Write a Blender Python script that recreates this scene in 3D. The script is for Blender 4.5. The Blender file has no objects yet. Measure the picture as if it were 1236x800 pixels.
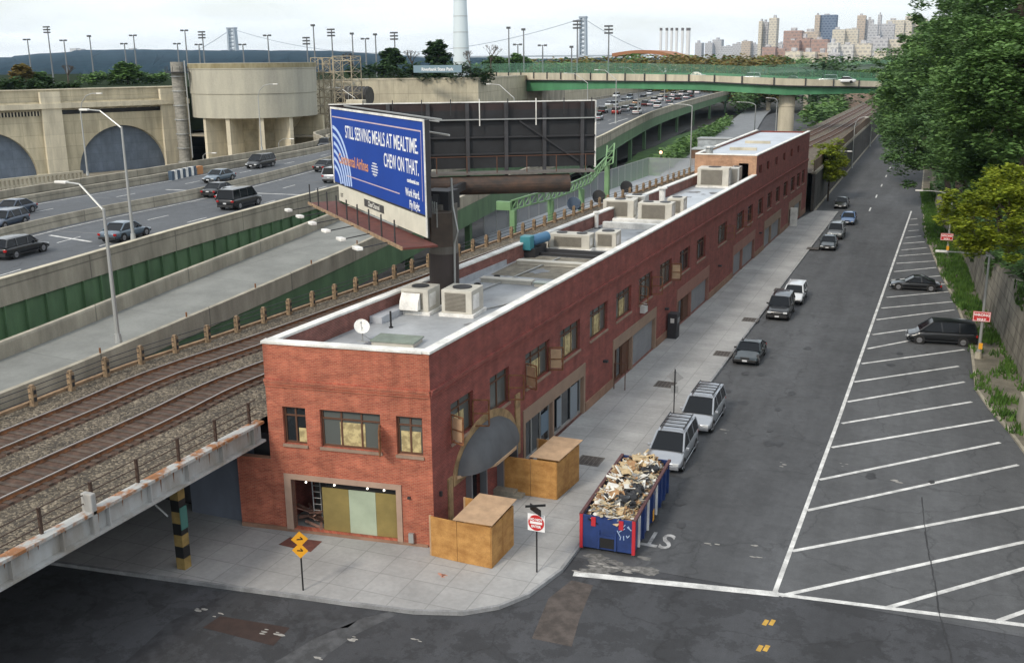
import bpy, bmesh, math, random
import numpy as np
from mathutils import Vector, Matrix
rnd = random.Random(7)
C = bpy.context.scene.collection
SC = bpy.context.scene
# ------------------------------------------------------------------ camera model
F_, CX, CY, HC = 1236., 618., 400., 21.0
SL, Y0, VPX = -0.010, 79.0, 1140.0
_a = np.array([0-CX, Y0-CY, F_]); _b = np.array([1236-CX, Y0+SL*1236-CY, F_])
_up = np.cross(_b, _a); _up /= np.linalg.norm(_up)
if _up[1] > 0: _up = -_up
_v = np.array([VPX-CX, Y0+SL*VPX-CY, F_]); _Y = _v/np.linalg.norm(_v)
_X = np.cross(_Y, _up); _X /= np.linalg.norm(_X)
RM = np.array([_X, _Y, _up])
def ray(px, py): return RM @ np.array([px-CX, py-CY, F_])
def G(px, py, z=0.):
    d = ray(px, py); t = (z-HC)/d[2]; return (float(d[0]*t), float(d[1]*t))
def V(px, py, Yd):
    d = ray(px, py); t = Yd/d[1]; return (float(d[0]*t), float(HC+d[2]*t))
def PY(x, y, z):
    c = RM.T @ np.array([x, y, z-HC]); return CY+F_*c[1]/c[2]
def zat(py, x, y):
    lo, hi = -50., 400.
    for _ in range(50):
        m = (lo+hi)/2
        if PY(x, y, m) > py: lo = m
        else: hi = m
    return lo
cam_d = bpy.data.cameras.new('camera'); cam = bpy.data.objects.new('camera', cam_d); C.objects.link(cam)
cam_d.sensor_width = 36; cam_d.lens = 36.0*F_/1236.; cam_d.clip_start = .5; cam_d.clip_end = 30000
M3 = Matrix([[RM[i][0], -RM[i][1], -RM[i][2]] for i in range(3)])
cam.matrix_world = Matrix.Translation((0, 0, HC)) @ M3.to_4x4()
SC.camera = cam
# ------------------------------------------------------------------ world, sun, exposure
SUN_EL, SUN_AZ = math.radians(38), math.radians(196)      # azimuth clockwise from +Y
w = bpy.data.worlds.new('World'); SC.world = w; w.use_nodes = True
nt = w.node_tree; nt.nodes.clear()
N = nt.nodes.new; Lk = nt.links.new
out = N('ShaderNodeOutputWorld'); bg = N('ShaderNodeBackground'); bgc = N('ShaderNodeBackground'); mx = N('ShaderNodeMixShader')
sky = N('ShaderNodeTexSky'); sky.sky_type = 'NISHITA'; sky.sun_disc = False
sky.sun_elevation = SUN_EL; sky.sun_rotation = SUN_AZ; sky.dust_density = 2.0; sky.air_density = 1.2
bg.inputs[1].default_value = 0.15; Lk(sky.outputs[0], bg.inputs[0])
bgc.inputs[0].default_value = (.93, .97, 1.0, 1); bgc.inputs[1].default_value = 1.06
tc = N('ShaderNodeTexCoord'); mp = N('ShaderNodeMapping'); mp.inputs['Scale'].default_value = (1.3, 1.3, 9.0)
nz = N('ShaderNodeTexNoise'); nz.inputs['Scale'].default_value = 1.7; nz.inputs['Detail'].default_value = 7
nz.inputs['Roughness'].default_value = .55; nz.inputs['Distortion'].default_value = .5
cr = N('ShaderNodeValToRGB'); cr.color_ramp.elements[0].position = .30; cr.color_ramp.elements[1].position = .56
cr.color_ramp.elements[0].color = (.45, .45, .45, 1); cr.color_ramp.elements[1].color = (.98, .98, .98, 1)
Lk(tc.outputs['Generated'], mp.inputs[0]); Lk(mp.outputs[0], nz.inputs[0]); Lk(nz.outputs[0], cr.inputs[0])
Lk(cr.outputs[0], mx.inputs[0]); Lk(bg.outputs[0], mx.inputs[1]); Lk(bgc.outputs[0], mx.inputs[2]); Lk(mx.outputs[0], out.inputs[0])
sd = bpy.data.lights.new('sun', 'SUN'); sd.energy = 2.0; sd.angle = math.radians(10); sd.color = (1.0, .91, .78)
so = bpy.data.objects.new('sun', sd); C.objects.link(so)
_sd = Vector((math.sin(SUN_AZ)*math.cos(SUN_EL), math.cos(SUN_AZ)*math.cos(SUN_EL), math.sin(SUN_EL)))
so.rotation_euler = _sd.to_track_quat('Z', 'Y').to_euler(); so.location = (0, -40, 60)
SC.view_settings.view_transform = 'Standard'; SC.view_settings.look = 'None'
SC.view_settings.exposure = 0.30; SC.view_settings.gamma = 1; SC.view_settings.use_curve_mapping = False
# ------------------------------------------------------------------ mesh helper
class MB:
    def __init__(s): s.v = []; s.f = []; s.m = []; s.mats = []; s.cm = 0
    def use(s, m):
        if m not in s.mats: s.mats.append(m)
        s.cm = s.mats.index(m); return s
    def face(s, pts):
        n = len(s.v); s.v += [tuple(map(float, p)) for p in pts]; s.f.append(tuple(range(n, n+len(pts)))); s.m.append(s.cm); return s
    def add(s, vs, fs):
        n = len(s.v); s.v += [tuple(map(float, p)) for p in vs]
        for f in fs: s.f.append(tuple(n+i for i in f)); s.m.append(s.cm)
        return s
    def hexa(s, p):      # 8 pts: bottom 4 ccw, top 4 ccw
        return s.add(p, [(3,2,1,0),(4,5,6,7),(0,1,5,4),(1,2,6,5),(2,3,7,6),(3,0,4,7)])
    def box(s, x0, x1, y0, y1, z0, z1):
        return s.hexa([(x0,y0,z0),(x1,y0,z0),(x1,y1,z0),(x0,y1,z0),(x0,y0,z1),(x1,y0,z1),(x1,y1,z1),(x0,y1,z1)])
    def rbox(s, c, size, rot):   # centre, size, euler
        R = Matrix.Rotation(rot[2],3,'Z') @ Matrix.Rotation(rot[1],3,'Y') @ Matrix.Rotation(rot[0],3,'X')
        a,b,h = size[0]/2, size[1]/2, size[2]/2
        return s.hexa([Vector(c)+R@Vector(p) for p in ((-a,-b,-h),(a,-b,-h),(a,b,-h),(-a,b,-h),(-a,-b,h),(a,-b,h),(a,b,h),(-a,b,h))])
    def prism(s, poly, z0, z1):
        n = len(poly); vs = [(p[0],p[1],z0) for p in poly]+[(p[0],p[1],z1) for p in poly]
        ar = sum(poly[i][0]*poly[(i+1)%n][1]-poly[(i+1)%n][0]*poly[i][1] for i in range(n))
        fs = [tuple(range(n))[::-1], tuple(range(n,2*n))]+[(i,(i+1)%n,n+(i+1)%n,n+i) for i in range(n)]
        if ar < 0: fs = [f[::-1] for f in fs]
        return s.add(vs, fs)
    def cyl(s, p0, p1, r0, r1=None, n=10, caps=True):
        r1 = r0 if r1 is None else r1
        p0, p1 = Vector(p0), Vector(p1); d = (p1-p0).normalized()
        u = d.orthogonal().normalized(); q = d.cross(u); vs = []
        for p, r in ((p0,r0),(p1,r1)):
            for i in range(n):
                a = 2*math.pi*i/n; vs.append(p+u*(r*math.cos(a))+q*(r*math.sin(a)))
        fs = [(i,(i+1)%n,n+(i+1)%n,n+i) for i in range(n)]
        if caps: fs += [tuple(range(n))[::-1], tuple(range(n,2*n))]
        return s.add(vs, fs)
    def tube(s, pts, r, n=8, r1=None):
        k = len(pts)-1
        for i in range(k):
            ra = r if r1 is None else r+(r1-r)*i/k; rb = r if r1 is None else r+(r1-r)*(i+1)/k
            s.cyl(pts[i], pts[i+1], ra, rb, n)
        return s
    def beam(s, p0, p1, wd, h, up=(0,0,1)):
        p0, p1 = Vector(p0), Vector(p1); d = (p1-p0).normalized(); up = Vector(up)
        sdv = d.cross(up)
        if sdv.length < 1e-4: sdv = Vector((1,0,0))
        sdv = sdv.normalized(); u = sdv.cross(d).normalized()
        a, b = sdv*(wd/2), u*(h/2)
        return s.hexa([p0-a-b,p0+a-b,p1+a-b,p1-a-b,p0-a+b,p0+a+b,p1+a+b,p1-a+b])
    def sphere(s, c, r, n=8, k=6, sq=(1,1,1)):
        vs = []; fs = []
        for i in range(k+1):
            t = math.pi*i/k
            for j in range(n):
                a = 2*math.pi*j/n; vs.append((c[0]+r*sq[0]*math.sin(t)*math.cos(a), c[1]+r*sq[1]*math.sin(t)*math.sin(a), c[2]+r*sq[2]*math.cos(t)))
        for i in range(k):
            for j in range(n): fs.append((i*n+j,(i+1)*n+j,(i+1)*n+(j+1)%n,i*n+(j+1)%n))
        return s.add(vs, fs)
    def build(s, name, m=None, parent=None, smooth=False, local=False, bevel=0, **tags):
        vs = s.v
        loc = Vector((0,0,0))
        if parent is None and not local and vs:
            a = np.array(vs); c = (a.min(0)+a.max(0))/2; loc = Vector((c[0],c[1],a[:,2].min()))
        elif parent is not None and not local: loc = None
        off = wloc(parent) if loc is None else loc
        me = bpy.data.meshes.new(name)
        me.from_pydata([(v[0]-off.x, v[1]-off.y, v[2]-off.z) for v in vs] if not local else vs, [], s.f)
        mats = s.mats if s.mats else [m]
        for q in mats: me.materials.append(q)
        if s.mats: me.polygons.foreach_set('material_index', s.m)
        if smooth: me.polygons.foreach_set('use_smooth', [True]*len(me.polygons))
        me.update()
        o = bpy.data.objects.new(name, me); C.objects.link(o)
        if parent is None:
            if not local: o.location = loc
        else: o.parent = parent
        if bevel:
            b = o.modifiers.new('bevel','BEVEL'); b.width = bevel; b.segments = 2; b.limit_method = 'ANGLE'
        tag(o, **tags)
        return o
def wloc(p):
    l = Vector((0,0,0))
    while p is not None: l = l+p.location; p = p.parent
    return l
def tag(o, label=None, cat=None, group=None, kind=None):
    if label: o['label'] = label
    if cat: o['category'] = cat
    if group: o['group'] = group
    if kind: o['kind'] = kind
    return o
def thing(name, label, cat, loc=(0,0,0), rz=0, group=None):
    o = bpy.data.objects.new(name, None); C.objects.link(o); o.location = loc; o.rotation_euler = (0,0,rz); o.empty_display_size = .3
    return tag(o, label, cat, group)
KIDS = {}
def copy_tree(o, parent=None):
    c = o.copy(); C.objects.link(c)
    if parent: c.parent = parent
    for ch in list(o.children): copy_tree(ch, c)
    return c
# ------------------------------------------------------------------ materials
MC = {}
def mat(name, col, rough=.8, var=.25, scale=1.5, bump=0., metal=0., col2=None, streak=0., spec=.5, fine=0., det=6, contrast=.3):
    if name in MC: return MC[name]
    m = bpy.data.materials.new(name); m.use_nodes = True; t = m.node_tree; b = t.nodes['Principled BSDF']
    b.inputs['Roughness'].default_value = rough; b.inputs['Metallic'].default_value = metal; b.inputs['Specular IOR Level'].default_value = spec
    n = t.nodes.new; l = t.links.new
    tc = n('ShaderNodeTexCoord'); mpn = n('ShaderNodeMapping'); l(tc.outputs['Object'], mpn.inputs[0])
    nz = n('ShaderNodeTexNoise'); nz.inputs['Scale'].default_value = scale; nz.inputs['Detail'].default_value = det; nz.inputs['Roughness'].default_value = .6
    l(mpn.outputs[0], nz.inputs[0])
    if streak: mpn.inputs['Scale'].default_value = (1,1,1/streak)
    r = n('ShaderNodeValToRGB'); r.color_ramp.elements[0].position = .5-contrast/2; r.color_ramp.elements[1].position = .5+contrast/2
    c2 = col2 or tuple(c*(1-var) for c in col)
    r.color_ramp.elements[0].color = (*c2,1); r.color_ramp.elements[1].color = (*(col if col2 else tuple(min(1,c*(1+var*.5)) for c in col)),1)
    l(nz.outputs[0], r.inputs[0]); last = r.outputs[0]
    if fine:
        n2 = n('ShaderNodeTexNoise'); n2.inputs['Scale'].default_value = scale*14; n2.inputs['Detail'].default_value = 3; l(tc.outputs['Object'], n2.inputs[0])
        mr = n('ShaderNodeMapRange'); mr.inputs['From Min'].default_value = .3; mr.inputs['From Max'].default_value = .7
        mr.inputs['To Min'].default_value = 1-fine; mr.inputs['To Max'].default_value = 1+fine; l(n2.outputs[0], mr.inputs[0])
        mm = n('ShaderNodeMix'); mm.data_type = 'RGBA'; mm.blend_type = 'MULTIPLY'; mm.inputs[0].default_value = 1
        l(last, mm.inputs[6]); l(mr.outputs[0], mm.inputs[7]); last = mm.outputs[2]
    l(last, b.inputs['Base Color'])
    if bump:
        bp = n('ShaderNodeBump'); bp.inputs['Strength'].default_value = bump; bp.inputs['Distance'].default_value = .05
        n3 = n('ShaderNodeTexNoise'); n3.inputs['Scale'].default_value = scale*10; n3.inputs['Detail'].default_value = 4; l(tc.outputs['Object'], n3.inputs[0])
        l(n3.outputs[0], bp.inputs['Height']); l(bp.outputs[0], b.inputs['Normal'])
    MC[name] = m; return m
def plain(name, col, rough=.5, metal=0., spec=.5, emit=0., coat=0.):
    if name in MC: return MC[name]
    m = bpy.data.materials.new(name); m.use_nodes = True; b = m.node_tree.nodes['Principled BSDF']
    b.inputs['Base Color'].default_value = (*col,1); b.inputs['Roughness'].default_value = rough; b.inputs['Metallic'].default_value = metal
    b.inputs['Specular IOR Level'].default_value = spec; b.inputs['Coat Weight'].default_value = coat; b.inputs['Coat Roughness'].default_value = .05
    if emit: b.inputs['Emission Color'].default_value = (*col,1); b.inputs['Emission Strength'].default_value = emit
    MC[name] = m; return m
def brick(name, c1, c2, mortar, bw=.22, rh=.075, ms=.012, world=True, big=.35, joints=1.0):
    if name in MC: return MC[name]
    m = bpy.data.materials.new(name); m.use_nodes = True; t = m.node_tree; b = t.nodes['Principled BSDF']; b.inputs['Roughness'].default_value = .9
    n = t.nodes.new; l = t.links.new
    ge = n('ShaderNodeNewGeometry'); sx = n('ShaderNodeSeparateXYZ'); l(ge.outputs['Position'], sx.inputs[0])
    ad = n('ShaderNodeMath'); l(sx.outputs[0], ad.inputs[0]); l(sx.outputs[1], ad.inputs[1])
    cb = n('ShaderNodeCombineXYZ'); l(ad.outputs[0], cb.inputs[0]); l(sx.outputs[2], cb.inputs[1])
    bt = n('ShaderNodeTexBrick'); bt.inputs['Scale'].default_value = 1; bt.inputs['Brick Width'].default_value = bw; bt.inputs['Row Height'].default_value = rh
    bt.inputs['Mortar Size'].default_value = ms; bt.inputs['Mortar Smooth'].default_value = .3
    bt.inputs['Color1'].default_value = (*c1,1); bt.inputs['Color2'].default_value = (*c2,1); bt.inputs['Mortar'].default_value = (*mortar,1)
    l(cb.outputs[0], bt.inputs['Vector'])
    nz = n('ShaderNodeTexNoise'); nz.inputs['Scale'].default_value = .9; nz.inputs['Detail'].default_value = 8; nz.inputs['Roughness'].default_value = .65
    mpn = n('ShaderNodeMapping'); mpn.inputs['Scale'].default_value = (1,1,2.5); l(ge.outputs['Position'], mpn.inputs[0]); l(mpn.outputs[0], nz.inputs[0])
    mr = n('ShaderNodeMapRange'); mr.inputs['From Min'].default_value = .3; mr.inputs['From Max'].default_value = .7
    mr.inputs['To Min'].default_value = 1-big; mr.inputs['To Max'].default_value = 1+big; l(nz.outputs[0], mr.inputs[0])
    mm = n('ShaderNodeMix'); mm.data_type = 'RGBA'; mm.blend_type = 'MULTIPLY'; mm.inputs[0].default_value = 1
    l(bt.outputs[0], mm.inputs[6]); l(mr.outputs[0], mm.inputs[7])
    # pale efflorescence in thin courses
    n4 = n('ShaderNodeTexNoise'); n4.inputs['Scale'].default_value = 1.0; n4.inputs['Detail'].default_value = 5
    m4 = n('ShaderNodeMapping'); m4.inputs['Scale'].default_value = (.7,.7,14); l(ge.outputs['Position'], m4.inputs[0]); l(m4.outputs[0], n4.inputs[0])
    r4 = n('ShaderNodeMapRange'); r4.inputs['From Min'].default_value = .58; r4.inputs['From Max'].default_value = .78; r4.inputs['To Max'].default_value = .35; l(n4.outputs[0], r4.inputs[0])
    m5 = n('ShaderNodeMix'); m5.data_type = 'RGBA'; l(r4.outputs[0], m5.inputs[0]); l(mm.outputs[2], m5.inputs[6]); m5.inputs[7].default_value = (*mortar,1)
    n6 = n('ShaderNodeTexNoise'); n6.inputs['Scale'].default_value = 1.0; n6.inputs['Detail'].default_value = 7; n6.inputs['Roughness'].default_value = .65
    m6 = n('ShaderNodeMapping'); m6.inputs['Scale'].default_value = (1.6,1.6,.22); l(ge.outputs['Position'], m6.inputs[0]); l(m6.outputs[0], n6.inputs[0])
    r6 = n('ShaderNodeMapRange'); r6.inputs['From Min'].default_value = .42; r6.inputs['From Max'].default_value = .72; r6.inputs['To Min'].default_value = 1.08; r6.inputs['To Max'].default_value = .76; l(n6.outputs[0], r6.inputs[0])
    m7 = n('ShaderNodeMix'); m7.data_type = 'RGBA'; m7.blend_type = 'MULTIPLY'; m7.inputs[0].default_value = 1; l(m5.outputs[2], m7.inputs[6]); l(r6.outputs[0], m7.inputs[7])
    l(m7.outputs[2], b.inputs['Base Color'])
    bp = n('ShaderNodeBump'); bp.inputs['Strength'].default_value = .5; bp.inputs['Distance'].default_value = .01; bp.invert = True
    l(bt.outputs['Fac'], bp.inputs['Height']); l(bp.outputs[0], b.inputs['Normal'])
    MC[name] = m; return m
def slabs(name, col, line, size=1.5, rot=0., lw=.03, var=.2, stain=.25):
    """concrete or paint with scored joints in a square grid (flat surfaces)"""
    if name in MC: return MC[name]
    m = mat(name, col, .85, var, .35, .15, fine=.06, det=8); t = m.node_tree; n = t.nodes.new; l = t.links.new; b = t.nodes['Principled BSDF']
    ge = n('ShaderNodeNewGeometry'); mp = n('ShaderNodeMapping'); mp.inputs['Rotation'].default_value = (0,0,rot); l(ge.outputs['Position'], mp.inputs[0])
    bt = n('ShaderNodeTexBrick'); bt.offset = 0; bt.inputs['Scale'].default_value = 1; bt.inputs['Brick Width'].default_value = size; bt.inputs['Row Height'].default_value = size
    bt.inputs['Mortar Size'].default_value = lw; bt.inputs['Color1'].default_value = (1,1,1,1); bt.inputs['Color2'].default_value = (.9,.9,.9,1); bt.inputs['Mortar'].default_value = (line,line,line,1)
    l(mp.outputs[0], bt.inputs[0]); src = b.inputs['Base Color'].links[0].from_socket
    mm = n('ShaderNodeMix'); mm.data_type = 'RGBA'; mm.blend_type = 'MULTIPLY'; mm.inputs[0].default_value = 1
    l(src, mm.inputs[6]); l(bt.outputs[0], mm.inputs[7])
    l(mm.outputs[2], b.inputs['Base Color']); return m
def panels(name, col, pw, ph, line=.6, streak=6, var=.3, c2=None):
    """vertical concrete wall with form-work joints and streaks, world mapped"""
    if name in MC: return MC[name]
    m = mat(name, col, .9, var, .8, .1, streak=streak, col2=c2, fine=.06, det=8); t = m.node_tree; n = t.nodes.new; l = t.links.new; b = t.nodes['Principled BSDF']
    ge = n('ShaderNodeNewGeometry'); sx = n('ShaderNodeSeparateXYZ'); l(ge.outputs['Position'], sx.inputs[0])
    ad = n('ShaderNodeMath'); l(sx.outputs[0], ad.inputs[0]); l(sx.outputs[1], ad.inputs[1]); cb = n('ShaderNodeCombineXYZ'); l(ad.outputs[0], cb.inputs[0]); l(sx.outputs[2], cb.inputs[1])
    bt = n('ShaderNodeTexBrick'); bt.offset = 0; bt.inputs['Scale'].default_value = 1; bt.inputs['Brick Width'].default_value = pw; bt.inputs['Row Height'].default_value = ph
    bt.inputs['Mortar Size'].default_value = .05; bt.inputs['Color1'].default_value = (1,1,1,1); bt.inputs['Color2'].default_value = (.86,.86,.86,1); bt.inputs['Mortar'].default_value = (line,line,line,1)
    l(cb.outputs[0], bt.inputs[0]); src = b.inputs['Base Color'].links[0].from_socket
    mm = n('ShaderNodeMix'); mm.data_type = 'RGBA'; mm.blend_type = 'MULTIPLY'; mm.inputs[0].default_value = 1
    l(src, mm.inputs[6]); l(bt.outputs[0], mm.inputs[7]); l(mm.outputs[2], b.inputs['Base Color']); return m
def asphalt(name, col, var=.3, patch=.12):
    if name in MC: return MC[name]
    m = bpy.data.materials.new(name); m.use_nodes = True; t = m.node_tree; b = t.nodes['Principled BSDF']; b.inputs['Roughness'].default_value = .88
    n = t.nodes.new; l = t.links.new; ge = n('ShaderNodeNewGeometry')
    def noise(sc, det, sclxyz=(1,1,1), lo=.3, hi=.7, a=.8, c=1.2, rough=.6):
        mp = n('ShaderNodeMapping'); mp.inputs['Scale'].default_value = sclxyz; l(ge.outputs['Position'], mp.inputs[0])
        z = n('ShaderNodeTexNoise'); z.inputs['Scale'].default_value = sc; z.inputs['Detail'].default_value = det; z.inputs['Roughness'].default_value = rough; l(mp.outputs[0], z.inputs[0])
        r = n('ShaderNodeMapRange'); r.inputs['From Min'].default_value = lo; r.inputs['From Max'].default_value = hi; r.inputs['To Min'].default_value = a; r.inputs['To Max'].default_value = c
        l(z.outputs[0], r.inputs[0]); return r.outputs[0]
    o = [noise(.12, 6, (1,.25,1), .3, .7, 1-var, 1+var), noise(2.2, 5, (1,1,1), .3, .7, .9, 1.12), noise(18, 3, (1,1,1), .3, .7, .86, 1.16),
         noise(.55, 7, (1,.08,1), .35, .7, 1-var*.5, 1+var*.5), noise(.5, 10, (1,1,1), .47, .5, 1-patch, 1., .75)]
    cur = o[0]
    for q in o[1:]:
        mu = n('ShaderNodeMath'); mu.operation = 'MULTIPLY'; l(cur, mu.inputs[0]); l(q, mu.inputs[1]); cur = mu.outputs[0]
    mm = n('ShaderNodeMix'); mm.data_type = 'RGBA'; mm.blend_type = 'MULTIPLY'; mm.inputs[0].default_value = 1; mm.inputs[6].default_value = (*col,1)
    l(cur, mm.inputs[7]); last = mm.outputs[2]
    # cracks / tar seams
    vo = n('ShaderNodeTexVoronoi'); vo.feature = 'DISTANCE_TO_EDGE'; vo.inputs['Scale'].default_value = .16
    nw = n('ShaderNodeTexNoise'); nw.inputs['Scale'].default_value = .8; nw.inputs['Detail'].default_value = 6; l(ge.outputs['Position'], nw.inputs[0])
    ws = n('ShaderNodeVectorMath'); ws.operation = 'MULTIPLY_ADD'; ws.inputs[1].default_value = (2.2,2.2,0); l(nw.outputs[1], ws.inputs[0]); l(ge.outputs['Position'], ws.inputs[2]); l(ws.outputs[0], vo.inputs['Vector'])
    r2 = n('ShaderNodeMapRange'); r2.inputs['From Min'].default_value = .0; r2.inputs['From Max'].default_value = .012; r2.inputs['To Min'].default_value = .62; l(vo.outputs[0], r2.inputs[0])
    m2 = n('ShaderNodeMix'); m2.data_type = 'RGBA'; m2.blend_type = 'MULTIPLY'; m2.inputs[0].default_value = .8; l(last, m2.inputs[6]); l(r2.outputs[0], m2.inputs[7])
    l(m2.outputs[2], b.inputs['Base Color'])
    bp = n('ShaderNodeBump'); bp.inputs['Strength'].default_value = .25; bp.inputs['Distance'].default_value = .02; l(o[2], bp.inputs['Height']); l(bp.outputs[0], b.inputs['Normal'])
    MC[name] = m; return m
def leafmat(name, c1, c2, sc=.5, trans=.25):
    if name in MC: return MC[name]
    m = bpy.data.materials.new(name); m.use_nodes = True; t = m.node_tree; b = t.nodes['Principled BSDF']; b.inputs['Roughness'].default_value = .7
    b.inputs['Specular IOR Level'].default_value = .25
    n = t.nodes.new; l = t.links.new; ge = n('ShaderNodeNewGeometry'); z = n('ShaderNodeTexNoise'); z.inputs['Scale'].default_value = sc; z.inputs['Detail'].default_value = 5
    z.inputs['Roughness'].default_value = .7
    l(ge.outputs['Position'], z.inputs[0]); r = n('ShaderNodeValToRGB'); r.color_ramp.elements[0].position = .36; r.color_ramp.elements[1].position = .64
    r.color_ramp.elements[0].color = (*c1,1); r.color_ramp.elements[1].color = (*c2,1); l(z.outputs[0], r.inputs[0])
    rp = n('ShaderNodeMapRange'); rp.inputs['To Min'].default_value = .7; rp.inputs['To Max'].default_value = 1.3; l(ge.outputs['Random Per Island'], rp.inputs[0])
    mm = n('ShaderNodeMix'); mm.data_type = 'RGBA'; mm.blend_type = 'MULTIPLY'; mm.inputs[0].default_value = 1; l(r.outputs[0], mm.inputs[6]); l(rp.outputs[0], mm.inputs[7])
    l(mm.outputs[2], b.inputs['Base Color'])
    tr = n('ShaderNodeBsdfTranslucent'); l(mm.outputs[2], tr.inputs[0]); ms = n('ShaderNodeMixShader'); ms.inputs[0].default_value = trans
    ou = t.nodes['Material Output']; l(b.outputs[0], ms.inputs[1]); l(tr.outputs[0], ms.inputs[2]); l(ms.outputs[0], ou.inputs[0])
    MC[name] = m; return m
def meshfence(name, col, pitch=.12, wire=.18, frac=None):
    """woven wire: thin wires in a diamond pattern, open between"""
    if name in MC: return MC[name]
    m = bpy.data.materials.new(name); m.use_nodes = True; t = m.node_tree; b = t.nodes['Principled BSDF']; b.inputs['Base Color'].default_value = (*col,1); b.inputs['Roughness'].default_value = .5
    n = t.nodes.new; l = t.links.new; tr = n('ShaderNodeBsdfTransparent'); ms = n('ShaderNodeMixShader'); ms.inputs[0].default_value = frac or .3
    l(tr.outputs[0], ms.inputs[1]); l(b.outputs[0], ms.inputs[2]); l(ms.outputs[0], t.nodes['Material Output'].inputs[0]); MC[name] = m; return m
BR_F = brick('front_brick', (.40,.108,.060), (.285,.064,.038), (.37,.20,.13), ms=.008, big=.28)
BR_E = brick('shaded_side_brick', (.235,.052,.040), (.165,.036,.030), (.24,.11,.09), ms=.009, big=.26)  # same brick as the front, the unlit side's shade put into its colour
BR_T = brick('tan_brick', (.42,.22,.12), (.34,.17,.09), (.40,.30,.22))
CONC = mat('concrete', (.33,.30,.235), .9, .35, .7, .15, streak=4, fine=.08, det=8)
CONC_L = mat('pale_concrete', (.50,.455,.35), .9, .25, .5, .1, streak=5, fine=.06, det=8)
CONC_P = panels('parapet_concrete', (.34,.31,.245), 9, 4, .55, 4)
WHITE = mat('white_coping', (.74,.73,.69), .7, .28, .9, fine=.08, det=9)
STEEL = plain('galvanised', (.42,.43,.42), .45, .6)
DARK = plain('dark_metal', (.025,.025,.028), .6)
BLACK = plain('black', (.008,.008,.009), .6)
GREEN = mat('green_steel', (.11,.20,.10), .6, .3, .8, .05, streak=3, col2=(.07,.13,.065))
GREEN_B = mat('bridge_green', (.07,.23,.11), .6, .2, .3, .0, streak=3)
GREEN_T = mat('gantry_green', (.16,.29,.14), .6, .2, .6)
GLASS = plain('dark_glass', (.02,.024,.028), .06, 0, .8)
RUST = mat('rust', (.20,.085,.035), .9, .5, 3, .2)
BROWNF = plain('brown_frame', (.10,.045,.025), .6)
ROOFM = mat('roof_membrane', (.34,.355,.37), .55, .3, .35, .1, fine=.05, det=8)
TAN = mat('tan_stucco', (.26,.18,.13), .9, .12, .8)
TAN2 = mat('reddish_stucco', (.26,.13,.10), .9, .12, .8)
ROLLER = mat('grey_shutter', (.24,.245,.26), .6, .1, .8)
PLY = mat('plywood', (.47,.25,.075), .75, .3, 1.6, streak=.6, col2=(.30,.14,.035), fine=.12)
PLY_L = mat('pale_plywood', (.42,.28,.17), .8, .2, 2)
PAPER = mat('yellow_paper', (.52,.43,.22), .9, .5, 3.5, contrast=.15, col2=(.30,.24,.12))
LINE = mat('road_paint', (.68,.68,.66), .8, .4, 1.2, contrast=.25, fine=.12, col2=(.40,.40,.39))
YEL_SH = mat('shaded_yellow', (.26,.18,.06), .9, .3, 2)  # column yellow with the shade under the deck darkened into it
YEL = mat('yellow_paint', (.5,.30,.05), .8, .3, 2)
WOOD = mat('weathered_wood', (.30,.20,.12), .9, .35, 3)
# ------------------------------------------------------------------ polyline utilities
def cat_rom(pts, n=8):
    P = [np.array(p, float) for p in pts]; P = [2*P[0]-P[1]]+P+[2*P[-1]-P[-2]]; o = []
    for i in range(1, len(P)-2):
        for k in range(n):
            t = k/n; o.append(.5*((2*P[i])+(-P[i-1]+P[i+1])*t+(2*P[i-1]-5*P[i]+4*P[i+1]-P[i+2])*t*t+(-P[i-1]+3*P[i]-3*P[i+1]+P[i+2])*t**3))
    o.append(P[-2]); return o
def normals2(pl):
    o = []
    for i in range(len(pl)):
        a = pl[max(0,i-1)]; b = pl[min(len(pl)-1,i+1)]; d = np.array([b[0]-a[0], b[1]-a[1]]); d = d/np.linalg.norm(d); o.append(np.array([d[1],-d[0]]))
    return o
def sweep(mb, pl, prof):
    """sweep a closed (offset to the right, dz) outline along a 3-D polyline"""
    nn = normals2(pl); k = len(prof); vs = []; fs = []
    for p, n in zip(pl, nn):
        for o, dz in prof: vs.append((p[0]+n[0]*o, p[1]+n[1]*o, p[2]+dz))
    for i in range(len(pl)-1):
        for j in range(k): a=i*k+j; b=i*k+(j+1)%k; fs.append((a,b,b+k,a+k))
    fs.append(tuple(range(k))[::-1]); fs.append(tuple(range((len(pl)-1)*k, len(pl)*k)))
    return mb.add(vs, fs)
def ribbon(mb, A, B):
    for i in range(len(A)-1): mb.face([A[i],A[i+1],B[i+1],B[i]][::-1])
    return mb
def xat(pl, y):
    for a, b in zip(pl, pl[1:]):
        if a[1] <= y <= b[1]: return a[0]+(b[0]-a[0])*(y-a[1])/(b[1]-a[1])
    a, b = (pl[0], pl[1]) if y < pl[0][1] else (pl[-2], pl[-1])
    return a[0]+(b[0]-a[0])*(y-a[1])/(b[1]-a[1])
def resample(pl, step):
    o = [np.array(pl[0])]; d = 0
    for a, b in zip(pl, pl[1:]):
        a = np.array(a); b = np.array(b); L = np.linalg.norm(b-a); pos = step-d
        while pos <= L: o.append(a+(b-a)*pos/L); pos += step
        d = (d+L) % step if L+d >= step else d+L
    return o
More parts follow.
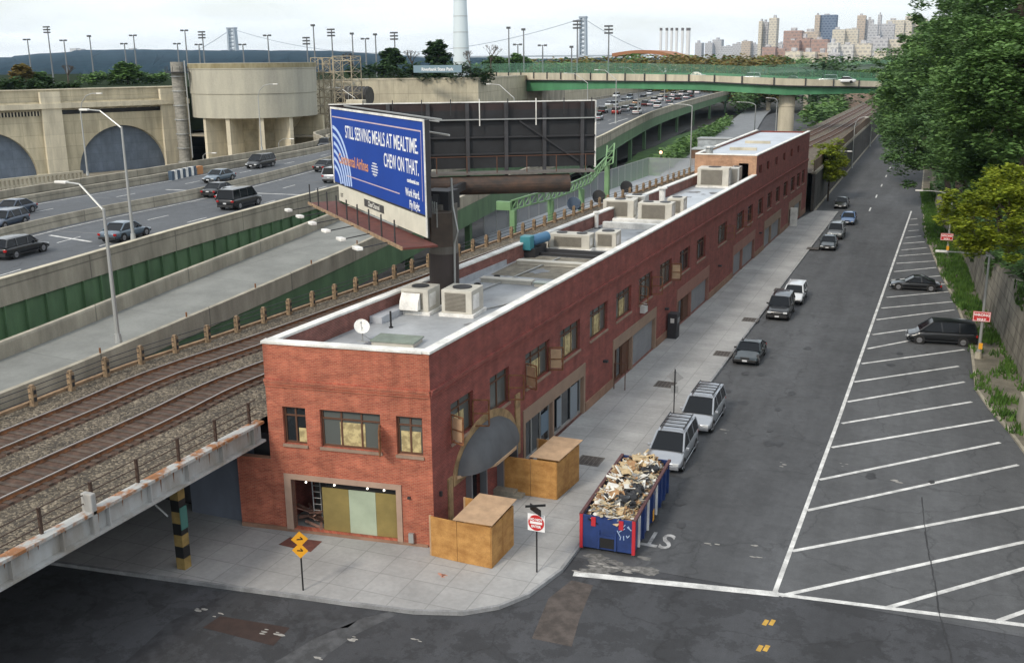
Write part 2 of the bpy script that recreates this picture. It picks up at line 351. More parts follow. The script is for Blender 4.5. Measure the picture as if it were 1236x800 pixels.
def text_mesh(name, s, size, m, parent, origin, xdir, zdir, align='LEFT', sx=1., bold=0., depth=.004, local=False):
    cu = bpy.data.curves.new(name, 'FONT'); cu.body = s; cu.size = size; cu.align_x = align; cu.offset = bold; cu.extrude = depth/2; cu.resolution_u = 3
    t = bpy.data.objects.new('t', cu); C.objects.link(t); bpy.context.view_layer.update()
    me = bpy.data.meshes.new_from_object(t.evaluated_get(bpy.context.evaluated_depsgraph_get())); bpy.data.objects.remove(t)
    X = Vector(xdir).normalized(); Z = Vector(zdir).normalized(); Yn = X.cross(Z); off = wloc(parent) if (parent is not None and not local) else Vector((0,0,0))
    og = Vector(origin)-off
    for v in me.vertices: v.co = og+X*(v.co.x*sx)+Z*v.co.y+Yn*v.co.z
    me.name = name; me.materials.clear(); me.materials.append(m)
    o = bpy.data.objects.new(name, me); C.objects.link(o); o.parent = parent; return o
class Frame:
    """a vertical wall plane: s along, o outward"""
    def __init__(f, p0, p1): f.p = np.array(p0, float); q = np.array(p1, float)-f.p; f.L = float(np.linalg.norm(q)); f.d = q/f.L; f.n = np.array([f.d[1], -f.d[0]])
    def P(f, s, z, o=0.): q = f.p+f.d*s+f.n*o; return (float(q[0]), float(q[1]), float(z))
    def W(f, px, py):
        r = ray(px, py); t = (f.p@f.n)/(r[:2]@f.n); q = r[:2]*t; return float((q-f.p)@f.d), float(HC+r[2]*t)
    def box(f, mb, s0, s1, z0, z1, o0, o1):
        P = f.P; return mb.hexa([P(s0,z0,o1),P(s1,z0,o1),P(s1,z0,o0),P(s0,z0,o0),P(s0,z1,o1),P(s1,z1,o1),P(s1,z1,o0),P(s0,z1,o0)])
    def wall(f, mb, s0, s1, z0, z1, holes, t=.35):
        ss = sorted({s0,s1}|{h[0] for h in holes}|{h[1] for h in holes}); zz = sorted({z0,z1}|{h[2] for h in holes}|{h[3] for h in holes})
        ss = [s for s in ss if s0 <= s <= s1]; zz = [z for z in zz if z0 <= z <= z1]
        for a, b in zip(ss, ss[1:]):
            for c, d in zip(zz, zz[1:]):
                mx_, mz = (a+b)/2, (c+d)/2
                if any(h[0] < mx_ < h[1] and h[2] < mz < h[3] for h in holes): continue
                mb.face([f.P(a,c),f.P(b,c),f.P(b,d),f.P(a,d)])
        for h in holes:
            a,b,c,d = h; P = f.P
            mb.face([P(a,c),P(a,d),P(a,d,-t),P(a,c,-t)]); mb.face([P(b,c),P(b,c,-t),P(b,d,-t),P(b,d)])
            mb.face([P(a,c),P(a,c,-t),P(b,c,-t),P(b,c)]); mb.face([P(a,d),P(b,d),P(b,d,-t),P(a,d,-t)])
        return mb
# ================================================================== GROUND
ASPH = asphalt('street_asphalt', (.071,.074,.079), .38)
ASPH_L = asphalt('bay_asphalt', (.079,.082,.086), .28, .10)
ASPH_H = asphalt('highway_asphalt', (.082,.089,.098), .15, .05)
ASPH_D = asphalt('side_street_asphalt', (.044,.046,.051), .35, .3)  # darkened so part of the underpass shade lies in the colour
EARTH = mat('earth', (.075,.07,.055), .95, .4, .15, .2, fine=.15)
SIDEW = slabs('sidewalk_concrete', (.335,.335,.33), .72, 1.55, 0, .025)
g = MB(); g.box(-4700, 2600, -500, 5900, -1.9, -1.5); g.build('ground', EARTH, kind='structure')
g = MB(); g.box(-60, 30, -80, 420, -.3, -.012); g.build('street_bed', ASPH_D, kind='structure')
# main street sheet
KERB = [(-11.82,420),(-11.82,149.4),(-12.4,92),(-12.63,66.4),(-13.2,39.7),(-13.2,37.2),(-13.75,34.8),(-14.5,33.5),(-15.6,32.6),(-17.4,32.0),(-20.2,31.6),(-22.4,31.35),(-25.5,30.95),(-31.7,30.2),(-46,28.6)]
EDGE = [(9.0,20),(8.2,40),(6.9,52),(5.95,58.8),(5.28,62.4),(4.41,66.3),(3.75,70),(3.66,82.6),(2.9,94.1),(1.53,108.6),(-.21,131.5),(-1.48,174),(-2.2,260),(-2.5,420)]
road = MB(); L_ = [(-15,410),(-15.2,312),(-15.0,150),(-11.9,149.2),(-12.3,92),(-12.5,66),(-13.0,42),(-13.0,38.6)]
poly = [(-13.0,38.7,0)]+[(x,y,0) for x,y in EDGE if y > 38][0:1]
yy = [38.7,45,52,58.8,62.4,66.3,70,82.6,94.1,108.6,131.5,149.1,150,174,230,300,410]
kl = [(x,y) for x,y in KERB if y > 38][::-1]
def kx(y): return -15.1 if y > 149.3 else xat(sorted(kl, key=lambda p:p[1]), y)
ribbon(road, [(kx(y),y,0) for y in yy], [(xat(EDGE,y),y,0) for y in yy])
road.build('street', ASPH, kind='structure')
LN = [(-4.47,38.68),(-3.98,60.12),(-3.42,92.15),(-2.39,153.59)]
bay = MB(); y2 = [38.9,48,58.8,62.4,66.3,70,82.6,94.1,108.6,131.5,152]
ribbon(bay, [(xat(LN,y)+.05,y,.004) for y in y2], [(xat(EDGE,y)-.02,y,.004) for y in y2]); bay.build('parking_strip', ASPH_L, kind='structure')
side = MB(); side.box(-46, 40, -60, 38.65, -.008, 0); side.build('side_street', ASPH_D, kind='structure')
# patches
pm = MB(); a=[G(245,757,.003),G(266,743,.003),G(350,757,.003),G(330,779,.003)]; pm.face([(x,y,.006) for x,y in a]); pm.build('steel_plate', mat('rusty_plate',(.035,.020,.016),.8,.3,2), kind='structure')
for q,nm,cc in (([(642,770),(662,722),(690,700),(716,706),(700,745),(690,780)],'asphalt_patch',(.075,.062,.055)),([(352,745),(372,735),(440,742),(420,757),(385,760)],'dark_patch',(.04,.042,.046)),
              ([(150,800),(205,750),(245,730),(262,734),(215,772),(190,800)],'tar_patch',(.035,.036,.04)),([(330,800),(380,770),(440,745),(470,738),(480,741),(430,765),(395,790),(385,800)],'pale_patch',(.066,.068,.072))):
    pm = MB(); pm.face([(*G(x,y,0),.005) for x,y in q]); pm.build(nm, mat(nm,cc,.9,.35,1.5,fine=.1,contrast=.2), kind='structure')
# sidewalk + kerb
sw = MB(); outer = [p for p in KERB if p[1] < 149.4]; outer[0] = (-11.82,149.3)
inner = [(-46,36.9),(-31.4,36.9),(-28.2,36.9),(-15.0,149.3)]
sw.prism(outer+inner, -.2, .15); sw.build('sidewalk', SIDEW, kind='structure')
kb = MB(); kl3 = [(x,y,0) for x,y in KERB if y < 149.4]; sweep(kb, kl3, [(-.14,-.1),(.02,-.1),(.02,.147),(-.005,.158),(-.14,.158)]); kb.build('kerb', mat('kerb_stone',(.25,.255,.26),.85,.3,1.2,fine=.1), kind='structure')
rt = MB(); rt.face([(*G(x,y,.15),.156) for x,y in ((336,657),(350,648),(389,653),(375,666))]); rt.build('red_paving', mat('red_paving',(.13,.045,.035),.9,.3,3), kind='structure')
# far kerb in front of the dark wall
kb = MB(); kb.box(-15.3,-14.95,150,410,-.1,.14); kb.build('far_kerb', CONC, kind='structure')
# ------------------------------------------------------------------ painted lines (each line its own stroke in one marking sheet per kind)
def stroke(mb, a, b, wd, z=.009):
    d = np.array(b)-np.array(a); d = d/np.linalg.norm(d); n = np.array([-d[1],d[0]])*wd/2
    return mb.face([(a[0]-n[0],a[1]-n[1],z),(b[0]-n[0],b[1]-n[1],z),(b[0]+n[0],b[1]+n[1],z),(a[0]+n[0],a[1]+n[1],z)])
pl = MB()
for a,b in zip(LN,LN[1:]): stroke(pl,a,b,.20,.009)
HAT = [((942,719),(1236,654)),((1068,734),(1236,686)),((1205,749),(1236,738)),((956,665),(1236,612)),((974,616),(1229,561)),((989,579),(1207,534)),((1004,540),(1199,507)),((1016,511),(1173,485)),
 ((1023,485),(1164,461)),((1031,461),(1157,442)),((1040,439),(1164,422)),((1047,421),(1130,405)),((1053,404),(1152,390)),((1058,386),(1152,374)),((1064,372),(1152,364)),((1070,359),(1146,352)),((1074,348),(1141,343)),
 ((1076,338),(1135,333)),((1079,328),(1130,323)),((1082,318),(1130,315)),((1085,309),(1125,306)),((1088,302),(1119,299)),((1090,294),(1116,292)),((1093,287),(1112,285)),((1096,279),(1109,278)),((1097,272),(1108,271)),((1099,265),(1107,264))]
for i,(a,b) in enumerate(HAT):
    A,B = np.array(G(*a)),np.array(G(*b))
    if b[0] == 1236: B = A+(B-A)*1.25
    stroke(pl,A,B,.22,.014)
stroke(pl, (-12.6,37.25), (-4.3,38.6), .42, .010); stroke(pl, (-4.3,38.6), (11,40.3), .26, .012)
pl.build('painted_lines', LINE, kind='structure')
dl = MB()
for k in range(8):
    y = 152+k*15.0; stroke(dl,(-7.87,y),(-7.9,y+3.6),.2,.009)
dl.build('lane_dashes', LINE, kind='structure')
yt = MB()
for p in ((924,751),(932,751),(917,782),(925,782)):
    c = G(*p); stroke(yt,(c[0]-.03,c[1]-.22),(c[0]+.03,c[1]+.22),.17,.009)
yt.build('yellow_dashes', YEL, kind='structure')
# the word STOP, read from the far side
sroot = MB(); sroot.face([(-9.0,41.0,.004),(-8.99,41.0,.004),(-8.99,41.01,.004)])
so_ = sroot.build('stop_marking', LINE, kind='structure')
cS = G(800,650); 
t_ = text_mesh('stop_letters', 'STOP', 2.1, mat('worn_paint',(.33,.33,.33),.9,.4,2,contrast=.2), so_, (-9.35,42.3,.010), (-1,0,0), (0,-1,0), sx=.62, bold=.03, depth=.002)
ts = MB()
for pth in ([(1113,600),(1118,650),(1128,700),(1134,740),(1150,800)],[(1008,273),(1040,271),(1100,268)]):  # a tar seam, then a painted shadow line across the street
    P_ = [G(*q) for q in pth]; P_ = cat_rom([(a,b,0) for a,b in P_],6)
    for a,b in zip(P_,P_[1:]): stroke(ts,(a[0]+rnd.uniform(-.03,.03),a[1]),(b[0]+rnd.uniform(-.03,.03),b[1]),rnd.uniform(.03,.07),.0172)
ts.build('seam_and_shadow_lines', mat('tar_and_shadow',(.022,.022,.024),.7,.3,3), kind='structure')
od = MB()
for k in range(60):
    y = rnd.uniform(42,140); x = rnd.choice((-10.9,-9.6,-7.2,-1.2,.9))+rnd.uniform(-.5,.5); r = rnd.uniform(.08,.35)
    if x > xat(EDGE,y)-.6: continue
    od.face([(x+r*math.cos(a)*rnd.uniform(.7,1.2),y+r*1.6*math.sin(a)*rnd.uniform(.7,1.2),.0178+k*.00005) for a in np.linspace(0,6.28,11)[:-1]])
od.build('oil_spots', mat('oil_spot',(.030,.030,.032),.6,.4,2,contrast=.2), kind='structure')
# white scuffs on road
sc = MB()
for (px,py) in ((860,657),(915,660),(916,672),(700,690),(740,683),(760,690),(720,680),(335,765),(320,762),(430,770),(500,772),(262,742),(240,735),(385,795),(875,520),(1016,560),(600,690),(945,560),(1085,580)):
    for k in range(3):
        c = G(px+rnd.uniform(-8,8),py+rnd.uniform(-3,3)); r = rnd.uniform(.04,.14)
        sc.face([(c[0]+r*(1+rnd.random())*math.cos(a),c[1]+r*math.sin(a)*.6,.0155+k*.0003) for a in np.linspace(0,6.28,8)[:-1]])
sc.build('paint_splatter', mat('pale_dust',(.30,.29,.27),.9,.3,5), kind='stuff', label='pale splashes of plaster and litter on the asphalt', cat='litter')
du = MB(); 
for k in range(10):
    c = G(rnd.uniform(700,790), rnd.uniform(668,694)); r = rnd.uniform(.3,.8); du.face([(c[0]+r*rnd.uniform(.6,1.3)*math.cos(a),c[1]+r*rnd.uniform(.3,.6)*math.sin(a),.0062+k*.0002) for a in np.linspace(0,6.28,14)[:-1]])
du.build('plaster_dust', mat('plaster_dust',(.145,.142,.135),.95,.35,4,contrast=.15,fine=.15), kind='stuff', label='thin grey plaster dust below the rubbish skip', cat='dust')
# ------------------------------------------------------------------ right verge, wall, slope
WB = [(9.4,40),(8.2,58),(6.69,71.19),(6.39,75.38),(4.64,97.76),(3.71,117.77),(1.41,142.97),(-.3,174),(-1.0,230),(-1.2,420)]
WT = {40:7.2,58:6.6,71.19:5.9,75.38:5.5,97.76:3.9,117.77:2.0,142.97:1.3,174:1.2,230:1.2,420:1.2}
vg = MB(); ys = [20,40,52,58.8,62.4,66.3,70,75,82.6,94.1,108.6,118,131.5,143,174,230,420]
ribbon(vg, [(xat(EDGE,y)-.02,y,.12) for y in ys], [(xat(WB,y)+.1,y,.14) for y in ys]); ribbon(vg,[(xat(EDGE,y)-.02,y,-.1) for y in ys],[(xat(EDGE,y)-.02,y,.12) for y in ys])
vg.build('verge', mat('verge_soil',(.16,.145,.11),.95,.4,.6,.2,fine=.2), kind='structure')
kb = MB(); sweep(kb,[(xat(EDGE,y),y,0) for y in ys],[(-.02,-.1),(.16,-.1),(.16,.135),(-.02,.13)]); kb.build('verge_kerb', CONC, kind='structure')
gw = MB(); pts = [(x,y,0.) for x,y in WB]
nn = normals2(pts)
for i in range(len(pts)-1):
    (x0,y0_,_),(x1,y1,_) = pts[i],pts[i+1]; z0,z1 = list(WT.values())[i],list(WT.values())[i+1]
    gw.hexa([(x0,y0_,-.3),(x0+.9,y0_,-.3),(x1+.9,y1,-.3),(x1,y1,-.3),(x0+.35,y0_,z0),(x0+.95,y0_,z0),(x1+.95,y1,z1),(x1+.35,y1,z1)])
STONEW = panels('old_stone_wall', (.27,.25,.20), 2.2, .8, .6, 2, .45, (.10,.09,.07))
gw.build('retaining_wall', STONEW, label='stained stone retaining wall beside the hatched parking bays', cat='wall')
# lower block end near right edge
lw = MB(); lw.hexa([(6.3,57.5,-.1),(7.2,57.5,-.1),(6.6,64.5,-.1),(5.8,64.5,-.1),(6.4,57.6,1.6),(7.1,57.6,1.6),(6.5,64.4,1.9),(5.9,64.4,1.9)]); lw.build('low_wall', CONC, label='low pale concrete wall stub at the right edge of the lot', cat='wall', bevel=.05)
# slope
def slope_h(x, y): 
    wx = xat(WB,y)+.9; k = list(WT.keys()); z = float(np.interp(y,k,list(WT.values()))); d = x-wx
    return z-.2+max(0,d)*.42+ .5*math.sin(x*.7+y*.13)*min(1,max(0,d)*.3)
sl = MB(); nx, ny = 14, 40; vs=[]; fs=[]
for j in range(ny+1):
    y = 30+j*10.
    for i in range(nx+1):
        x = xat(WB,y)+.9+ (i/nx)**1.4*60; vs.append((x,y,slope_h(x,y)))
for j in range(ny):
    for i in range(nx): a=j*(nx+1)+i; fs.append((a,a+1,a+nx+2,a+nx+1))
sl.add(vs,fs); sl.build('hillside', mat('hill_undergrowth',(.03,.05,.018),.95,.5,.5,.4,col2=(.02,.022,.012)), kind='structure', smooth=True)

# ================================================================== VEGETATION
def leaf_cloud(mb, clusters, per, ls, R, flat=.55):
    for (cx,cy,cz,cr) in clusters:
        for _ in range(per):
            th = R.uniform(0,6.283); u = R.uniform(-1,1); rr = cr*(R.random()**.45); q = math.sqrt(1-u*u)
            x = cx+rr*q*math.cos(th); y = cy+rr*q*math.sin(th); z = cz+rr*u*flat
            s = ls*R.uniform(.6,1.3); a = R.uniform(0,6.283); ti = R.uniform(-.9,.9); 
            ux,uy,uz = math.cos(a)*s, math.sin(a)*s, ti*s*.4
            vx,vy,vz = -math.sin(a)*s*.5, math.cos(a)*s*.5, R.uniform(-.5,.3)*s*.8
            n = len(mb.v)
            mb.v += [(x-ux,y-uy,z-uz),(x+vx,y+vy,z+vz),(x+ux,y+uy,z+uz),(x-vx,y-vy,z-vz)]
            mb.f.append((n,n+1,n+2,n+3)); mb.m.append(0)
BARK = mat('bark', (.085,.065,.05), .95, .4, 3, .3)
def tree(name, label, x, y, z0, h, rx, crown_z, rz, m, seed, ncl=60, per=60, ls=.28, cr=1.3, group=None, lean=0, cat='tree', limbs=7):
    R = random.Random(seed); t = thing(name, label, cat, (x,y,z0), 0, group)
    cz = z0+crown_z; tk = MB(); th = crown_z+rz*.3
    pts = [(x,y,z0-.3),(x+lean*.3,y,z0+th*.35),(x+lean*.6+.1,y+.1,z0+th*.7),(x+lean,y,z0+th)]
    r0 = max(.08,h*.02); tk.tube(pts, r0, 8, r0*.35)
    cl = []
    for i in range(ncl):
        th_ = R.uniform(0,6.283); u = R.uniform(-.85,1); q = math.sqrt(max(0,1-u*u)); k = .55+.5*R.random()
        k *= 1+.15*math.sin(th_*3+seed)
        cl.append((x+lean+rx*k*q*math.cos(th_), y+rx*k*q*math.sin(th_), cz+rz*k*u, cr*R.uniform(.6,1.25)))
    for i in range(limbs):
        c = cl[i*len(cl)//limbs]; b = Vector(pts[1]).lerp(Vector(pts[3]), R.uniform(.2,.9)); mid = (b+Vector(c[:3]))/2+Vector((0,0,rz*.1))
        tk.tube([b,mid,Vector(c[:3])], r0*.4, 5, r0*.08)
    tk.build('trunk', BARK, t, smooth=True)
    cm = MB(); leaf_cloud(cm, cl, per, ls, R); cm.build('crown', m, t)
    return t
LF_D = leafmat('dark_leaves', (.060,.125,.038), (.145,.25,.085), .45)
LF_M = leafmat('mid_leaves', (.06,.125,.035), (.15,.26,.075), .6)
LF_Y = leafmat('yellow_green_leaves', (.12,.18,.015), (.30,.34,.03), .7, .4)
LF_B = leafmat('hedge_leaves', (.012,.035,.010), (.05,.10,.025), .8)
LF_O = leafmat('autumn_leaves', (.08,.085,.02), (.22,.15,.04), .2)
BTP = [ # px, py of the crown centre, distance, crown radius, crown half height
 (1215,110,84,4.6,5.2),(1228,10,92,5.5,6.0),(1180,165,96,4.2,4.2),(1190,75,112,6.2,6.5),(1140,168,122,5.2,5.2),(1180,35,150,7.0,7.0),
 (1118,120,150,6.0,6.5),(1150,95,138,6.2,6.5),(1098,130,185,5.6,7.0),(1142,66,200,7.5,7.5),(1082,125,215,3.6,7.0),(1100,88,270,8.0,8.0),(1240,190,92,5.0,5.5)]
BT = [(V(p,q,D)[0],D,r,V(p,q,D)[1],h) for p,q,D,r,h in BTP]
BL = ['dark green tree whose crown hangs over the wall behind the yellow-green tree','tall dark tree at the top right corner above the yellow-green tree','dark green tree leaning out over the hatched bays beside the black sports car',
 'big dark crown in the upper right behind the overhanging tree','dark tree whose low boughs hang over the far end of the hatched bays','very tall dark crown making the highest outline of the wood on the right',
 'dark tree reaching over the road beyond the last hatched bay','large rounded dark crown in the middle of the wooded slope','dark tree whose boughs hide the right side of the far street','tall crown behind the boughs over the far street',
 'dark tree standing at the street edge just before the green bridge','farthest broad crown of the wooded slope by the bridge end','dark tree cut by the right edge of the photo above the wall']
for i,(x,y,r,cz,hz) in enumerate(BT):
    tx = max(x, xat(WB,y)+1.6); z0 = slope_h(tx,y); far = y > 140
    tree('broadleaf_tree', BL[i], tx, y, z0, cz+hz-z0, r, cz-z0, hz, LF_D if i%3 else LF_M, 100+i, ncl=150 if not far else 130, per=190 if y < 125 else 130, ls=.205 if y < 125 else .32, cr=1.35 if not far else 1.7, group='trees on the slope right of the street', lean=x-tx)
us = random.Random(61); ucl = []
for k in range(620):
    y = us.uniform(62,300); x = xat(WB,y)+1.2+us.random()**1.4*22; ucl.append((x,y,slope_h(x,y)+us.uniform(.3,2.4),us.uniform(1.0,2.2)))
um = MB(); leaf_cloud(um, ucl, 70, .34, us, .8); um.build('undergrowth', LF_D, kind='stuff', label='dense green undergrowth covering the slope behind the retaining wall', cat='undergrowth')
gx, gy = G(1188,330,5.0); gy = 72
tree('yellow_green_tree', 'bright yellow-green leafy tree standing on the retaining wall at the right', 8.2, 74.5, slope_h(8.2,74.5), 8, 3.1, V(1198,258,74.5)[1]-slope_h(8.2,74.5), 3.2, LF_Y, 55, ncl=95, per=150, ls=.16, cr=.8, lean=V(1198,258,74.5)[0]-8.2)
tree('yellow_green_tree', 'small yellow-green tree growing between the brick building and the dark stone wall', -14.4, 161, 0, 8, 2.3, 5.4, 3.1, LF_Y, 56, ncl=70, per=110, ls=.22, cr=1.0)
# verge grass and weeds
def tuft_field(name, label, spots, m, seed, h=.45, n=30, spread=.6):
    R = random.Random(seed); mb = MB()
    for (x,y,z) in spots:
        for _ in range(n):
            a = R.uniform(0,6.28); d = spread*R.random()**.6; px, py = x+d*math.cos(a), y+d*math.sin(a)*1.6; hh = h*R.uniform(.4,1.2); b = R.uniform(0,6.28); q = .05+.04*R.random(); le = R.uniform(-.2,.2)
            mb.face([(px-q*math.cos(b),py-q*math.sin(b),z),(px+q*math.cos(b),py+q*math.sin(b),z),(px+le,py+le*.6,z+hh)])
    return mb.build(name, m, kind='stuff', label=label, cat='grass')
GR = leafmat('grass', (.035,.085,.015), (.10,.19,.035), .8)
sp = []
R = random.Random(3)
for k in range(520):
    y = R.uniform(62,178); xa, xb = xat(EDGE,y)+.25, xat(WB,y)+.1
    if 68 < y < 93 and R.random() < .8: xa = xb-.9 if R.random() < .5 else xa; 
    if 68 < y < 93 and R.random() < .55: continue
    if xb > xa: sp.append((R.uniform(xa,xb), y, .13))
tuft_field('verge_grass','long green weeds along the foot of the retaining wall', sp, GR, 9)
iv = MB(); R = random.Random(5)
for k in range(5200):
    y = R.uniform(64,176); k2 = R.random()**1.6; zt = float(np.interp(y,list(WT.keys()),list(WT.values()))); wx = xat(WB,y)
    if math.sin(y*.35)+math.sin(y*.11+1) < -.1: continue
    z = zt+.25-k2*min(1.6,zt*.9); s = R.uniform(.12,.22); a = R.uniform(0,6.28)
    x = wx+.28-R.random()*.25; iv.face([(x-s*math.cos(a)*.5,y-s,z),(x,y,z-s),(x+s*.4,y+s,z+.02),(x-.05,y,z+s)])
iv.build('wall_creeper', LF_M, kind='stuff', label='green creeper spilling over the top of the retaining wall', cat='creeper')
# ================================================================== MAIN BRICK BUILDING
E0, E1 = (-19.0,37.0), (-16.2,148.0); FE = Frame(E0, E1)
F0 = (-26.72,36.05); FF = Frame(F0, E0)
HT = 9.06; RZ = 8.15
bld = thing('brick_building', 'long red brick two storey building with tan window bays filling the middle of the block', 'building', (-22,80,0))
WINS = [(1.85,4.15),(6.0,8.3),(10.4,13.8),(15.45,18.7),(20.45,23.8),(25.6,28.9),(30.7,34.0),(36.0,39.3),(41.75,45.0),(47.4,50.5),(55.4,59.0),(63.6,67.0),(69.0,71.8),(74.6,77.6),(80.2,83.0),(85.8,88.5),(91.2,94.0),(96.6,99.8),(101.7,104.6),(106.1,108.6)]
WZ0, WZ1 = 4.4, 6.25
BAYS = [(10.0,19.6),(25.0,35.2),(41.1,52.2),(62.3,73.6),(78.9,90.0),(95.9,106.5)]
BZ = 3.3
DOORA = (2.6,8.6,.15,2.9)
holes = [(a,b,WZ0,WZ1) for a,b in WINS]+[(a+.25,b-.25,.15,BZ-.05) for a,b in BAYS]+[(3.3,4.9,.15,2.5),(6.7,8.5,.45,2.75)]
wl = MB(); FE.wall(wl, 0, FE.L, -.1, HT, holes)
# end (far) wall, rear wall, annex
FR0 = (-23.2,107.5)
BK = (-23.4,148.5)
def q2(mb, a, b, z0, z1): mb.face([(a[0],a[1],z0),(b[0],b[1],z0),(b[0],b[1],z1),(a[0],a[1],z1)])
q2(wl, E1, (-22.9,148.3), -.1, 11.1)
q2(wl, (-22.9,148.3), (-23.6,109.6), -.1, 11.1)
q2(wl, (-23.3,109.6), (-26.72,36.05), -.1, HT)
o_wall = wl.build('wall', BR_E, bld, label='red brick side wall with its shade in the dark colour')
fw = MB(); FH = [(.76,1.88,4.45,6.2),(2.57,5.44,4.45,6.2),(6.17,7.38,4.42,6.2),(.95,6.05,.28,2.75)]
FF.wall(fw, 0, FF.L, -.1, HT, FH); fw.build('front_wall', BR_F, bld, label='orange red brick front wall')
an = MB(); FF.box(an, -1.75, -.002, -.1, 3.6, -.4, -.05); an.build('annex_wall', BR_F, bld)
# corbel bands
bd = MB().use(BR_E)
for z,o in ((7.10,.05),(7.22,.09),(7.34,.13)): FE.box(bd, .0, FE.L, z, z+.115, -.02, o)
bd.use(BR_F)
for z,o in ((7.10,.05),(7.22,.09),(7.34,.13)): FF.box(bd, 0, FF.L, z, z+.115, -.02, o)
bd.build('brick_band', None, bld)
for (a,b) in zip([0]+[q[1] for q in BAYS], [q[0] for q in BAYS]+[FE.L]):
    if a == 0: a = 9.2
    if b-a > .3: sb = MB(); FE.box(sb, a+.05, b-.05, -.05, .72, 0, .07); sb.build('base_course', mat('base_course',(.26,.15,.10),.9,.25,1), bld)
sb = MB(); FF.box(sb, -1.7, .6, -.05, .34, -.03, .06); sb.build('base_course', MC['base_course'], bld); sb = MB(); FF.box(sb, .6, FF.L-.3, -.05, .27, 0, .06)
sb.build('base_course', mat('base_course',(.26,.15,.10),.9,.25,1), bld)
# coping
cp = MB(); FE.box(cp, -.06, 72.6, HT, HT+.13, -.42, .07)
FF.box(cp, -.05, FF.L-.3, HT+.003, HT+.133, -.42, .07)
WL = Frame((-23.3,109.6), (-26.72,36.05))
WL.box(cp, .1, WL.L-.35, HT-.002, HT+.125, -.42, .06)
cp.build('coping', WHITE, bld, bevel=.02)
pw = MB(); WL.box(pw, 0, WL.L-.4, RZ-.2, HT, -.38, -.003); FE.box(pw, .4, 72.5, RZ-.2, HT, -.38, -.36); pw.build('parapet', brick('parapet_brick',(.22,.07,.055),(.16,.05,.04),(.2,.13,.11)), bld)
rf = MB(); rf.face([(-26.5,36.3,RZ),(-19.2,37.2,RZ),(-17.4,109.6,RZ),(-23.2,109.6,RZ)]); rf.build('roof', ROOFM, bld)
# roof bays / curbs
rc = MB().use(WHITE)
def rx(s): return xat([(-26.72,36.05),(-23.3,109.6)],36+s), xat([E0,E1],36+s)
def roofbar(mb, y, h=.35, w_=.3, l=.5, r=.45):
    a = xat([(-26.72,36.05),(-23.3,109.6)],y)+l; b = xat([E0,E1],y)-r; mb.box(a,b,y,y+w_,RZ,RZ+h)
roofbar(rc, 77.0, .45, .5, 1.0, .5); roofbar(rc, 79.3, .4, .35, 1.0, .5)
rc.use(DARK); roofbar(rc, 65.2,.3,.3,.1,.5); roofbar(rc,64.2,.22,.2,.1,.5)
rc.use(mat('light_roofing',(.38,.40,.43),.6,.2,1)); rc.box(-25.9,-25.2,44,72,RZ,RZ+.35)
rc.build('roof_kerb', None, bld)
gvl = MB(); gvl.face([(-24.9,57.2,RZ+.006),(-18.9,57.2,RZ+.006),(-18.8,64.1,RZ+.006),(-25.0,64.1,RZ+.006)]); gvl.build('gravel_patch', mat('brown_gravel',(.21,.19,.15),.95,.35,1.5,.3,fine=.25), bld)
lt = MB(); lt.face([(-23.4,79,RZ+.006),(-18.6,79,RZ+.006),(-18.0,104,RZ+.006),(-22.4,104,RZ+.006)]); lt.build('pale_roofing', mat('pale_roofing',(.42,.46,.50),.5,.12,.5), bld)
# tall rear block
TB = 11.1; FB = Frame(FE.P(72.5,0)[:2], E1)
tb = MB(); uh = [(s,s+1.5,9.0,9.95) for s in (1.7,6.2,11.6,17.0,22.5,28.0)]
FB.wall(tb, 0, FB.L, HT, TB, uh); tb.build('upper_wall', BR_E, bld)
tf = MB(); TFr = Frame((-23.6,109.5), FB.P(0,0)[:2]); TFr.wall(tf, 0, TFr.L, RZ, TB, [(4.6,5.6,RZ+.05,10.3)]); tf.build('tan_wall', BR_T, bld, label='tan brick end wall of the raised block')
TL = Frame((-23.6,148.4),(-23.7,109.5)); tl = MB(); TL.box(tl,0,TL.L,HT,TB,-.3,-.02); tl.build('rear_upper_wall', BR_T, bld)
tr = MB(); tr.face([(-23.5,109.7,TB-.18),(-17.3,109.7,TB-.18),(-16.3,147.8,TB-.18),(-23.3,147.8,TB-.18)]); tr.build('upper_roof', mat('upper_roofing',(.44,.48,.53),.5,.15,.4), bld)
tcg = MB(); FB.box(tcg,-.05,FB.L,TB,TB+.12,-.35,.06); TFr.box(tcg,-.05,TFr.L-.3,TB+.003,TB+.123,-.35,.06); TL.box(tcg,.1,TL.L-.35,TB-.002,TB+.118,-.35,.06); tcg.build('upper_coping', WHITE, bld, bevel=.02)
for y in (118,128): sk = MB(); sk.box(-21.6,-18.6,y,y+.35,TB-.18,TB+.12); sk.build('roof_ridge', CONC_L, bld)
# interior darkness is real: floor slab + inner partition
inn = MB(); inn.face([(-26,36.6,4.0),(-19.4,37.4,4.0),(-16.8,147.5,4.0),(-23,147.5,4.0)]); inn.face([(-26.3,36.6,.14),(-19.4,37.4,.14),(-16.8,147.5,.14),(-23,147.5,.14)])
IW = Frame((-22.0,37.5),(-19.2,147)); IW.box(inn,0,109,.14,RZ-.1,-.1,0); inn.build('interior', mat('dark_plaster',(.10,.095,.09),.9,.3,1), bld)
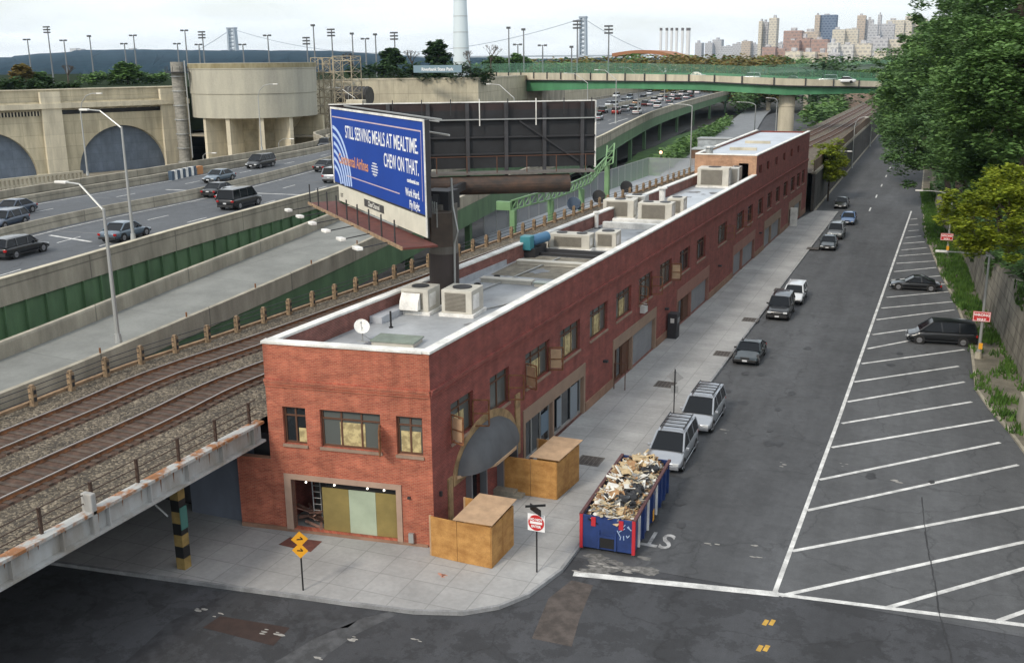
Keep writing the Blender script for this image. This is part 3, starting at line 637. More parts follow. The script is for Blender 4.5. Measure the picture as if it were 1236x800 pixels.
# windows
PANE2 = plain('hazy_glass', (.10,.11,.105), .15, 0, .8)
def window(fr, s0, s1, z0, z1, style, seed, parent=bld):
    R = random.Random(seed); f = MB()
    o0, o1 = -.24, -.16; t = .09
    fr.box(f,s0,s0+t,z0,z1,o0,o1); fr.box(f,s1-t,s1,z0,z1,o0,o1); fr.box(f,s0+t,s1-t,z0,z0+t,o0,o1); fr.box(f,s0+t,s1-t,z1-t,z1,o0,o1)
    zt = z1-.42; fr.box(f,s0+t,s1-t,zt-.05,zt+.02,o0,o1)
    n = 3 if s1-s0 > 2.4 else 2
    for k in range(1,n): c = s0+(s1-s0)*k/n; fr.box(f,c-.04,c+.04,z0+t,z1-t,o0+.003,o1-.003)
    ob = f.build('window', BROWNF, parent)
    sl_ = MB(); fr.box(sl_, s0-.05,s1+.05,z0-.13,z0-.004,-.2,.07); sl_.build('sill', mat('stone_sill',(.27,.19,.14),.9,.2,2), ob)
    g1 = MB(); g1.face([fr.P(s0+t,z0+t,-.215),fr.P(s1-t,z0+t,-.215),fr.P(s1-t,z1-t,-.215),fr.P(s0+t,z1-t,-.215)]); g1.build('pane', PANE2 if style != 'dark' else GLASS, ob)
    if 'paper' in style:
        p = MB(); a,b = (s0+.15,s1-.15) if style == 'paper' else (s0+(s1-s0)*.3,s1-(s1-s0)*.28)
        zz = zt-.06 if style == 'paper' else zt-.1
        fr.box(p,a,b,z0+.1,zz-R.uniform(0,.25),-.20,-.19); p.build('board', PAPER, ob)
    if 'open' in style:
        # a casement hung open on one side
        for sgn in ((1,) if R.random() < .6 else (1,-1)):
            hs = s1-.05 if sgn > 0 else s0+.05; c = MB(); ln = .75; dd = fr.n*math.cos(.35)+fr.d*math.sin(.35)*sgn
            def Q(u,z): b = fr.p+fr.d*hs+dd*u; return (b[0],b[1],z)
            for (u0,z0_,u1,z1_) in ((0,z0+.1,0,zt-.06),(ln,z0+.1,ln,zt-.06),(0,z0+.1,ln,z0+.1),(0,zt-.06,ln,zt-.06),(0,(z0+zt)/2,ln,(z0+zt)/2)): c.beam(Q(u0,z0_),Q(u1,z1_),.06,.06)
            c.build('casement', RUST, ob)
            if R.random() < .35: pp = MB(); pp.face([Q(.08,z0+.2),Q(ln-.08,z0+.2),Q(ln-.08,zt-.15),Q(.08,zt-.15)]); pp.build('board', PLY_L, ob)
    return ob
ST = ['paper_mid open','dark open','paper open','paper_mid','paper_mid','paper_mid','dark open','dark open','dark','dark','dark open','dark open','dark','dark','dark','dark','dark','dark','dark','dark']
for i,(a,b) in enumerate(WINS): window(FE,a,b,WZ0,WZ1,ST[i],i)
for i,h in enumerate(FH[:3]): window(FF,*h,('dark','paper open','paper')[i],50+i)
p = MB(); FF.box(p,1.45,1.82,4.55,5.2,-.155,-.14); p.build('board', PAPER, bld)
for a,b,c,d in uh:
    f = MB(); FB.box(f,a,a+.08,c,d,-.24,-.16); FB.box(f,b-.08,b,c,d,-.24,-.16); FB.box(f,a+.08,b-.08,c,c+.07,-.24,-.16); FB.box(f,a+.08,b-.08,d-.07,d,-.24,-.16); FB.box(f,(a+b)/2-.03,(a+b)/2+.03,c+.07,d-.07,-.24,-.17)
    ob = f.build('window', BROWNF, bld); g1 = MB(); g1.face([FB.P(a+.08,c+.07,-.215),FB.P(b-.08,c+.07,-.215),FB.P(b-.08,d-.07,-.215),FB.P(a+.08,d-.07,-.215)]); g1.build('pane', GLASS, ob)
# bays on the street
def bay_unit(i, s0, s1):
    TM = TAN if i in (0,1) else TAN2 if i in (2,3) else TAN
    f = MB(); hz = 2.55 if i < 2 else 2.3
    FE.box(f,s0,s0+.28,.12,BZ,-.3,.05); FE.box(f,s1-.28,s1,.12,BZ,-.3,.05); FE.box(f,s0+.28,s1-.28,hz,BZ,-.3,.045)
    mid = s0+(s1-s0)*(.42 if i else .45); FE.box(f,mid-.12,mid+.12,.12,hz,-.3,.03)
    ob = f.build('bay_surround', TM, bld)
    def roller(a,b):
        r = MB()
        k = int((hz-.15)/.09)
        for q in range(k): z = .15+q*(hz-.15)/k; FE.box(r,a,b,z,z+(hz-.15)/k-.012,-.28,-.20-(.01 if q%2 else 0))
        r.build('shutter', ROLLER, ob)
    def shop(a,b,n=3,door=True):
        r = MB(); 
        for k in range(n+1): c = a+(b-a)*k/n; FE.box(r,c-.05,c+.05,.15,hz,-.26,-.18)
        FE.box(r,a,b,.15,.35,-.27,-.19); FE.box(r,a,b,hz-.12,hz-.001,-.27,-.19); r.build('shop_frame', STEEL if i == 0 else BROWNF, ob)
        gg = MB(); gg.face([FE.P(a,.3,-.24),FE.P(b,.3,-.24),FE.P(b,hz,-.24),FE.P(a,hz,-.24)]); gg.build('pane', GLASS, ob)
    if i == 0:
        shop(s0+.3,mid-.14,3); shop(mid+.14,s1-.3,3)
        bl = MB(); FE.box(bl,s0+2.9,s0+4.0,.9,2.1,-.17,-.15); bl.build('poster', plain('poster_blue',(.12,.17,.22),.5), ob)
        bl = MB(); FE.box(bl,mid+1.0,mid+1.7,.5,2.2,-.17,-.15); bl.build('leaning_panel', plain('panel_grey',(.20,.23,.26),.5), ob); bl = MB(); FE.box(bl,mid+3.2,mid+4.4,.3,2.3,-.17,-.15); bl.build('leaning_panel', plain('panel_grey',(.20,.23,.26),.5), ob)
    elif i in (1,2):
        shop(s0+.3,s0+(mid-s0)*.55,2)
        dr = MB(); FE.box(dr,s0+(mid-s0)*.6,mid-.2,.15,hz-.25,-.25,-.18); dr.build('door', mat('brown_door',(.10,.04,.02),.6,.2,2), ob)
        hd = MB(); hd.cyl(FE.P(mid-.5,1.1,-.15),FE.P(mid-.5,1.3,-.15),.02); hd.build('handle', STEEL, ob) if False else None
        roller(mid+.13,s1-.3)
    elif i == 5:
        shop(s0+.3,mid-.14,2); roller(mid+.13,s1-.3)
    else:
        roller(s0+.3,mid-.14); roller(mid+.13,s1-.3)
    return ob
for i,(a,b) in enumerate(BAYS): bay_unit(i,a,b)
# front opening
fo = MB(); FF.box(fo,.62,.95,.2,3.0,-.3,.06); FF.box(fo,6.05,6.3,.2,3.0,-.3,.06); FF.box(fo,.95,6.05,2.75,3.0,-.3,.055)
fo_ = fo.build('shop_opening_surround', mat('tan_surround',(.36,.25,.19),.9,.15,1), bld)
bx = MB(); bx.use(plain('soffit_black',(.008,.008,.009),.4)); FF.box(bx,2.6,6.04,2.42,2.74,-.28,-.22)
bx.build('sign_box', None, fo_)
b1 = MB(); 
for k,(a,b,m_) in enumerate(((2.35,3.65,mat('olive_board',(.22,.17,.055),.8,.2,1)),(3.66,4.95,mat('mint_board',(.34,.40,.30),.8,.12,1)),(4.96,6.04,MC['olive_board']))): b1.use(m_); FF.box(b1,a,b,.3,2.40,-.24,-.21)
b1.build('gypsum_board', None, fo_)
b1 = MB(); b1.cyl(FF.P(1.5,.3,-1.0),FF.P(1.2,2.4,-1.5),.03,n=6); b1.cyl(FF.P(1.9,.3,-1.0),FF.P(1.6,2.4,-1.5),.03,n=6)
for k in range(7): b1.cyl(FF.P(1.5-.04*k,.5+.28*k,-1.05-.06*k),FF.P(1.9-.04*k,.5+.28*k,-1.05-.06*k),.02,n=6)
b1.build('ladder', plain('aluminium',(.5,.5,.5),.4,.7), label='aluminium step ladder leaning inside the front opening', cat='ladder')
b1 = MB(); R = random.Random(1)
for k in range(14): b1.rbox(FF.P(R.uniform(1.1,2.3),.3+R.random()*.5,-R.uniform(.5,1.4)),(R.uniform(.5,1.4),.12,.05),(R.uniform(-.6,.6),R.uniform(-.5,.5),R.uniform(-1,1)))
b1.build('scrap_heap', mat('scrap',(.22,.12,.09),.8,.5,3), kind='stuff', label='heap of scrap boards lying inside the front opening', cat='scrap')
for s_ in (3.0,4.6,5.4,1.6):
    lm = MB(); lm.sphere(FF.P(s_,2.58,-.17),.045,8,6); ob = lm.build('bulb', plain('lit_bulb',(1,.92,.75),.5,emit=4), fo_)
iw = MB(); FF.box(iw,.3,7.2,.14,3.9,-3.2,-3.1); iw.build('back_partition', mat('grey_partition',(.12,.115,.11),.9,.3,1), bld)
# corner bits: meter, wall lamp
mt = MB(); FF.box(mt,6.62,6.85,.35,.8,.06,.2); mt.build('meter_box', STEEL, bld)
mt = MB(); FF.box(mt,6.6,6.72,2.4,2.5,0,.12); FE.box(mt,.55,.65,2.4,2.62,0,.12); mt.build('wall_fitting', DARK, bld)
for s_,z_ in ((23.0,2.35),(37.6,2.5),(55.9,2.45),(76.0,2.4)): mt = MB(); FE.box(mt,s_,s_+.25,z_,z_+.14,0,.3); mt.build('wall_fitting', DARK, bld)
# ------------------------------------------------------------------ arched entrance
ar = MB(); n = 20; aw = []
pts = [FE.P(5.4-3.6*math.cos(math.pi*k/n), 2.35+2.35*math.sin(math.pi*k/n), .10) for k in range(n+1)]
ptb = [FE.P(5.4-3.6*math.cos(math.pi*k/n), 2.35+2.35*math.sin(math.pi*k/n), .004) for k in range(n+1)]
ar.face(pts[::-1]); 
for k in range(n): ar.face([pts[k],pts[k+1],ptb[k+1],ptb[k]])
FE.box(ar,1.35,1.75,.15,2.9,.004,.08); FE.box(ar,8.95,9.5,1.2,4.5,.004,.08)
ar.build('plywood_arch', PLY_L if False else mat('arch_plywood',(.30,.20,.10),.8,.4,2), bld)
hd = MB(); vs=[]; fs=[]; nk, nj = 18, 6
for j in range(nj+1):
    t = j/nj*math.pi/2
    for k in range(nk+1):
        a = math.pi*k/nk; r = math.cos(t)
        vs.append(FE.P(5.2-3.05*math.cos(a)*(.35+.65*r), 2.75+1.6*math.sin(a)*r, .12+1.0*math.sin(t)))
for j in range(nj):
    for k in range(nk): a=j*(nk+1)+k; fs.append((a,a+nk+1,a+nk+2,a+1))
hd.add(vs,fs); ah = hd.build('awning', mat('charcoal_awning',(.085,.088,.095),.8,.2,1), bld, smooth=True)
tr_ = MB(); tr_.beam(FE.P(2.0,2.72,.14),FE.P(4.15,2.72,1.14),.08,.12); tr_.beam(FE.P(4.15,2.72,1.14),FE.P(6.45,2.72,1.14),.08,.12); tr_.beam(FE.P(6.45,2.72,1.14),FE.P(8.6,2.72,.14),.08,.12); tr_.build('awning_trim', PLY_L, ah)
dr = MB(); FE.box(dr,6.7,8.5,.45,2.75,-.3,-.26); dr.build('door', mat('oak_door',(.20,.075,.025),.5,.3,3), bld)
df = MB()
for s_ in (6.68,8.42): FE.box(df,s_,s_+.12,.16,2.72,-.05,.35)
FE.box(df,6.8,8.42,2.6,2.72,-.05,.35); df.build('door_frame', plain('grey_frame',(.20,.21,.23),.5,.3), bld); df = MB()
for s_ in (3.2,4.82): FE.box(df,s_,s_+.12,.16,2.55,-.05,.3)
FE.box(df,3.32,4.82,2.4,2.55,-.05,.3); df.build('door_frame', plain('grey_frame',(.20,.21,.23),.5,.3), bld)
df = MB(); FE.box(df,3.3,4.9,.15,2.4,-.3,-.26); df.build('door', GLASS, bld)
st = MB(); FE.box(st,6.2,9.1,.15,.30,.0,1.5); FE.box(st,6.2,9.1,.30,.45,.0,1.1); st.build('front_steps', CONC, bld, bevel=.01)
# window air conditioner
ac = MB(); FE.box(ac,31.0,31.75,3.75,4.3,-.05,.35); ac.build('window_air_conditioner', plain('ac_white',(.5,.5,.48),.5), label='small pale air conditioner hanging below an upper window of the brick side wall', cat='air conditioner', bevel=.02)
# black cabinet, grey cabinet, pole sign on pavement
cb = thing('vending_cabinet','tall black cabinet on the sidewalk beside the glazed doorway','cabinet',(*FE.P(38.6,.15,.5)[:2],.15))
m_ = MB(); FE.box(m_,38.1,39.0,.15,2.1,.12,.85); m_.build('body', DARK, cb, bevel=.03); m_ = MB(); FE.box(m_,38.25,38.85,1.35,1.75,.85,.87); m_.build('panel', plain('cab_panel',(.12,.13,.14),.3), cb)
m_ = MB(); FE.box(m_,38.07,38.098,1.4,1.75,.35,.65); m_.build('notice', WHITE, cb)
cb = thing('door_frame_stack','pale white door panel standing on the sidewalk near the far end of the brick building','door panel',(*FE.P(97.2,.15,.5)[:2],.15))
m_ = MB(); FE.box(m_,97.0,97.15,.15,2.5,.1,1.0); m_.build('leaf', WHITE, cb); m_ = MB(); FE.box(m_,97.15,97.2,1.1,1.2,.85,.95); m_.build('handle', DARK, cb)
# guard rail by garage
gr = MB(); gr.tube([FE.P(24.6,.15,.25),FE.P(24.6,1.9,.25),FE.P(24.6,1.9,1.0),FE.P(24.6,.15,1.0)],.035,6); gr.build('pipe_guard', BROWNF, label='brown pipe guard frame standing beside the second shopfront', cat='guard rail')
# plywood enclosures
def enclosure(label, pts, h, lid, open_side):
    t = thing('plywood_enclosure', label, 'plywood hoarding', (pts[0][0],pts[0][1],.15))
    for a,b in zip(pts,pts[1:]):
        L = math.dist(a,b); k = max(1,round(L/1.2))
        for j in range(k):
            p = np.array(a)+(np.array(b)-np.array(a))*j/k; q = np.array(a)+(np.array(b)-np.array(a))*(j+.985)/k; f = Frame(p,q); m = MB(); f.box(m,0,f.L,.16,h+rnd.uniform(-.05,.03),-.02,.02); m.build('panel', PLY, t)
    for p in pts: m = MB(); m.beam((p[0]-.05,p[1]+.05,.15),(p[0]-.05,p[1]+.05,h-.02),.08,.08); m.build('post', PLY_L, t)
    m = MB(); m.hexa([(*lid[0],lid[4]-.03),(*lid[1],lid[4]-.03),(*lid[2],lid[5]-.03),(*lid[3],lid[5]-.03),(*lid[0],lid[4]),(*lid[1],lid[4]),(*lid[2],lid[5]),(*lid[3],lid[5])]); m.build('lid', PLY_L, t)
    return t
enclosure('orange plywood enclosure with a tilted lid at the corner of the brick building', [(-18.8,36.3),(-17.5,36.2),(-15.9,36.15),(-15.85,38.5),(-18.2,38.55)], 2.05, [(-17.6,36.0),(-15.8,36.05),(-15.75,38.7),(-17.55,38.7),2.2,2.3], 0)
enclosure('orange plywood enclosure with a tilted lid further up the sidewalk past the arched entrance', [(-18.4,43.7),(-15.7,43.75),(-15.45,46.4),(-17.7,46.5)], 2.1, [(-17.1,43.7),(-15.55,43.7),(-15.3,46.6),(-16.9,46.6),2.25,2.32], 0)

# ================================================================== ROOF EQUIPMENT
ACW = mat('ac_casing', (.50,.48,.42), .6, .15, 1.2)
def hvac(label, x, y, sx, sy, h, rz=0, fans=1, z=RZ, grille='front', group='air handling units on the flat roof', casing=None):
    t = thing('rooftop_air_unit', label, 'air conditioner', (x,y,z), rz, group)
    m = MB(); m.box(-sx/2-.12,sx/2+.12,-sy/2-.12,sy/2+.12,0,.18); m.build('base', WHITE, t, local=True)
    m = MB(); m.box(-sx/2,sx/2,-sy/2,sy/2,.18,h); m.build('casing', casing or ACW, t, local=True, bevel=.03)
    for k in range(fans):
        cx_ = (k-(fans-1)/2)*sx*.5; m = MB(); m.cyl((cx_,0,h),(cx_,0,h+.05),min(sx,sy)*.3/(1 if fans == 1 else 1.1),n=18); m.build('fan', DARK, t, local=True)
    m = MB(); k = int((h-.4)/.07)
    for q in range(k): z_ = .3+q*.07; m.box(-sx*.38,sx*.30,-sy/2-.035,-sy/2-.005,z_,z_+.035)
    m.build('grille', mat('fin_grille',(.16,.14,.11),.7,.2,4), t, local=True)
    m = MB(); m.box(sx/2+.003,sx/2+.02,-sy*.4,sy*.1,.4,h-.25); m.build('access_panel', casing or WHITE, t, local=True)
    return t
u = hvac('pale rooftop air unit with a sloped white hood, nearest the brown column', -24.6, 47.2, 1.55, 1.6, 1.35, .05)
m = MB(); m.hexa([(-.7,-1.25,.3),(.35,-1.25,.3),(.35,-.86,.3),(-.7,-.86,.3),(-.7,-1.15,.75),(.35,-1.15,.75),(.35,-.86,1.15),(-.7,-.86,1.15)]); m.build('hood', WHITE, u, local=True)
hvac('pale rooftop air unit with a dark square grille, beside the white hooded one', -22.3, 47.5, 1.7, 1.7, 1.4, .05)
hvac('wide low air unit with three dark grilles in the middle of the roof', -23.0, 67.2, 2.9, 1.4, 1.15, .05, 2)
hvac('grey air unit with a fan on top, right of the wide low unit', -20.7, 68.3, 1.5, 1.5, 1.25, .05)
hvac('small air unit with white rails, left of the wide low unit', -25.05, 67.0, 1.0, 1.1, 1.0, .05)
hvac('cream air unit with a dark end grille beyond the white roof kerb', -23.9, 82.2, 2.6, 1.5, 1.6, .05)
u = hvac('cream double air unit, the larger one beyond the white roof kerb', -20.7, 81.8, 2.8, 1.6, 1.55, .05, 2)
hvac('grey air unit standing behind the cream double unit', -19.9, 85.6, 1.4, 1.6, 1.5, .05)
hvac('low grey air unit behind the cream unit near the roof edge', -24.2, 88.5, 1.8, 1.5, 1.2, .05, casing=STEEL)
hvac('big pale air unit with a sloped front against the tan brick wall', -20.9, 106.4, 3.2, 2.2, 2.0, .03)
hvac('grey louvred air unit between the big pale unit and the dark roof door', -18.9, 107.6, .9, 2.0, 2.0, .03, casing=STEEL)
# cooling cylinder (blue motor)
bm = thing('blue_blower', 'blue cylindrical blower by the parapet in the middle of the roof', 'blower', (-24.9,64.8,RZ)); m = MB(); m.cyl((-24.85,63.9,RZ+1.0),(-24.3,65.6,RZ+1.1),.36,n=16); m.build('drum', plain('blue_paint',(.06,.17,.30),.5), bm, smooth=False)
m = MB(); m.box(-25.3,-24.55,63.1,63.9,RZ+.5,RZ+1.45); m.build('housing', plain('teal_paint',(.04,.22,.26),.5), bm, bevel=.06); m = MB(); m.box(-25.1,-24.3,63.3,65.6,RZ,RZ+.6); m.build('frame', DARK, bm)
# conduits, tar patches and puddles on the roof
for pts_ in ([(-24.0,48.0,RZ+.08),(-23.2,56,RZ+.08),(-22.6,63.5,RZ+.08)],[(-21.5,48.5,RZ+.06),(-19.9,52,RZ+.06),(-19.2,60,RZ+.06)],[(-25.0,68,RZ+.08),(-24.2,76,RZ+.08)],[(-20.0,69,RZ+.08),(-19.3,76,RZ+.08)],[(-19.3,83,RZ+.1),(-18.6,95,RZ+.1),(-19.0,105,RZ+.1)]): cd_ = MB(); cd_.tube(pts_,.045,6); cd_.build('conduit', STEEL, bld)
R = random.Random(31)
for k in range(30):
    y = R.uniform(38,107); xa = xat([(-26.72,36.05),(-23.3,109.6)],y)+1.0; xb = xat([E0,E1],y)-1.0; x = R.uniform(xa,xb); r = R.uniform(.15,.8); a0 = R.uniform(0,3)
    pt2 = MB(); pt2.face([(x+r*math.cos(a+a0)*R.uniform(.6,1.3),y+r*1.3*math.sin(a+a0)*R.uniform(.6,1.3),RZ+.009+k*.0002) for a in np.linspace(0,6.28,13)[:-1]]); pt2.build('tar_patch', mat('roof_tar',(.14,.145,.155),.35,.4,1.2), bld)
# vents
def pipe_vent(label, x, y, h, r, m_=None, z=RZ, cap=True):
    t = thing('vent_pipe', label, 'vent', (x,y,z)); m = MB(); m.cyl((0,0,0),(0,0,h),r,n=12); m.build('pipe', m_ or WHITE, t, local=True)
    if cap: m = MB(); m.cyl((0,0,h),(0,0,h+.12),r*1.7,r*1.5,n=12); m.build('cap', m_ or WHITE, t, local=True)
    m = MB(); m.cyl((0,0,0),(0,0,.06),r*2.2,n=12); m.build('flange', m_ or DARK, t, local=True)
pipe_vent('thin black pipe vent on the near part of the roof', -24.4, 43.5, .85, .05, BLACK, cap=False)
pipe_vent('white capped vent pipe rising from the white roof kerb', -24.2, 76.6, 1.2, .16)
pipe_vent('round metal vent on the roof of the raised block', -22.6, 111.6, .8, .4, STEEL, z=TB-.18)
pipe_vent('white capped vent behind the cream units', -22.6, 91.2, 1.5, .28)
for x,y,lb in ((-24.5,54.3,'black drain disc on the roof right of the brown column'),(-24.3,56.8,'farther black drain disc on the roof right of the brown column')):
    m = MB(); m.cyl((x,y,RZ),(x,y,RZ+.07),.2,n=14); m.cyl((x,y,RZ+.07),(x,y,RZ+.10),.12,n=14); m.build('roof_drain', BLACK, label=lb, cat='roof drain')
# dish
ds = thing('satellite_dish','white satellite dish on the near left corner of the roof','satellite dish',(-24.4,40.7,RZ)); m = MB(); vs=[];fs=[];nd=Vector((.35,-.7,.6)).normalized();u_=nd.orthogonal().normalized();v_=nd.cross(u_);c0=Vector((-24.4,40.7,RZ+.75))
vs.append(c0-nd*.08)
for r_,dz in ((.2,-.05),(.36,.03)):
    for k in range(16): a=6.2832*k/16; vs.append(c0+u_*r_*math.cos(a)+v_*r_*1.08*math.sin(a)+nd*dz)
for k in range(16): fs.append((0,1+k,1+(k+1)%16)); fs.append((1+k,17+k,17+(k+1)%16,1+(k+1)%16))
m.add(vs,fs); m.build('dish', WHITE, ds, smooth=True); m = MB(); m.cyl((-24.4,40.7,RZ),(-24.4,40.72,RZ+.7),.03,n=8); m.beam((-24.7,40.7,RZ+.02),(-24.1,40.7,RZ+.02),.06,.04); m.cyl((-24.4,40.8,RZ+.3),(-24.1,41.1,RZ),.015,n=6); m.build('mast', STEEL, ds)
m = MB(); m.cyl(c0+Vector((0,0,-.3)),c0+nd*.45+Vector((0,0,-.05)),.015,n=6); m.sphere(c0+nd*.47,.05); m.build('feed_arm', STEEL, ds)
def hatch(label, x, y, a, b, rz, m_=None):
    t = thing('roof_hatch', label, 'skylight', (x,y,RZ), rz); m = MB(); m.box(-a/2,a/2,-b/2,b/2,0,.2); m.build('kerb', ACW, t, local=True); m = MB(); m.box(-a/2-.06,a/2+.06,-b/2-.06,b/2+.06,.2,.27); m.build('lid', m_ or mat('hatch_glass',(.22,.26,.22),.25,.2,2), t, local=True)
hatch('low glazed skylight hatch near the front parapet', -22.7, 41.0, 2.1, 1.2, .1)
hatch('long flat skylight kerb right of the column on the roof', -23.0, 55.3, 3.2, .5, .03, ACW)
hatch('long narrow cream skylight on the brown gravel roofing', -22.3, 61.2, 4.6, .5, .03, ACW)
hatch('second flat skylight by the east parapet, next to the long one', -20.3, 55.1, 1.6, .5, .03)
# ================================================================== RAILWAY VIADUCT
TZ = 5.4
LE = [(-38.9,-30),(-38.9,34),(-39.1,40),(-38.2,48),(-37.6,56),(-36.6,68),(-35.4,85),(-33.4,115),(-30.2,165),(-27.5,230),(-26,330),(-25,420)]
REg = [(-28.3,-30),(-28.3,36.9)]
BALL = None
def ballast():
    m = bpy.data.materials.new('ballast'); m.use_nodes = True; t = m.node_tree; b = t.nodes['Principled BSDF']; b.inputs['Roughness'].default_value = .95; n = t.nodes.new; l = t.links.new
    ge = n('ShaderNodeNewGeometry'); vo = n('ShaderNodeTexVoronoi'); vo.inputs['Scale'].default_value = 10.0; l(ge.outputs['Position'], vo.inputs['Vector'])
    r = n('ShaderNodeValToRGB'); e = r.color_ramp.elements; e[0].position = 0; e[0].color = (.04,.032,.024,1); e[1].position = 1; e[1].color = (.24,.20,.145,1); q = e.new(.6); q.color = (.09,.072,.05,1)
    sp_ = n('ShaderNodeSeparateColor'); l(vo.outputs['Color'], sp_.inputs[0]); l(sp_.outputs[0], r.inputs[0])
    nz = n('ShaderNodeTexNoise'); nz.inputs['Scale'].default_value = .8; nz.inputs['Detail'].default_value = 6; l(ge.outputs['Position'], nz.inputs[0]); mr = n('ShaderNodeMapRange'); mr.inputs['From Min'].default_value=.3; mr.inputs['From Max'].default_value=.7; mr.inputs['To Min'].default_value=.65; mr.inputs['To Max'].default_value=1.25; l(nz.outputs[0], mr.inputs[0])
    dm = n('ShaderNodeMapRange'); dm.inputs['From Max'].default_value = .09; dm.inputs['From Min'].default_value = .0; dm.inputs['To Min'].default_value = 1.0; dm.inputs['To Max'].default_value = .45; l(vo.outputs['Distance'], dm.inputs[0])
    mu = n('ShaderNodeMath'); mu.operation='MULTIPLY'; l(mr.outputs[0], mu.inputs[0]); mu.inputs[1].default_value = 1
    mm = n('ShaderNodeMix'); mm.data_type='RGBA'; mm.blend_type='MULTIPLY'; mm.inputs[0].default_value=1; l(r.outputs[0], mm.inputs[6]); l(mu.outputs[0], mm.inputs[7]); l(mm.outputs[2], b.inputs['Base Color'])
    bp = n('ShaderNodeBump'); bp.inputs['Strength'].default_value=.8; bp.inputs['Distance'].default_value=.04; bp.invert=True; l(vo.outputs['Distance'], bp.inputs['Height']); l(bp.outputs[0], b.inputs['Normal']); return m
BALL = ballast()
def ledge(y): return xat(LE, y)
def redge(y):
    if y <= 36.9: return -26.8
    if y <= 109: return xat([(-26.75,36.9),(-23.35,109.6)], y)-.02
    if y <= 148.6: return -23.2+(y-109)/39.6*.3-.05
    return -15.3
YS = [-30,0,15,25,33,36.9]+[37,45,56,68,85,100,115,130,148.6]+[148.7,165,200,230,280,330,420]
vd = thing('railway_viaduct','railway viaduct with a rusty white steel girder crossing over the side street','viaduct',(-33,0,0))
dk = MB()
dk.prism([(-38.9,-30),(-27.15,-30),(-27.15,36.0),(-28.6,36.0),(-28.6,36.9),(-38.9,36.9)],4.65,5.3); dk.build('deck', DARK, vd)
GW = mat('rusty_white_girder', (.42,.42,.40), .8, .3, 1.3, .1, streak=2.2, col2=(.30,.13,.05), contrast=.10, det=9)
GWT = mat('weathered_white_girder', (.40,.41,.41), .8, .2, 1.0, .08, streak=3, col2=(.26,.24,.21), contrast=.3, det=9)
gd = MB(); gd.box(-27.13,-27.07,-30,35.95,4.6,5.35); gd.box(-27.14,-26.82,-30,35.95,4.5,4.6); gd.build('girder', GWT, vd)
gd = MB(); gd.box(-27.3,-26.85,-30,35.95,5.35,5.47); gd.build('girder_flange', GW, vd)
for k in range(16): gd = MB(); y = 35.2-k*2.2; gd.box(-27.065,-26.88,y,y+.06,4.602,5.348); gd.build('stiffener', GWT, vd)
for k in range(60):
    y = 35.5-k*.55+rnd.uniform(-.2,.2); h = rnd.uniform(.15,.9); w_ = rnd.uniform(.03,.12)
    if rnd.random() < .6: st = MB(); st.face([(-27.062,y,5.348),(-27.062,y+w_,5.348),(-27.062,y+w_*.3,5.348-h*.8)]); st.build('rust_streak', RUST, vd)
bl = MB(); bl.box(-27.35,-26.85,25.6,25.85,4.5,6.15); bl.build('girder_end_post', GWT, vd, bevel=.05)
ab = MB(); ab.prism([(-31.6,36.2),(-28.35,36.2),(-28.35,37.4),(-31.6,37.4)],.1,4.3); ab.build('abutment_pier', mat('blue_grey_paint',(.13,.15,.19),.8,.2,.7,streak=2), vd)
ab = MB(); ab.prism([(-60,37.5),(-26.9,37.0),(-26.9,37.9),(-60,38.4)],-.1,4.4); ab.build('abutment', mat('dark_abutment',(.05,.05,.055),.9,.3,1), vd)  # abutment wall in a mottled dark grey
cl = MB()
for k,z in enumerate(np.arange(.15,4.4,.53)): cl.use(YEL_SH if k%2==0 else BLACK); cl.box(-28.45,-28.02,31.3,31.72,z,min(z+.53,4.42))
cl.build('striped_column', None, vd, label='steel column striped in black and yellow'); 
cm_ = MB(); cm_.box(-28.017,-27.98,31.3,31.72,2.0,3.0); cm_.build('column_sign', plain('graffiti_green',(.05,.16,.14),.6), vd)
cm_ = MB(); cm_.tube([(-28.55,31.2,2.6),(-29.1,31.1,3.1),(-29.2,31.2,4.3)],.05,6); cm_.build('conduit', STEEL, vd)
for y in (18,5,-8): c2 = MB(); c2.box(-28.5,-27.9,y,y+.5,0,4.42); c2.box(-38.6,-38.0,y,y+.5,0,4.42); c2.build('column', DARK, vd)
DKB = plain('dark_rusty_rail',(.055,.032,.022),.8)
hr = MB(); ys_ = [35.4-k*2.35 for k in range(20)]
for k,y in enumerate(ys_): 
    p = MB(); p.box(-27.28,-27.18,y-.05,y+.05,5.47,6.45); p.build('rail_post', DKB, vd)
for z in (5.75,6.08,6.42): hr.cyl((-27.23,35.9,z),(-27.23,-12,z),.022,n=6)
hr.build('handrail', DKB, vd)
bb = MB(); bb.add([],[]); 
L1 = [(ledge(y),y,TZ-.02) for y in YS]; R1 = [(redge(y) if y > 36.9 else -27.28,y,TZ-.02) for y in YS]
ribbon(bb, L1, R1); bb.build('ballast_bed', BALL, kind='stuff', label='grey and brown track ballast along the railway', cat='ballast')
# loose stones that give the ballast an uneven skin near the camera
R = random.Random(8); bs = MB()
for k in range(15000):
    y = 14+R.random()**1.2*75; x = R.uniform(ledge(y)+.1, (redge(y) if y > 36.9 else -27.3)-.1); s = R.uniform(.03,.065)
    a = R.uniform(0,6.28); n = len(bs.v); z = TZ-.03
    q = [(s*math.cos(a+i*1.57)*R.uniform(.7,1.2), s*math.sin(a+i*1.57)*R.uniform(.7,1.2)) for i in range(4)]
    bs.v += [(x+u,y+v,z) for u,v in q]+[(x+R.uniform(-.02,.02),y,z+s*R.uniform(.7,1.3))]; bs.f += [(n,n+1,n+4),(n+1,n+2,n+4),(n+2,n+3,n+4),(n+3,n,n+4)]; bs.m += [0]*4
bs.build('ballast_stones', mat('ballast_stone',(.25,.215,.16),.95,.6,9,contrast=.25,col2=(.06,.048,.034)), kind='stuff', label='loose stones lying on the track ballast', cat='stones')
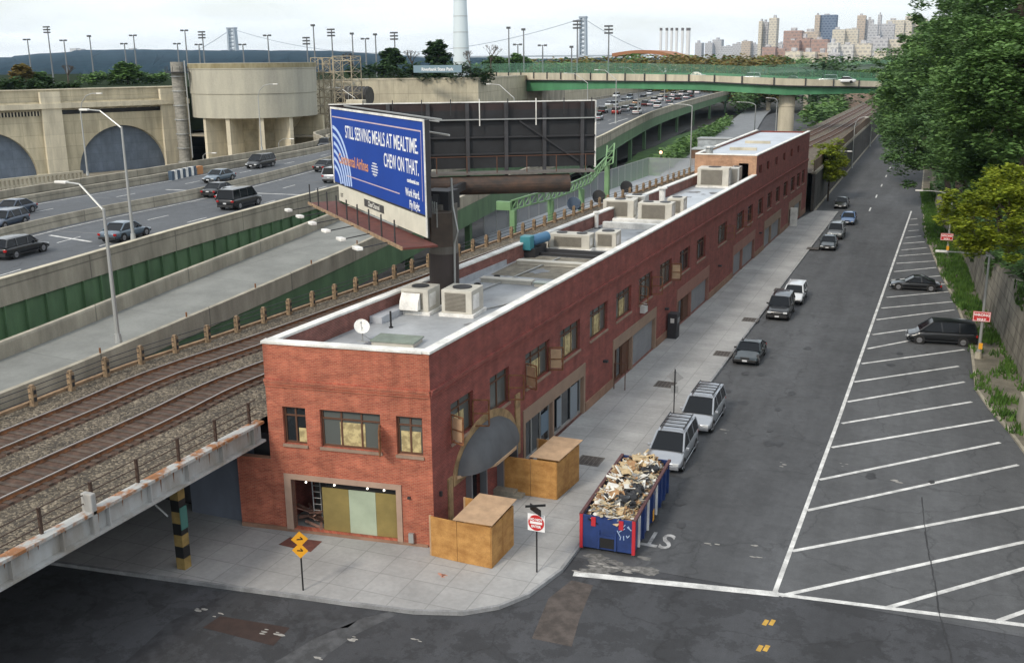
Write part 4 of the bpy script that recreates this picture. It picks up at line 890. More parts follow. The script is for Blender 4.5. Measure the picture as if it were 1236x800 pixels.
# embankment walls / body
em = MB()
ys3 = [y for y in YS if y >= 37.]
for a,b in zip(ys3,ys3[1:]):
    em.face([(ledge(a),a,-.2),(ledge(b),b,-.2),(ledge(b),b,TZ-.03),(ledge(a),a,TZ-.03)][::-1])
em.build('embankment', mat('embankment_wall',(.07,.065,.06),.9,.3,.6), kind='structure')
dw = thing('dark_stone_wall','dark sooty stone wall with a brown timber parapet beyond the brick building','wall',(-15.2,280,0))
w_ = MB(); w_.box(-15.6,-15.2,149.0,420,-.2,5.2); w_.build('wall_face', panels('sooty_stone',(.085,.075,.065),2.5,.9,.7,3,.5,(.03,.028,.026)), dw)
w_ = MB(); w_.box(-15.75,-15.1,149,420,5.2,5.6); w_.build('wall_cap', CONC, dw)
w_ = MB(); w_.box(-15.5,-15.4,149,420,5.6,7.1); w_.build('timber_parapet', mat('brown_timber',(.16,.10,.06),.9,.4,1.5), dw)
w_ = MB(); w_.box(-23.0,-16.22,148.35,148.75,-.2,5.6); w_.build('return_wall', mat('olive_grey_wall',(.14,.13,.09),.9,.3,.8), dw)
# rails
def track(off, label):
    cl_ = [(ledge(y)+off-(0 if y < 100 else 0), y, TZ) for y in [-30,0,15,25,34,40,48,56,68,85,100,115,135,165,200,230,280,330,420]]
    cl_ = cat_rom([(c[0],c[1],c[2]) for c in cl_],4); t = thing('railway_track', label, 'railway track', (cl_[20][0],cl_[20][1],TZ), 0, 'railway tracks')
    s_ = MB(); sweep(s_, cl_, [(-1.3,-.04),(1.3,-.04),(1.2,.05),(-1.2,.05)][::-1]); 
    s_.build('track_bed', mat('oily_bed',(.085,.048,.032),.95,.5,3,.4,contrast=.3,fine=.3), t)
    sp2 = MB()
    for p in resample(cl_, .62):
        if p[1] > 150: break
        if p[1] < 8: continue
        sp2.box(p[0]-1.25,p[0]+1.25,p[1]-.11,p[1]+.11,TZ+.03,TZ+.085)
    sp2.build('sleepers', mat('old_sleeper',(.085,.06,.045),.95,.5,2), t, kind='stuff')
    for sgn in (-1,1):
        r_ = MB(); o = sgn*.84
        r_.use(RUST); sweep(r_, cl_, [(o-.06,.05),(o+.06,.05),(o+.06,.09),(o+.02,.10),(o+.02,.2),(o-.02,.2),(o-.02,.10),(o-.06,.09)][::-1])
        r_.use(plain('polished_rail',(.42,.38,.35),.35,.8)); sweep(r_, cl_, [(o-.035,.2),(o+.035,.2),(o+.035,.245),(o-.035,.245)][::-1]); r_.build('rail', None, t)
track(3.15,'farther railway track, next to the concrete post fence'); track(7.35,'nearer railway track, next to the rusty girder')
# concrete post fence
pf = thing('post_and_cable_fence','row of stubby concrete posts with cables along the far side of the tracks','fence',(-38.5,60,TZ))
pp = resample([(ledge(y)+.35,y,TZ) for y in np.arange(12,150,2.)], 2.45)
for p in pp[:54]:
    m = MB(); m.box(p[0]-.14,p[0]+.14,p[1]-.12,p[1]+.12,TZ-.1,TZ+.92); m.box(p[0]-.09,p[0]+.09,p[1]-.08,p[1]+.08,TZ+.92,TZ+1.02)
    m.use(RUST); m.box(p[0]+.14,p[0]+.155,p[1]-.07,p[1]+.07,TZ+.2,TZ+.42); m.box(p[0]+.17,p[0]+.185,p[1]-.07,p[1]+.07,TZ+.58,TZ+.78)
    m.mats = [mat('old_concrete_post',(.34,.24,.14),.9,.4,3), MC['rust']] if False else m.mats
    o = MB(); o.v, o.f = m.v, m.f; o.mats = [mat('old_concrete_post',(.27,.19,.115),.9,.4,3), DARK]; o.m = [0 if k < 12 else 1 for k in range(len(m.f))]; o.build('post', None, pf)
cb_ = MB()
for z in (.35,.65,.92): 
    for a,b in zip(pp,pp[1:]): cb_.cyl((a[0],a[1],TZ+z),(b[0],b[1],TZ+z),.022,n=5,caps=False)
cb_.build('cable', DARK, pf)
ke = MB(); sweep(ke,[(ledge(y),y,TZ) for y in np.arange(-28,150,3.)],[(-.1,-.5),(.12,-.5),(.12,.12),(-.1,.12)][::-1]); ke.build('edge_beam', WOOD, pf)

# ================================================================== RAMP AND HIGHWAY
def zr(y): return float(np.interp(y,[20,35,110,160,420],[5.0,5.3,7.5,7.5,7.6]))
RN = cat_rom([(-38.9+.0,-10),(-39.3,15),(-39.75,33),(-39.9,41),(-41.4,68),(-44.3,100),(-47.5,135),(-50.7,161),(-58.6,206),(-66.5,262),(-74,346),(-79,420),(-82,470)],6)
RFr = cat_rom([(-43.5,-10),(-45.2,15),(-46.4,39),(-48.4,57),(-50.7,79),(-53.5,100),(-55.5,112)],6)
RN3 = [(p[0],p[1],zr(p[1])) for p in RN]; RF3 = [(p[0],p[1],zr(p[1])) for p in RFr]
CONC_R = slabs('ramp_deck', (.20,.205,.19), .7, 9, .1, .04, .2)
PAR = [(-.3,-.35),(.0,-.35),(0,.9),(-.07,.98),(-.3,.98)]
ramp = thing('ramp_bridge','concrete ramp on green girders running beside the tracks up to the highway','ramp',(-43,50,0))
rd = MB(); ysr = [-8,10,25,40,55,70,85,100,111]
ribbon(rd, [(xat(RFr,y),y,zr(y)) for y in ysr], [(xat(RN,y),y,zr(y)) for y in ysr]); rd.build('deck', CONC_R, ramp)
def flip(prof): return prof[::-1]
m = MB(); sweep(m, [p for p in RN3 if p[1] < 150], [(-.05,-.25),(.32,-.25),(.32,.92),(.0,.92),(-.05,.8)]); m.build('parapet', CONC_P, ramp)
m = MB(); sweep(m, [p for p in RF3], [(-.32,-.6),(.05,-.6),(.05,.8),(0,.92),(-.32,.92)]); m.build('parapet', CONC_P, ramp)
m = MB(); sweep(m, [p for p in RN3 if p[1] < 150], [(.0,-2.3),(.25,-2.3),(.25,-.25),(0,-.25)]); m.build('girder', GREEN, ramp)
m = MB(); sweep(m, [p for p in RF3], [(-.25,-2.1),(-.02,-2.1),(-.02,-.6),(-.25,-.6)]); m.build('girder', GREEN, ramp)
for k,y in enumerate((12,35,52,66,80,96,112,128)):
    for (q,o) in ((RN,-.3),(RFr,.4)):
        if q is RFr and y > 110: continue
        x = xat(q,y)+o; m = MB(); m.box(x-.3,x+.3,y-.3,y+.3,0,zr(y)-.8); m.build('column', GREEN, ramp)
for p in resample([(p[0]+.16,p[1],p[2]+.92) for p in RN3 if 22 < p[1] < 110], 7.3): 
    m = MB(); m.cyl(p,(p[0],p[1],p[2]+.28),.05,n=6); m.build('bolt_stub', RUST, ramp)
# highway
HZ = 7.5
def hz(y): return HZ
HN = cat_rom([(-44,-10),(-49.5,25),(-52.2,45.5),(-55.0,65.5),(-57.9,94),(-60,112),(-58.5,130),(-54.5,148),(-52.0,161),(-58.9,206),(-66.8,262),(-74.2,346),(-79.2,420),(-82.2,470)],6)
mp_ = [G(*q,HZ) for q in ((0,292),(49,284),(122,263),(245,238),(379,204))]
HMd = cat_rom([(mp_[0][0]+14,mp_[0][1]-50),(mp_[0][0]+6,mp_[0][1]-22)]+[mp_[0],mp_[2],mp_[3],mp_[4],(-86.5,165),(-84.5,206),(-85,262),(-92,346),(-98,420),(-102,470)],6)
fp_ = [G(*q,HZ) for q in ((0,253),(204,217),(401,180))]
HFr = cat_rom([(fp_[0][0]+14,fp_[0][1]-50),(fp_[0][0]+6,fp_[0][1]-22)]+fp_+[(-103,165),(-104.5,206),(-104,262),(-110,346),(-116,420),(-120,470)],6)
print('median',mp_,'far',fp_)
ysh = list(range(-4,112,6))+list(range(112,466,9))
hb = MB(); ribbon(hb, [(xat(HFr,y),y,HZ) for y in ysh], [(xat(HN,y),y,HZ) for y in ysh])
hb.build('highway', ASPH_H, kind='structure')
hw = thing('highway_bridge','elevated highway with concrete parapets and deep green girders','elevated highway',(-70,80,0))
HN3 = [(p[0],p[1],HZ) for p in HN]; HM3 = [(p[0],p[1],HZ) for p in HMd]; HF3 = [(p[0],p[1],HZ) for p in HFr]
m = MB(); ribbon(m, [(xat(HFr,y),y,HZ-.5) for y in ysh], [(xat(HN,y),y,HZ-.5) for y in ysh]); m.build('deck_slab', DARK, hw)
m = MB(); sweep(m, HN3, [(-.05,-.7),(.32,-.7),(.32,.95),(.0,.95),(-.05,.8)]); m.build('parapet', CONC_P, hw)
m = MB(); sweep(m, [(p[0],p[1],HZ+.95) for p in HN], [(-.1,0),(.37,0),(.37,.06),(-.1,.06)]); m.build('parapet_cap', CONC_L, hw)
m = MB(); sweep(m, HM3, [(-.75,0),(-.02,0),(-.25,.95),(-.5,.95)]); m.build('median_barrier', CONC_P, hw)
m = MB(); sweep(m, HF3, [(-.4,-.6),(0,-.6),(0,.85),(-.4,.85)]); m.build('parapet', CONC_P, hw)
m = MB(); sweep(m, [(p[0]-3.2,p[1]+1,HZ) for p in HFr if 10 < p[1] < 185], [(-.4,-2),(0,-2),(0,1.25),(-.4,1.25)]); m.build('outer_wall', CONC_P, hw)
m = MB(); sweep(m, HN3, [(.05,-2.7),(.16,-2.7),(.16,-.7),(.05,-.7)]); m.build('girder', GREEN, hw)
m = MB(); sweep(m, HN3, [(.0,-2.78),(.4,-2.78),(.4,-2.7),(.0,-2.7)]); m.build('girder_flange', GREEN, hw)
for p in resample(HN3, 1.9):
    if p[1] < 22 or p[1] > 118: continue
    m = MB(); m.box(p[0]+.14,p[0]+.38,p[1]-.04,p[1]+.04,HZ-2.7,HZ-.7); m.build('stiffener', GREEN, hw)
k_ = 0
for y in list(range(5,160,17))+[165,190,214,240,268,300,335,375,420]:
    for q,o in ((HN,-.2),(HMd,-.5),(HFr,.3)):
        x = xat(q,y)+o; m = MB(); m.box(x-.35,x+.35,y-.35,y+.35,-.2,HZ-.6); 
        m.build('column', GREEN, hw)
    if y > 150: m = MB(); m.box(xat(HFr,y),xat(HN,y),y-.3,y+.3,HZ-2.2,HZ-.7); m.build('cross_beam', GREEN, hw)
# arched green spandrels at the far side (visible under the curve)
for a,b in zip([165,190,214,240,268,300,335,375],[190,214,240,268,300,335,375,420]):
    m = MB(); k=8; 
    for i in range(k):
        y0_,y1_ = a+(b-a)*i/k, a+(b-a)*(i+1)/k; f = lambda u: HZ-2.3-.75*abs(2*((u-a)/(b-a))-1)**2.0
        x0_,x1_ = xat(HN,y0_)+.1, xat(HN,y1_)+.1
        m.hexa([(x0_-.15,y0_,f(y0_)),(x0_+.0,y0_,f(y0_)),(x1_+.0,y1_,f(y1_)),(x1_-.15,y1_,f(y1_)),(x0_-.15,y0_,HZ-2.6),(x0_,y0_,HZ-2.6),(x1_,y1_,HZ-2.6),(x1_-.15,y1_,HZ-2.6)])
    m.build('spandrel', GREEN, hw)
# lane markings on highway
hm = MB()
def lane(frac, A, B, dash=None, wd=.14, y0=0, y1=440):
    y = y0
    while y < y1:
        e = y+(3. if dash else 6.); xa = xat(A,y)*(1-frac)+xat(B,y)*frac; xb = xat(A,e)*(1-frac)+xat(B,e)*frac
        stroke(hm,(xa,y),(xb,e),wd,HZ+.006); y += 12. if dash else 6.
    return
lane(.05,HN,HMd,None,.12); lane(.94,HN,HMd,None,.15); lane(.33,HN,HMd,1); lane(.64,HN,HMd,1)
lane(.10,HMd,HFr,None,.15); lane(.93,HMd,HFr,None,.15); lane(.36,HMd,HFr,1); lane(.65,HMd,HFr,1)
for a,b in (((200,229),(377,236)),((60,284),(110,292)),((735,150),(758,143))):
    stroke(hm,G(*a,HZ),G(*b,HZ),.3,HZ+.009)
hm.build('highway_lane_markings', LINE, kind='structure')
es = MB()
for p in resample(HN3, 19): es.beam((p[0]-.05,p[1],HZ+.004),(xat(HFr,p[1])+.1,p[1]-1.5,HZ+.004),.08,.004) if p[1] > 20 else None
es.build('expansion_seam', mat('pale_seam',(.24,.24,.235),.9,.2,1), kind='structure')
# highway worker barrier (orange / white striped)
br = thing('striped_barrier','row of white striped crash blocks with an orange end against the far parapet','barrier',(*G(225,213,HZ),HZ))
m = MB(); a_ = np.array(G(206,218,HZ)); b_ = np.array(G(236,211,HZ)); 
for k in range(9):
    q = a_+(b_-a_)*k/9; q1 = a_+(b_-a_)*(k+.8)/9; m.use(WHITE if k%2 else plain('slate_blue',(.05,.08,.12))); m.beam((*q,HZ+.55),(*q1,HZ+.55),.5,1.1)
m.build('blocks', None, br); m = MB(); q = b_+(b_-a_)*.08; m.box(q[0]-.3,q[0]+.3,q[1]-.3,q[1]+.8,HZ,HZ+1.0); m.build('end_block', plain('safety_orange',(.45,.20,.07)), br)

# ================================================================== LAMPS
def lamp(label, base, ztop, arm, style='truss', r=.1, group='street lamps', headm=None, twin=None):
    x,y,z = base; t = thing('street_lamp', label, 'street lamp', base, 0, group); m = MB(); m.cyl((x,y,z),(x,y,ztop),r,r*.6,n=10); m.cyl((x,y,z),(x,y,z+.5),r*1.7,r*1.3,n=10); m.build('pole', STEEL, t, smooth=False)
    for ai,(dx,dy,dz) in enumerate([arm]+([twin] if twin else [])):
        m = MB(); p0 = Vector((x,y,ztop-.1)); p1 = p0+Vector((dx,dy,dz))
        if style == 'truss': mid = p0+Vector((dx*.62,dy*.62,dz*.95)); pts = [p0,mid,p1]
        else: pts = [p0, p0+Vector((dx*.12,dy*.12,dz*.5)), p0+Vector((dx*.4,dy*.4,dz*.88)), p0+Vector((dx*.75,dy*.75,dz)), p1]
        m.tube(pts, r*.5, 7, r*.35); m.build('arm', STEEL, t)
        h = MB(); u = Vector((dx,dy,0)).normalized(); h.beam(p1-u*.05,p1+u*.75,.28,.14); h.build('lamp_head', headm or WHITE, t, bevel=.04)
    return t
def lamp_px(label, base_px, zb, top_py, head_px, style='truss', r=.1, **k):
    x,y = G(*base_px,zb); zt = zat(top_py,x,y); hx,hz_ = V(head_px[0],head_px[1],y); return lamp(label,(x,y,zb),zt,(hx-x,0,hz_-zt),style,r,**k)
lamp_px('tall grey street lamp with a bent arm standing on the ramp parapet at the left',(143,413),6.3,252,(80,218),r=.13)
lamp_px('tall street lamp on the near highway parapet beside the dark red-lit sedan',(161,290),8.4,153,(106,131),r=.12)
lamp_px('street lamp beyond the far highway parapet in front of the large blue arch',(106,212),7.4,135,(117,112),'curve',.12)
lamp_px('street lamp with a curved arm in front of the round concrete silo',(316,181),7.5,116,(330,101),'curve',.12)
lamp_px('short lamp at the foot of the silo, left of the middle legs',(246,200),6.5,188,(256,184),'curve',.08)
lamp_px('short lamp at the foot of the silo, near the rightmost leg',(337,182),6.5,172,(350,167),'curve',.08)
for lb,bp,tp,hp,zz in (('highway lamp above the blue billboard whose arm points left',(430,150),118,(400,105),8.4),('highway lamp above the blue billboard whose arm points right',(422,145),106,(441,95),8.4),
   ('highway lamp right of the billboards whose arm shows above their top edge',(621,165),118,(592,101),8.4),('highway lamp seen just above the right end of the black billboard frame',(709,140),100,(684,88),8.4),
   ('highway lamp standing on the parapet beside the first cars of the traffic jam',(743,149),96,(722,84),8.4),('highway lamp on the parapet by the middle of the traffic jam',(770,135),92,(751,81),8.4),
   ('farther highway lamp on the parapet toward the green bridge',(802,122),90,(785,77),8.4)):
    x,y = G(*bp,zz); lamp_px(lb,bp,zz,tp,hp,r=.13)
lamp_px('street lamp at the kerb beyond the brick building, in front of the small yellow-green tree',(1000,228),.1,187,(1023,182),'curve',.1)
lamp_px('street lamp against the dark stone wall, second from the brick building',(1028,203),.1,152,(1044,141),'curve',.12)
lamp_px('street lamp against the dark stone wall, farthest up the street',(1050,177),.1,140,(1066,133),'curve',.12)
l1 = lamp_px('street lamp on the verge carrying a red sign, nearest the right edge',(1181,430),.12,308,(1143,302),'curve',.12)
l2 = lamp_px('street lamp on the verge further up the street, near the upper red sign',(1143,308),.12,237,(1114,229),'curve',.12)
lamp_px('slim dark lamp post beside the side road behind the raised block',(832,232),1,128,(812,125),'curve',.12,headm=STEEL)
lamp_px('slim dark lamp post nearer the bridge pier on the side road',(910,172),1,127,(893,123),'curve',.15,headm=STEEL)
lamp_px('slim dark lamp post right beside the bridge pier',(936,160),1,121,(928,118),'curve',.15,headm=STEEL)
R = random.Random(2)
for k in range(9):
    px = 796+k*17.5+R.uniform(-4,4); y = 520+k*35; x,_z = V(px,80,y); zb = 16; lamp('distant curved lamp along the road beyond the green bridge',(x,y,7),V(px,77+R.uniform(-2,2),y)[1]-1.5,(-6,0,1.5),'curve',.28,group='distant lamps beyond the green bridge')
# ------------------------------------------------------------------ signs
REDS = plain('sign_red',(.48,.02,.02),.45); WHS = plain('sign_white',(.75,.75,.75),.45); SGY = plain('sign_yellow',(.70,.33,.02),.5)
def sign_post(label, x, y, z, h, m_=BLACK, r=.035): 
    t = thing('traffic_sign', label, 'road sign', (x,y,z)); m = MB(); m.cyl((x,y,z),(x,y,z+h),r,n=8); m.build('post', m_, t); return t
x,y = G(648,690,.15); s_ = sign_post('red and white DO NOT ENTER sign on a black post at the sidewalk corner', x,y,.15,2.75)
m = MB(); m.box(x-.38,x+.38,y-.055,y-.04,2.05,2.81); m.build('sign_plate', WHS, s_)
m = MB(); m.cyl((x,y-.06,2.43),(x,y-.07,2.43),.35,n=28); m.build('red_disc', REDS, s_)
m = MB(); m.box(x-.27,x+.27,y-.08,y-.073,2.38,2.49); m.build('white_bar', WHS, s_)
text_mesh('lettering','DO NOT',.15,WHS,s_,(x,y-.078,2.53),(1,0,0),(0,0,1),'CENTER',.95,.006); text_mesh('lettering','ENTER',.15,WHS,s_,(x,y-.078,2.22),(1,0,0),(0,0,1),'CENTER',.95,.006)
m = MB(); m.rbox((x-.05,y,2.98),(.03,.85,.28),(0,0,.9)); m.build('one_way_plate', BLACK, s_); m = MB(); m.rbox((x-.05,y,3.16),(.85,.03,.10),(0,0,.5)); m.build('one_way_plate', BLACK, s_)
x,y = G(366,712,.15); s_ = sign_post('two orange-yellow diamond warning signs on one black post by the side street', x,y,.15,2.6)
for z_,a in ((2.45,.5),(1.95,.25)):
    d = Vector((math.cos(a),math.sin(a),0)); n_ = Vector((d.y,-d.x,0)); m = MB(); c = Vector((x,y,z_))+n_*.05; w2 = .34
    P4 = [c+d*w2,c+Vector((0,0,w2)),c-d*w2,c-Vector((0,0,w2))]; m.add([p for p in P4]+[p-n_*.02 for p in P4],[(0,1,2,3),(7,6,5,4),(0,4,5,1),(1,5,6,2),(2,6,7,3),(3,7,4,0)]); so2 = m.build('sign_plate', SGY, s_)
    m = MB(); m.beam(c+n_*.006-d*.12,c+n_*.006+d*.12,.008,.05); m.beam(c+n_*.006+d*.12-Vector((0,0,.0)),c+n_*.006+d*.02+Vector((0,0,.1)),.008,.04); m.build('arrow', BLACK, so2)
x,y = G(813,505,.15); s_ = sign_post('grey diamond sign seen from behind on a black post beside the silver minivans', x,y,.15,3.1)
for c,w2 in (((x,y+.05,2.75),.62),((x,y+.05,1.95),.0)):
    m = MB(); 
    if w2: m.add([(x+w2*.85,y+.04,2.75),(x,y+.04,2.75+w2*.62),(x-w2*.85,y+.04,2.75),(x,y+.04,2.75-w2*.62),(x+w2*.85,y+.06,2.75),(x,y+.06,2.75+w2*.62),(x-w2*.85,y+.06,2.75),(x,y+.06,2.75-w2*.62)],[(0,1,2,3)[::-1],(4,5,6,7),(0,4,5,1)[::-1],(1,5,6,2)[::-1],(2,6,7,3)[::-1],(3,7,4,0)[::-1]])
    else: m.box(x-.22,x+.22,y+.04,y+.055,1.75,2.2)
    m.build('sign_plate', plain('sign_back',(.30,.31,.32),.5,.5), s_)
def red_sign(label, lx, ly, px, py, w_, h_):
    _,zc = V(px,py,ly-.2); xx = V(px,py,ly-.2)[0]; t = thing('red_sign', label, 'road sign', (xx,ly-.2,zc-h_/2))
    m = MB(); m.box(xx-w_/2,xx+w_/2,ly-.22,ly-.2,zc-h_/2,zc+h_/2); m.build('sign_plate', REDS, t); m = MB()
    for a,b,c,d in ((-w_/2+.03,w_/2-.03,h_/2-.06,h_/2-.03),(-w_/2+.03,w_/2-.03,-h_/2+.03,-h_/2+.06),(-w_/2+.03,-w_/2+.06,-h_/2+.06,h_/2-.06),(w_/2-.06,w_/2-.03,-h_/2+.06,h_/2-.06)): m.box(xx+a,xx+b,ly-.228,ly-.222,zc+c,zc+d)
    m.build('border', WHS, t); text_mesh('lettering','WRONG',h_*.36,WHS,t,(xx,ly-.23,zc+.03),(1,0,0),(0,0,1),'CENTER',1.0,.008); text_mesh('lettering','WAY',h_*.36,WHS,t,(xx,ly-.23,zc-.30),(1,0,0),(0,0,1),'CENTER',1.0,.008)
    m = MB(); m.cyl((xx,ly-.2,zc),(lx,ly,zc),.025,n=6); m.build('bracket', STEEL, t)
red_sign('red WRONG WAY sign on the lamp post nearest the right edge', *G(1181,430,.12), 1185,382, 1.15,.72)
red_sign('small red WRONG WAY sign on the verge lamp post further up the street', *G(1143,308,.12), 1143,286, 1.25,.75)
for (px,py,lb) in ((1182,418,'small orange plate strapped to the nearest verge lamp'),(1143,303,'small orange plate strapped to the farther verge lamp')):
    lx,ly = G(px,430 if px>1150 else 308,.12); m = MB(); m.box(lx-.13,lx+.13,ly-.2,ly-.17,.7,1.15); m.build('orange_plate', SGY, label=lb, cat='plate')
m = MB(); m.cyl((*G(1180,432,.12),.12),(*G(1180,432,.12),.55),.28,.22,n=10); m.build('lamp_footing', CONC, label='round concrete footing of the nearest verge lamp', cat='footing')

# ================================================================== BILLBOARD
bb_ = thing('billboard','large V-shaped billboard with a blue advertising face on a thick brown steel column','billboard',(-24.4,49.7,RZ))
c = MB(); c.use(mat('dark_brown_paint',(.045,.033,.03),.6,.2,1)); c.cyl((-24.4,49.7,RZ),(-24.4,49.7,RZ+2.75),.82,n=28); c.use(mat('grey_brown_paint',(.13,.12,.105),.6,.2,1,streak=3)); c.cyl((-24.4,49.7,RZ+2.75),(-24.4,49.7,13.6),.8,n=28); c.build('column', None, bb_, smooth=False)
m = MB(); m.tube([(-23.6,49.3,RZ),(-23.55,49.3,11.5),(-23.3,49.2,12.2),(-23.55,49.2,13.5),(-23.6,49.2,15)],.06,6); m.build('conduit', STEEL, bb_)
A0 = np.array([-36.3,58.0]); A1 = np.array([-23.46,46.0]); FA = Frame(A0, A1)
ZB, ZTb = 13.35, 18.2
fb = MB(); FA.box(fb,0,FA.L,ZB,ZTb,-.25,0); fb.build('panel_back', DARK, bb_)
m = MB(); m.face([FA.P(.12,ZB+.1,.006),FA.P(FA.L-.12,ZB+.1,.006),FA.P(FA.L-.12,ZTb-.1,.006),FA.P(.12,ZTb-.1,.006)]); pnl = m.build('poster', mat('poster_blue_vinyl',(.014,.055,.30),.7,.06,.5,spec=.15), bb_)
m = MB(); FA.box(m,0,FA.L,ZTb-.1,ZTb+.02,.0,.05); FA.box(m,0,.12,ZB,ZTb-.1,0,.05); FA.box(m,FA.L-.12,FA.L,ZB-1.0,ZTb-.1,0,.05); m.build('trim', WHITE, bb_)
m = MB(); FA.box(m,.9,FA.L-.12,ZB-1.05,ZB-.02,-.06,-.01); sk_ = m.build('skirt', mat('cream_skirt',(.62,.60,.50),.6,.1,1), bb_)
fd3 = (FA.d[0],FA.d[1],0)
POST_W = plain('poster_white',(.80,.82,.85),.5); POST_O = plain('poster_orange',(.60,.26,.12),.5); POST_P = plain('poster_pale_pink',(.55,.42,.45),.5)
def ftext(s, size, m_, sx_, z, align, scx, bold=.02, par=None): text_mesh('lettering', s, size, m_, par or pnl, FA.P(sx_,z,.016 if par is None else .004), fd3, (0,0,1), align, scx, bold)
L = FA.L
ftext('STILL SERVING MEALS AT MEALTIME.', 1.08, POST_W, L-1.0, ZTb-1.75, 'RIGHT', .76, .010)
ftext('CHEW ON THAT.', 1.08, POST_W, L-1.0, ZTb-2.85, 'RIGHT', .67, .012)
ftext('continental.com', .30, POST_W, L-1.05, ZTb-3.32, 'RIGHT', .95, .01)
sA = FA.W(409,190)[0]; sB = FA.W(446,205)[0]; zA = FA.W(446,208)[1]; print('cont',sA,sB,zA); ftext('Continental Airlines', .92, POST_O, sA, zA, 'LEFT', (sB-sA)/7.7, .014)
ftext('Work Hard.', .58, POST_W, L-1.0, ZB+.80, 'RIGHT', .76, .012); ftext('Fly Right.', .58, POST_W, L-1.0, ZB+.20, 'RIGHT', .76, .012)
m = MB()  # globe emblem after the name
cs, cz = FA.W(452.5,205)[0], FA.W(452.5,205)[1]
for k in range(5):
    zz = -.32+k*.16; h2 = math.sqrt(max(0,.42**2-zz*zz)); FA.box(m,cs-h2*1.5,cs+h2*1.5,cz+zz,cz+zz+.05,.008,.014)
for s2 in (-.2,.0,.2):
    for k in range(8):
        z_0 = -.4+k*.1; a = 1.5*s2*math.sqrt(max(0,1-(z_0/.42)**2)); b = 1.5*s2*math.sqrt(max(0,1-(min(.41,z_0+.1)/.42)**2)); m.face([FA.P(cs+a-.02,cz+z_0,.018),FA.P(cs+a+.02,cz+z_0,.018),FA.P(cs+b+.02,cz+z_0+.1,.018),FA.P(cs+b-.02,cz+z_0+.1,.018)])
m.build('globe_emblem', POST_W, pnl)
sG = FA.W(424,230)[0]
for k in range(6):   # big globe stripes at the left
    m = MB(); rs = sG+.35-.48*k; rzz = 3.75-.50*k; pr = None
    for i in range(23):
        a = math.radians(4+i*4.0); s2 = -.2+rs*math.cos(a); z2 = ZB-.1+rzz*math.sin(a); ws = .13*math.cos(a)+.02; wz = .11*math.sin(a)
        q = (s2,z2,ws,wz)
        if pr and min(q[0]-q[2],pr[0]-pr[2]) > .13 and min(q[1]-q[3],pr[1]-pr[3]) > ZB+.02:
            m.face([FA.P(pr[0]-pr[2],pr[1]-pr[3],.010),FA.P(pr[0]+pr[2],pr[1]+pr[3],.010),FA.P(q[0]+q[2],q[1]+q[3],.010),FA.P(q[0]-q[2],q[1]-q[3],.010)])
        pr = q
    if m.f: m.build('globe_stripe', plain('poster_light_blue',(.42,.55,.80),.5), pnl)
m = MB()
m = MB(); FA.box(m,.3,L-.55,ZTb-.62,ZTb-.55,.008,.013); FA.box(m,L-.60,L-.55,ZB+.75,ZTb-.62,.008,.013); FA.box(m,3.1,L-4.2,ZB+.72,ZB+.78,.008,.013); m.build('border_line', POST_P, pnl)
m = MB(); FA.box(m,6.6,10.4,ZB-.72,ZB-.28,-.008,.01); pl_ = m.build('name_plate', plain('plate_dark',(.05,.05,.05),.5), bb_); text_mesh('lettering','ClearChannel',.42,plain('plate_text',(.6,.6,.55),.5),pl_,FA.P(8.5,ZB-.63,.014),fd3,(0,0,1),'CENTER',.95,.01)
text_mesh('lettering','1377',.34,DARK,sk_,FA.P(1.3,ZB-.75,-.002),fd3,(0,0,1),'LEFT',.9,.005)
# catwalk under the front face
m = MB(); FA.box(m,-1.0,L+.6,ZB-1.42,ZB-1.32,-.3,1.55); m.build('catwalk', mat('red_brown_deck',(.11,.030,.022),.8,.3,2), bb_)
m = MB(); FA.box(m,-1.0,L+.6,ZB-1.44,ZB-1.26,1.56,1.62); m.build('catwalk_edge', WOOD, bb_)
for k in range(9):
    s2 = -.8+k*2.2; m = MB(); m.beam(FA.P(s2,ZB-1.3,1.5),FA.P(s2,ZB-.1,1.5),.06,.06,up=(1,0,0)); m.build('stanchion', DARK, bb_)
for k in range(6):
    s2 = .4+k*3.1; m = MB(); m.beam(FA.P(s2,ZB-1.35,1.4),FA.P(s2,ZB-1.55,3.0),.05,.05); ob = m.build('lamp_arm', DARK, bb_)
    m = MB(); p = FA.P(s2,ZB-1.55,3.2); q = FA.P(s2+.0,ZB-1.4,3.6); m.beam(FA.P(s2-.35,ZB-1.55,3.25),FA.P(s2+.55,ZB-1.5,3.25),.34,.18); m.build('floodlight', WHITE, ob, bevel=.04)
# second face seen from behind
B0 = np.array([-36.0,58.8]); B1 = np.array([-21.5,67.5]); FBk = Frame(B0,B1); LB = FBk.L
zb2, zt2 = 13.75, 18.35
zr_b = V(719,200,67.5)[1]; zr_t = V(719,122,67.5)[1]; zb2, zt2 = zr_b, zr_t
m = MB(); FBk.box(m,-.8,LB,zb2,zt2-.5,-.3,-.1); m.build('second_panel', mat('black_panel',(.018,.019,.022),.7,.3,1), bb_)
m = MB(); FBk.box(m,-.8,LB,zt2-.5,zt2,-.3,-.12); m.build('upper_panel', mat('dark_red_panel',(.03,.018,.018),.7,.3,1), bb_)
m = MB(); FBk.box(m,LB,LB+.08,zb2-.1,zt2+.05,-.35,.0); FBk.box(m,-.8,LB,zt2,zt2+.06,-.35,-.05); m.build('trim', WHITE, bb_)
for k in range(7):
    s2 = LB-.9-k*2.6; m = MB(); FBk.box(m,s2-.12,s2+.12,zb2-.6,zt2-.03,-.1,.14); m.build('upright', mat('grey_black_steel',(.045,.045,.05),.6,.3,1), bb_)
for z_ in (zb2+.9,zb2+2.0,zb2+3.2): m = MB(); FBk.box(m,-.8,LB,z_,z_+.1,-.1,.08); m.build('rail', DARK, bb_)
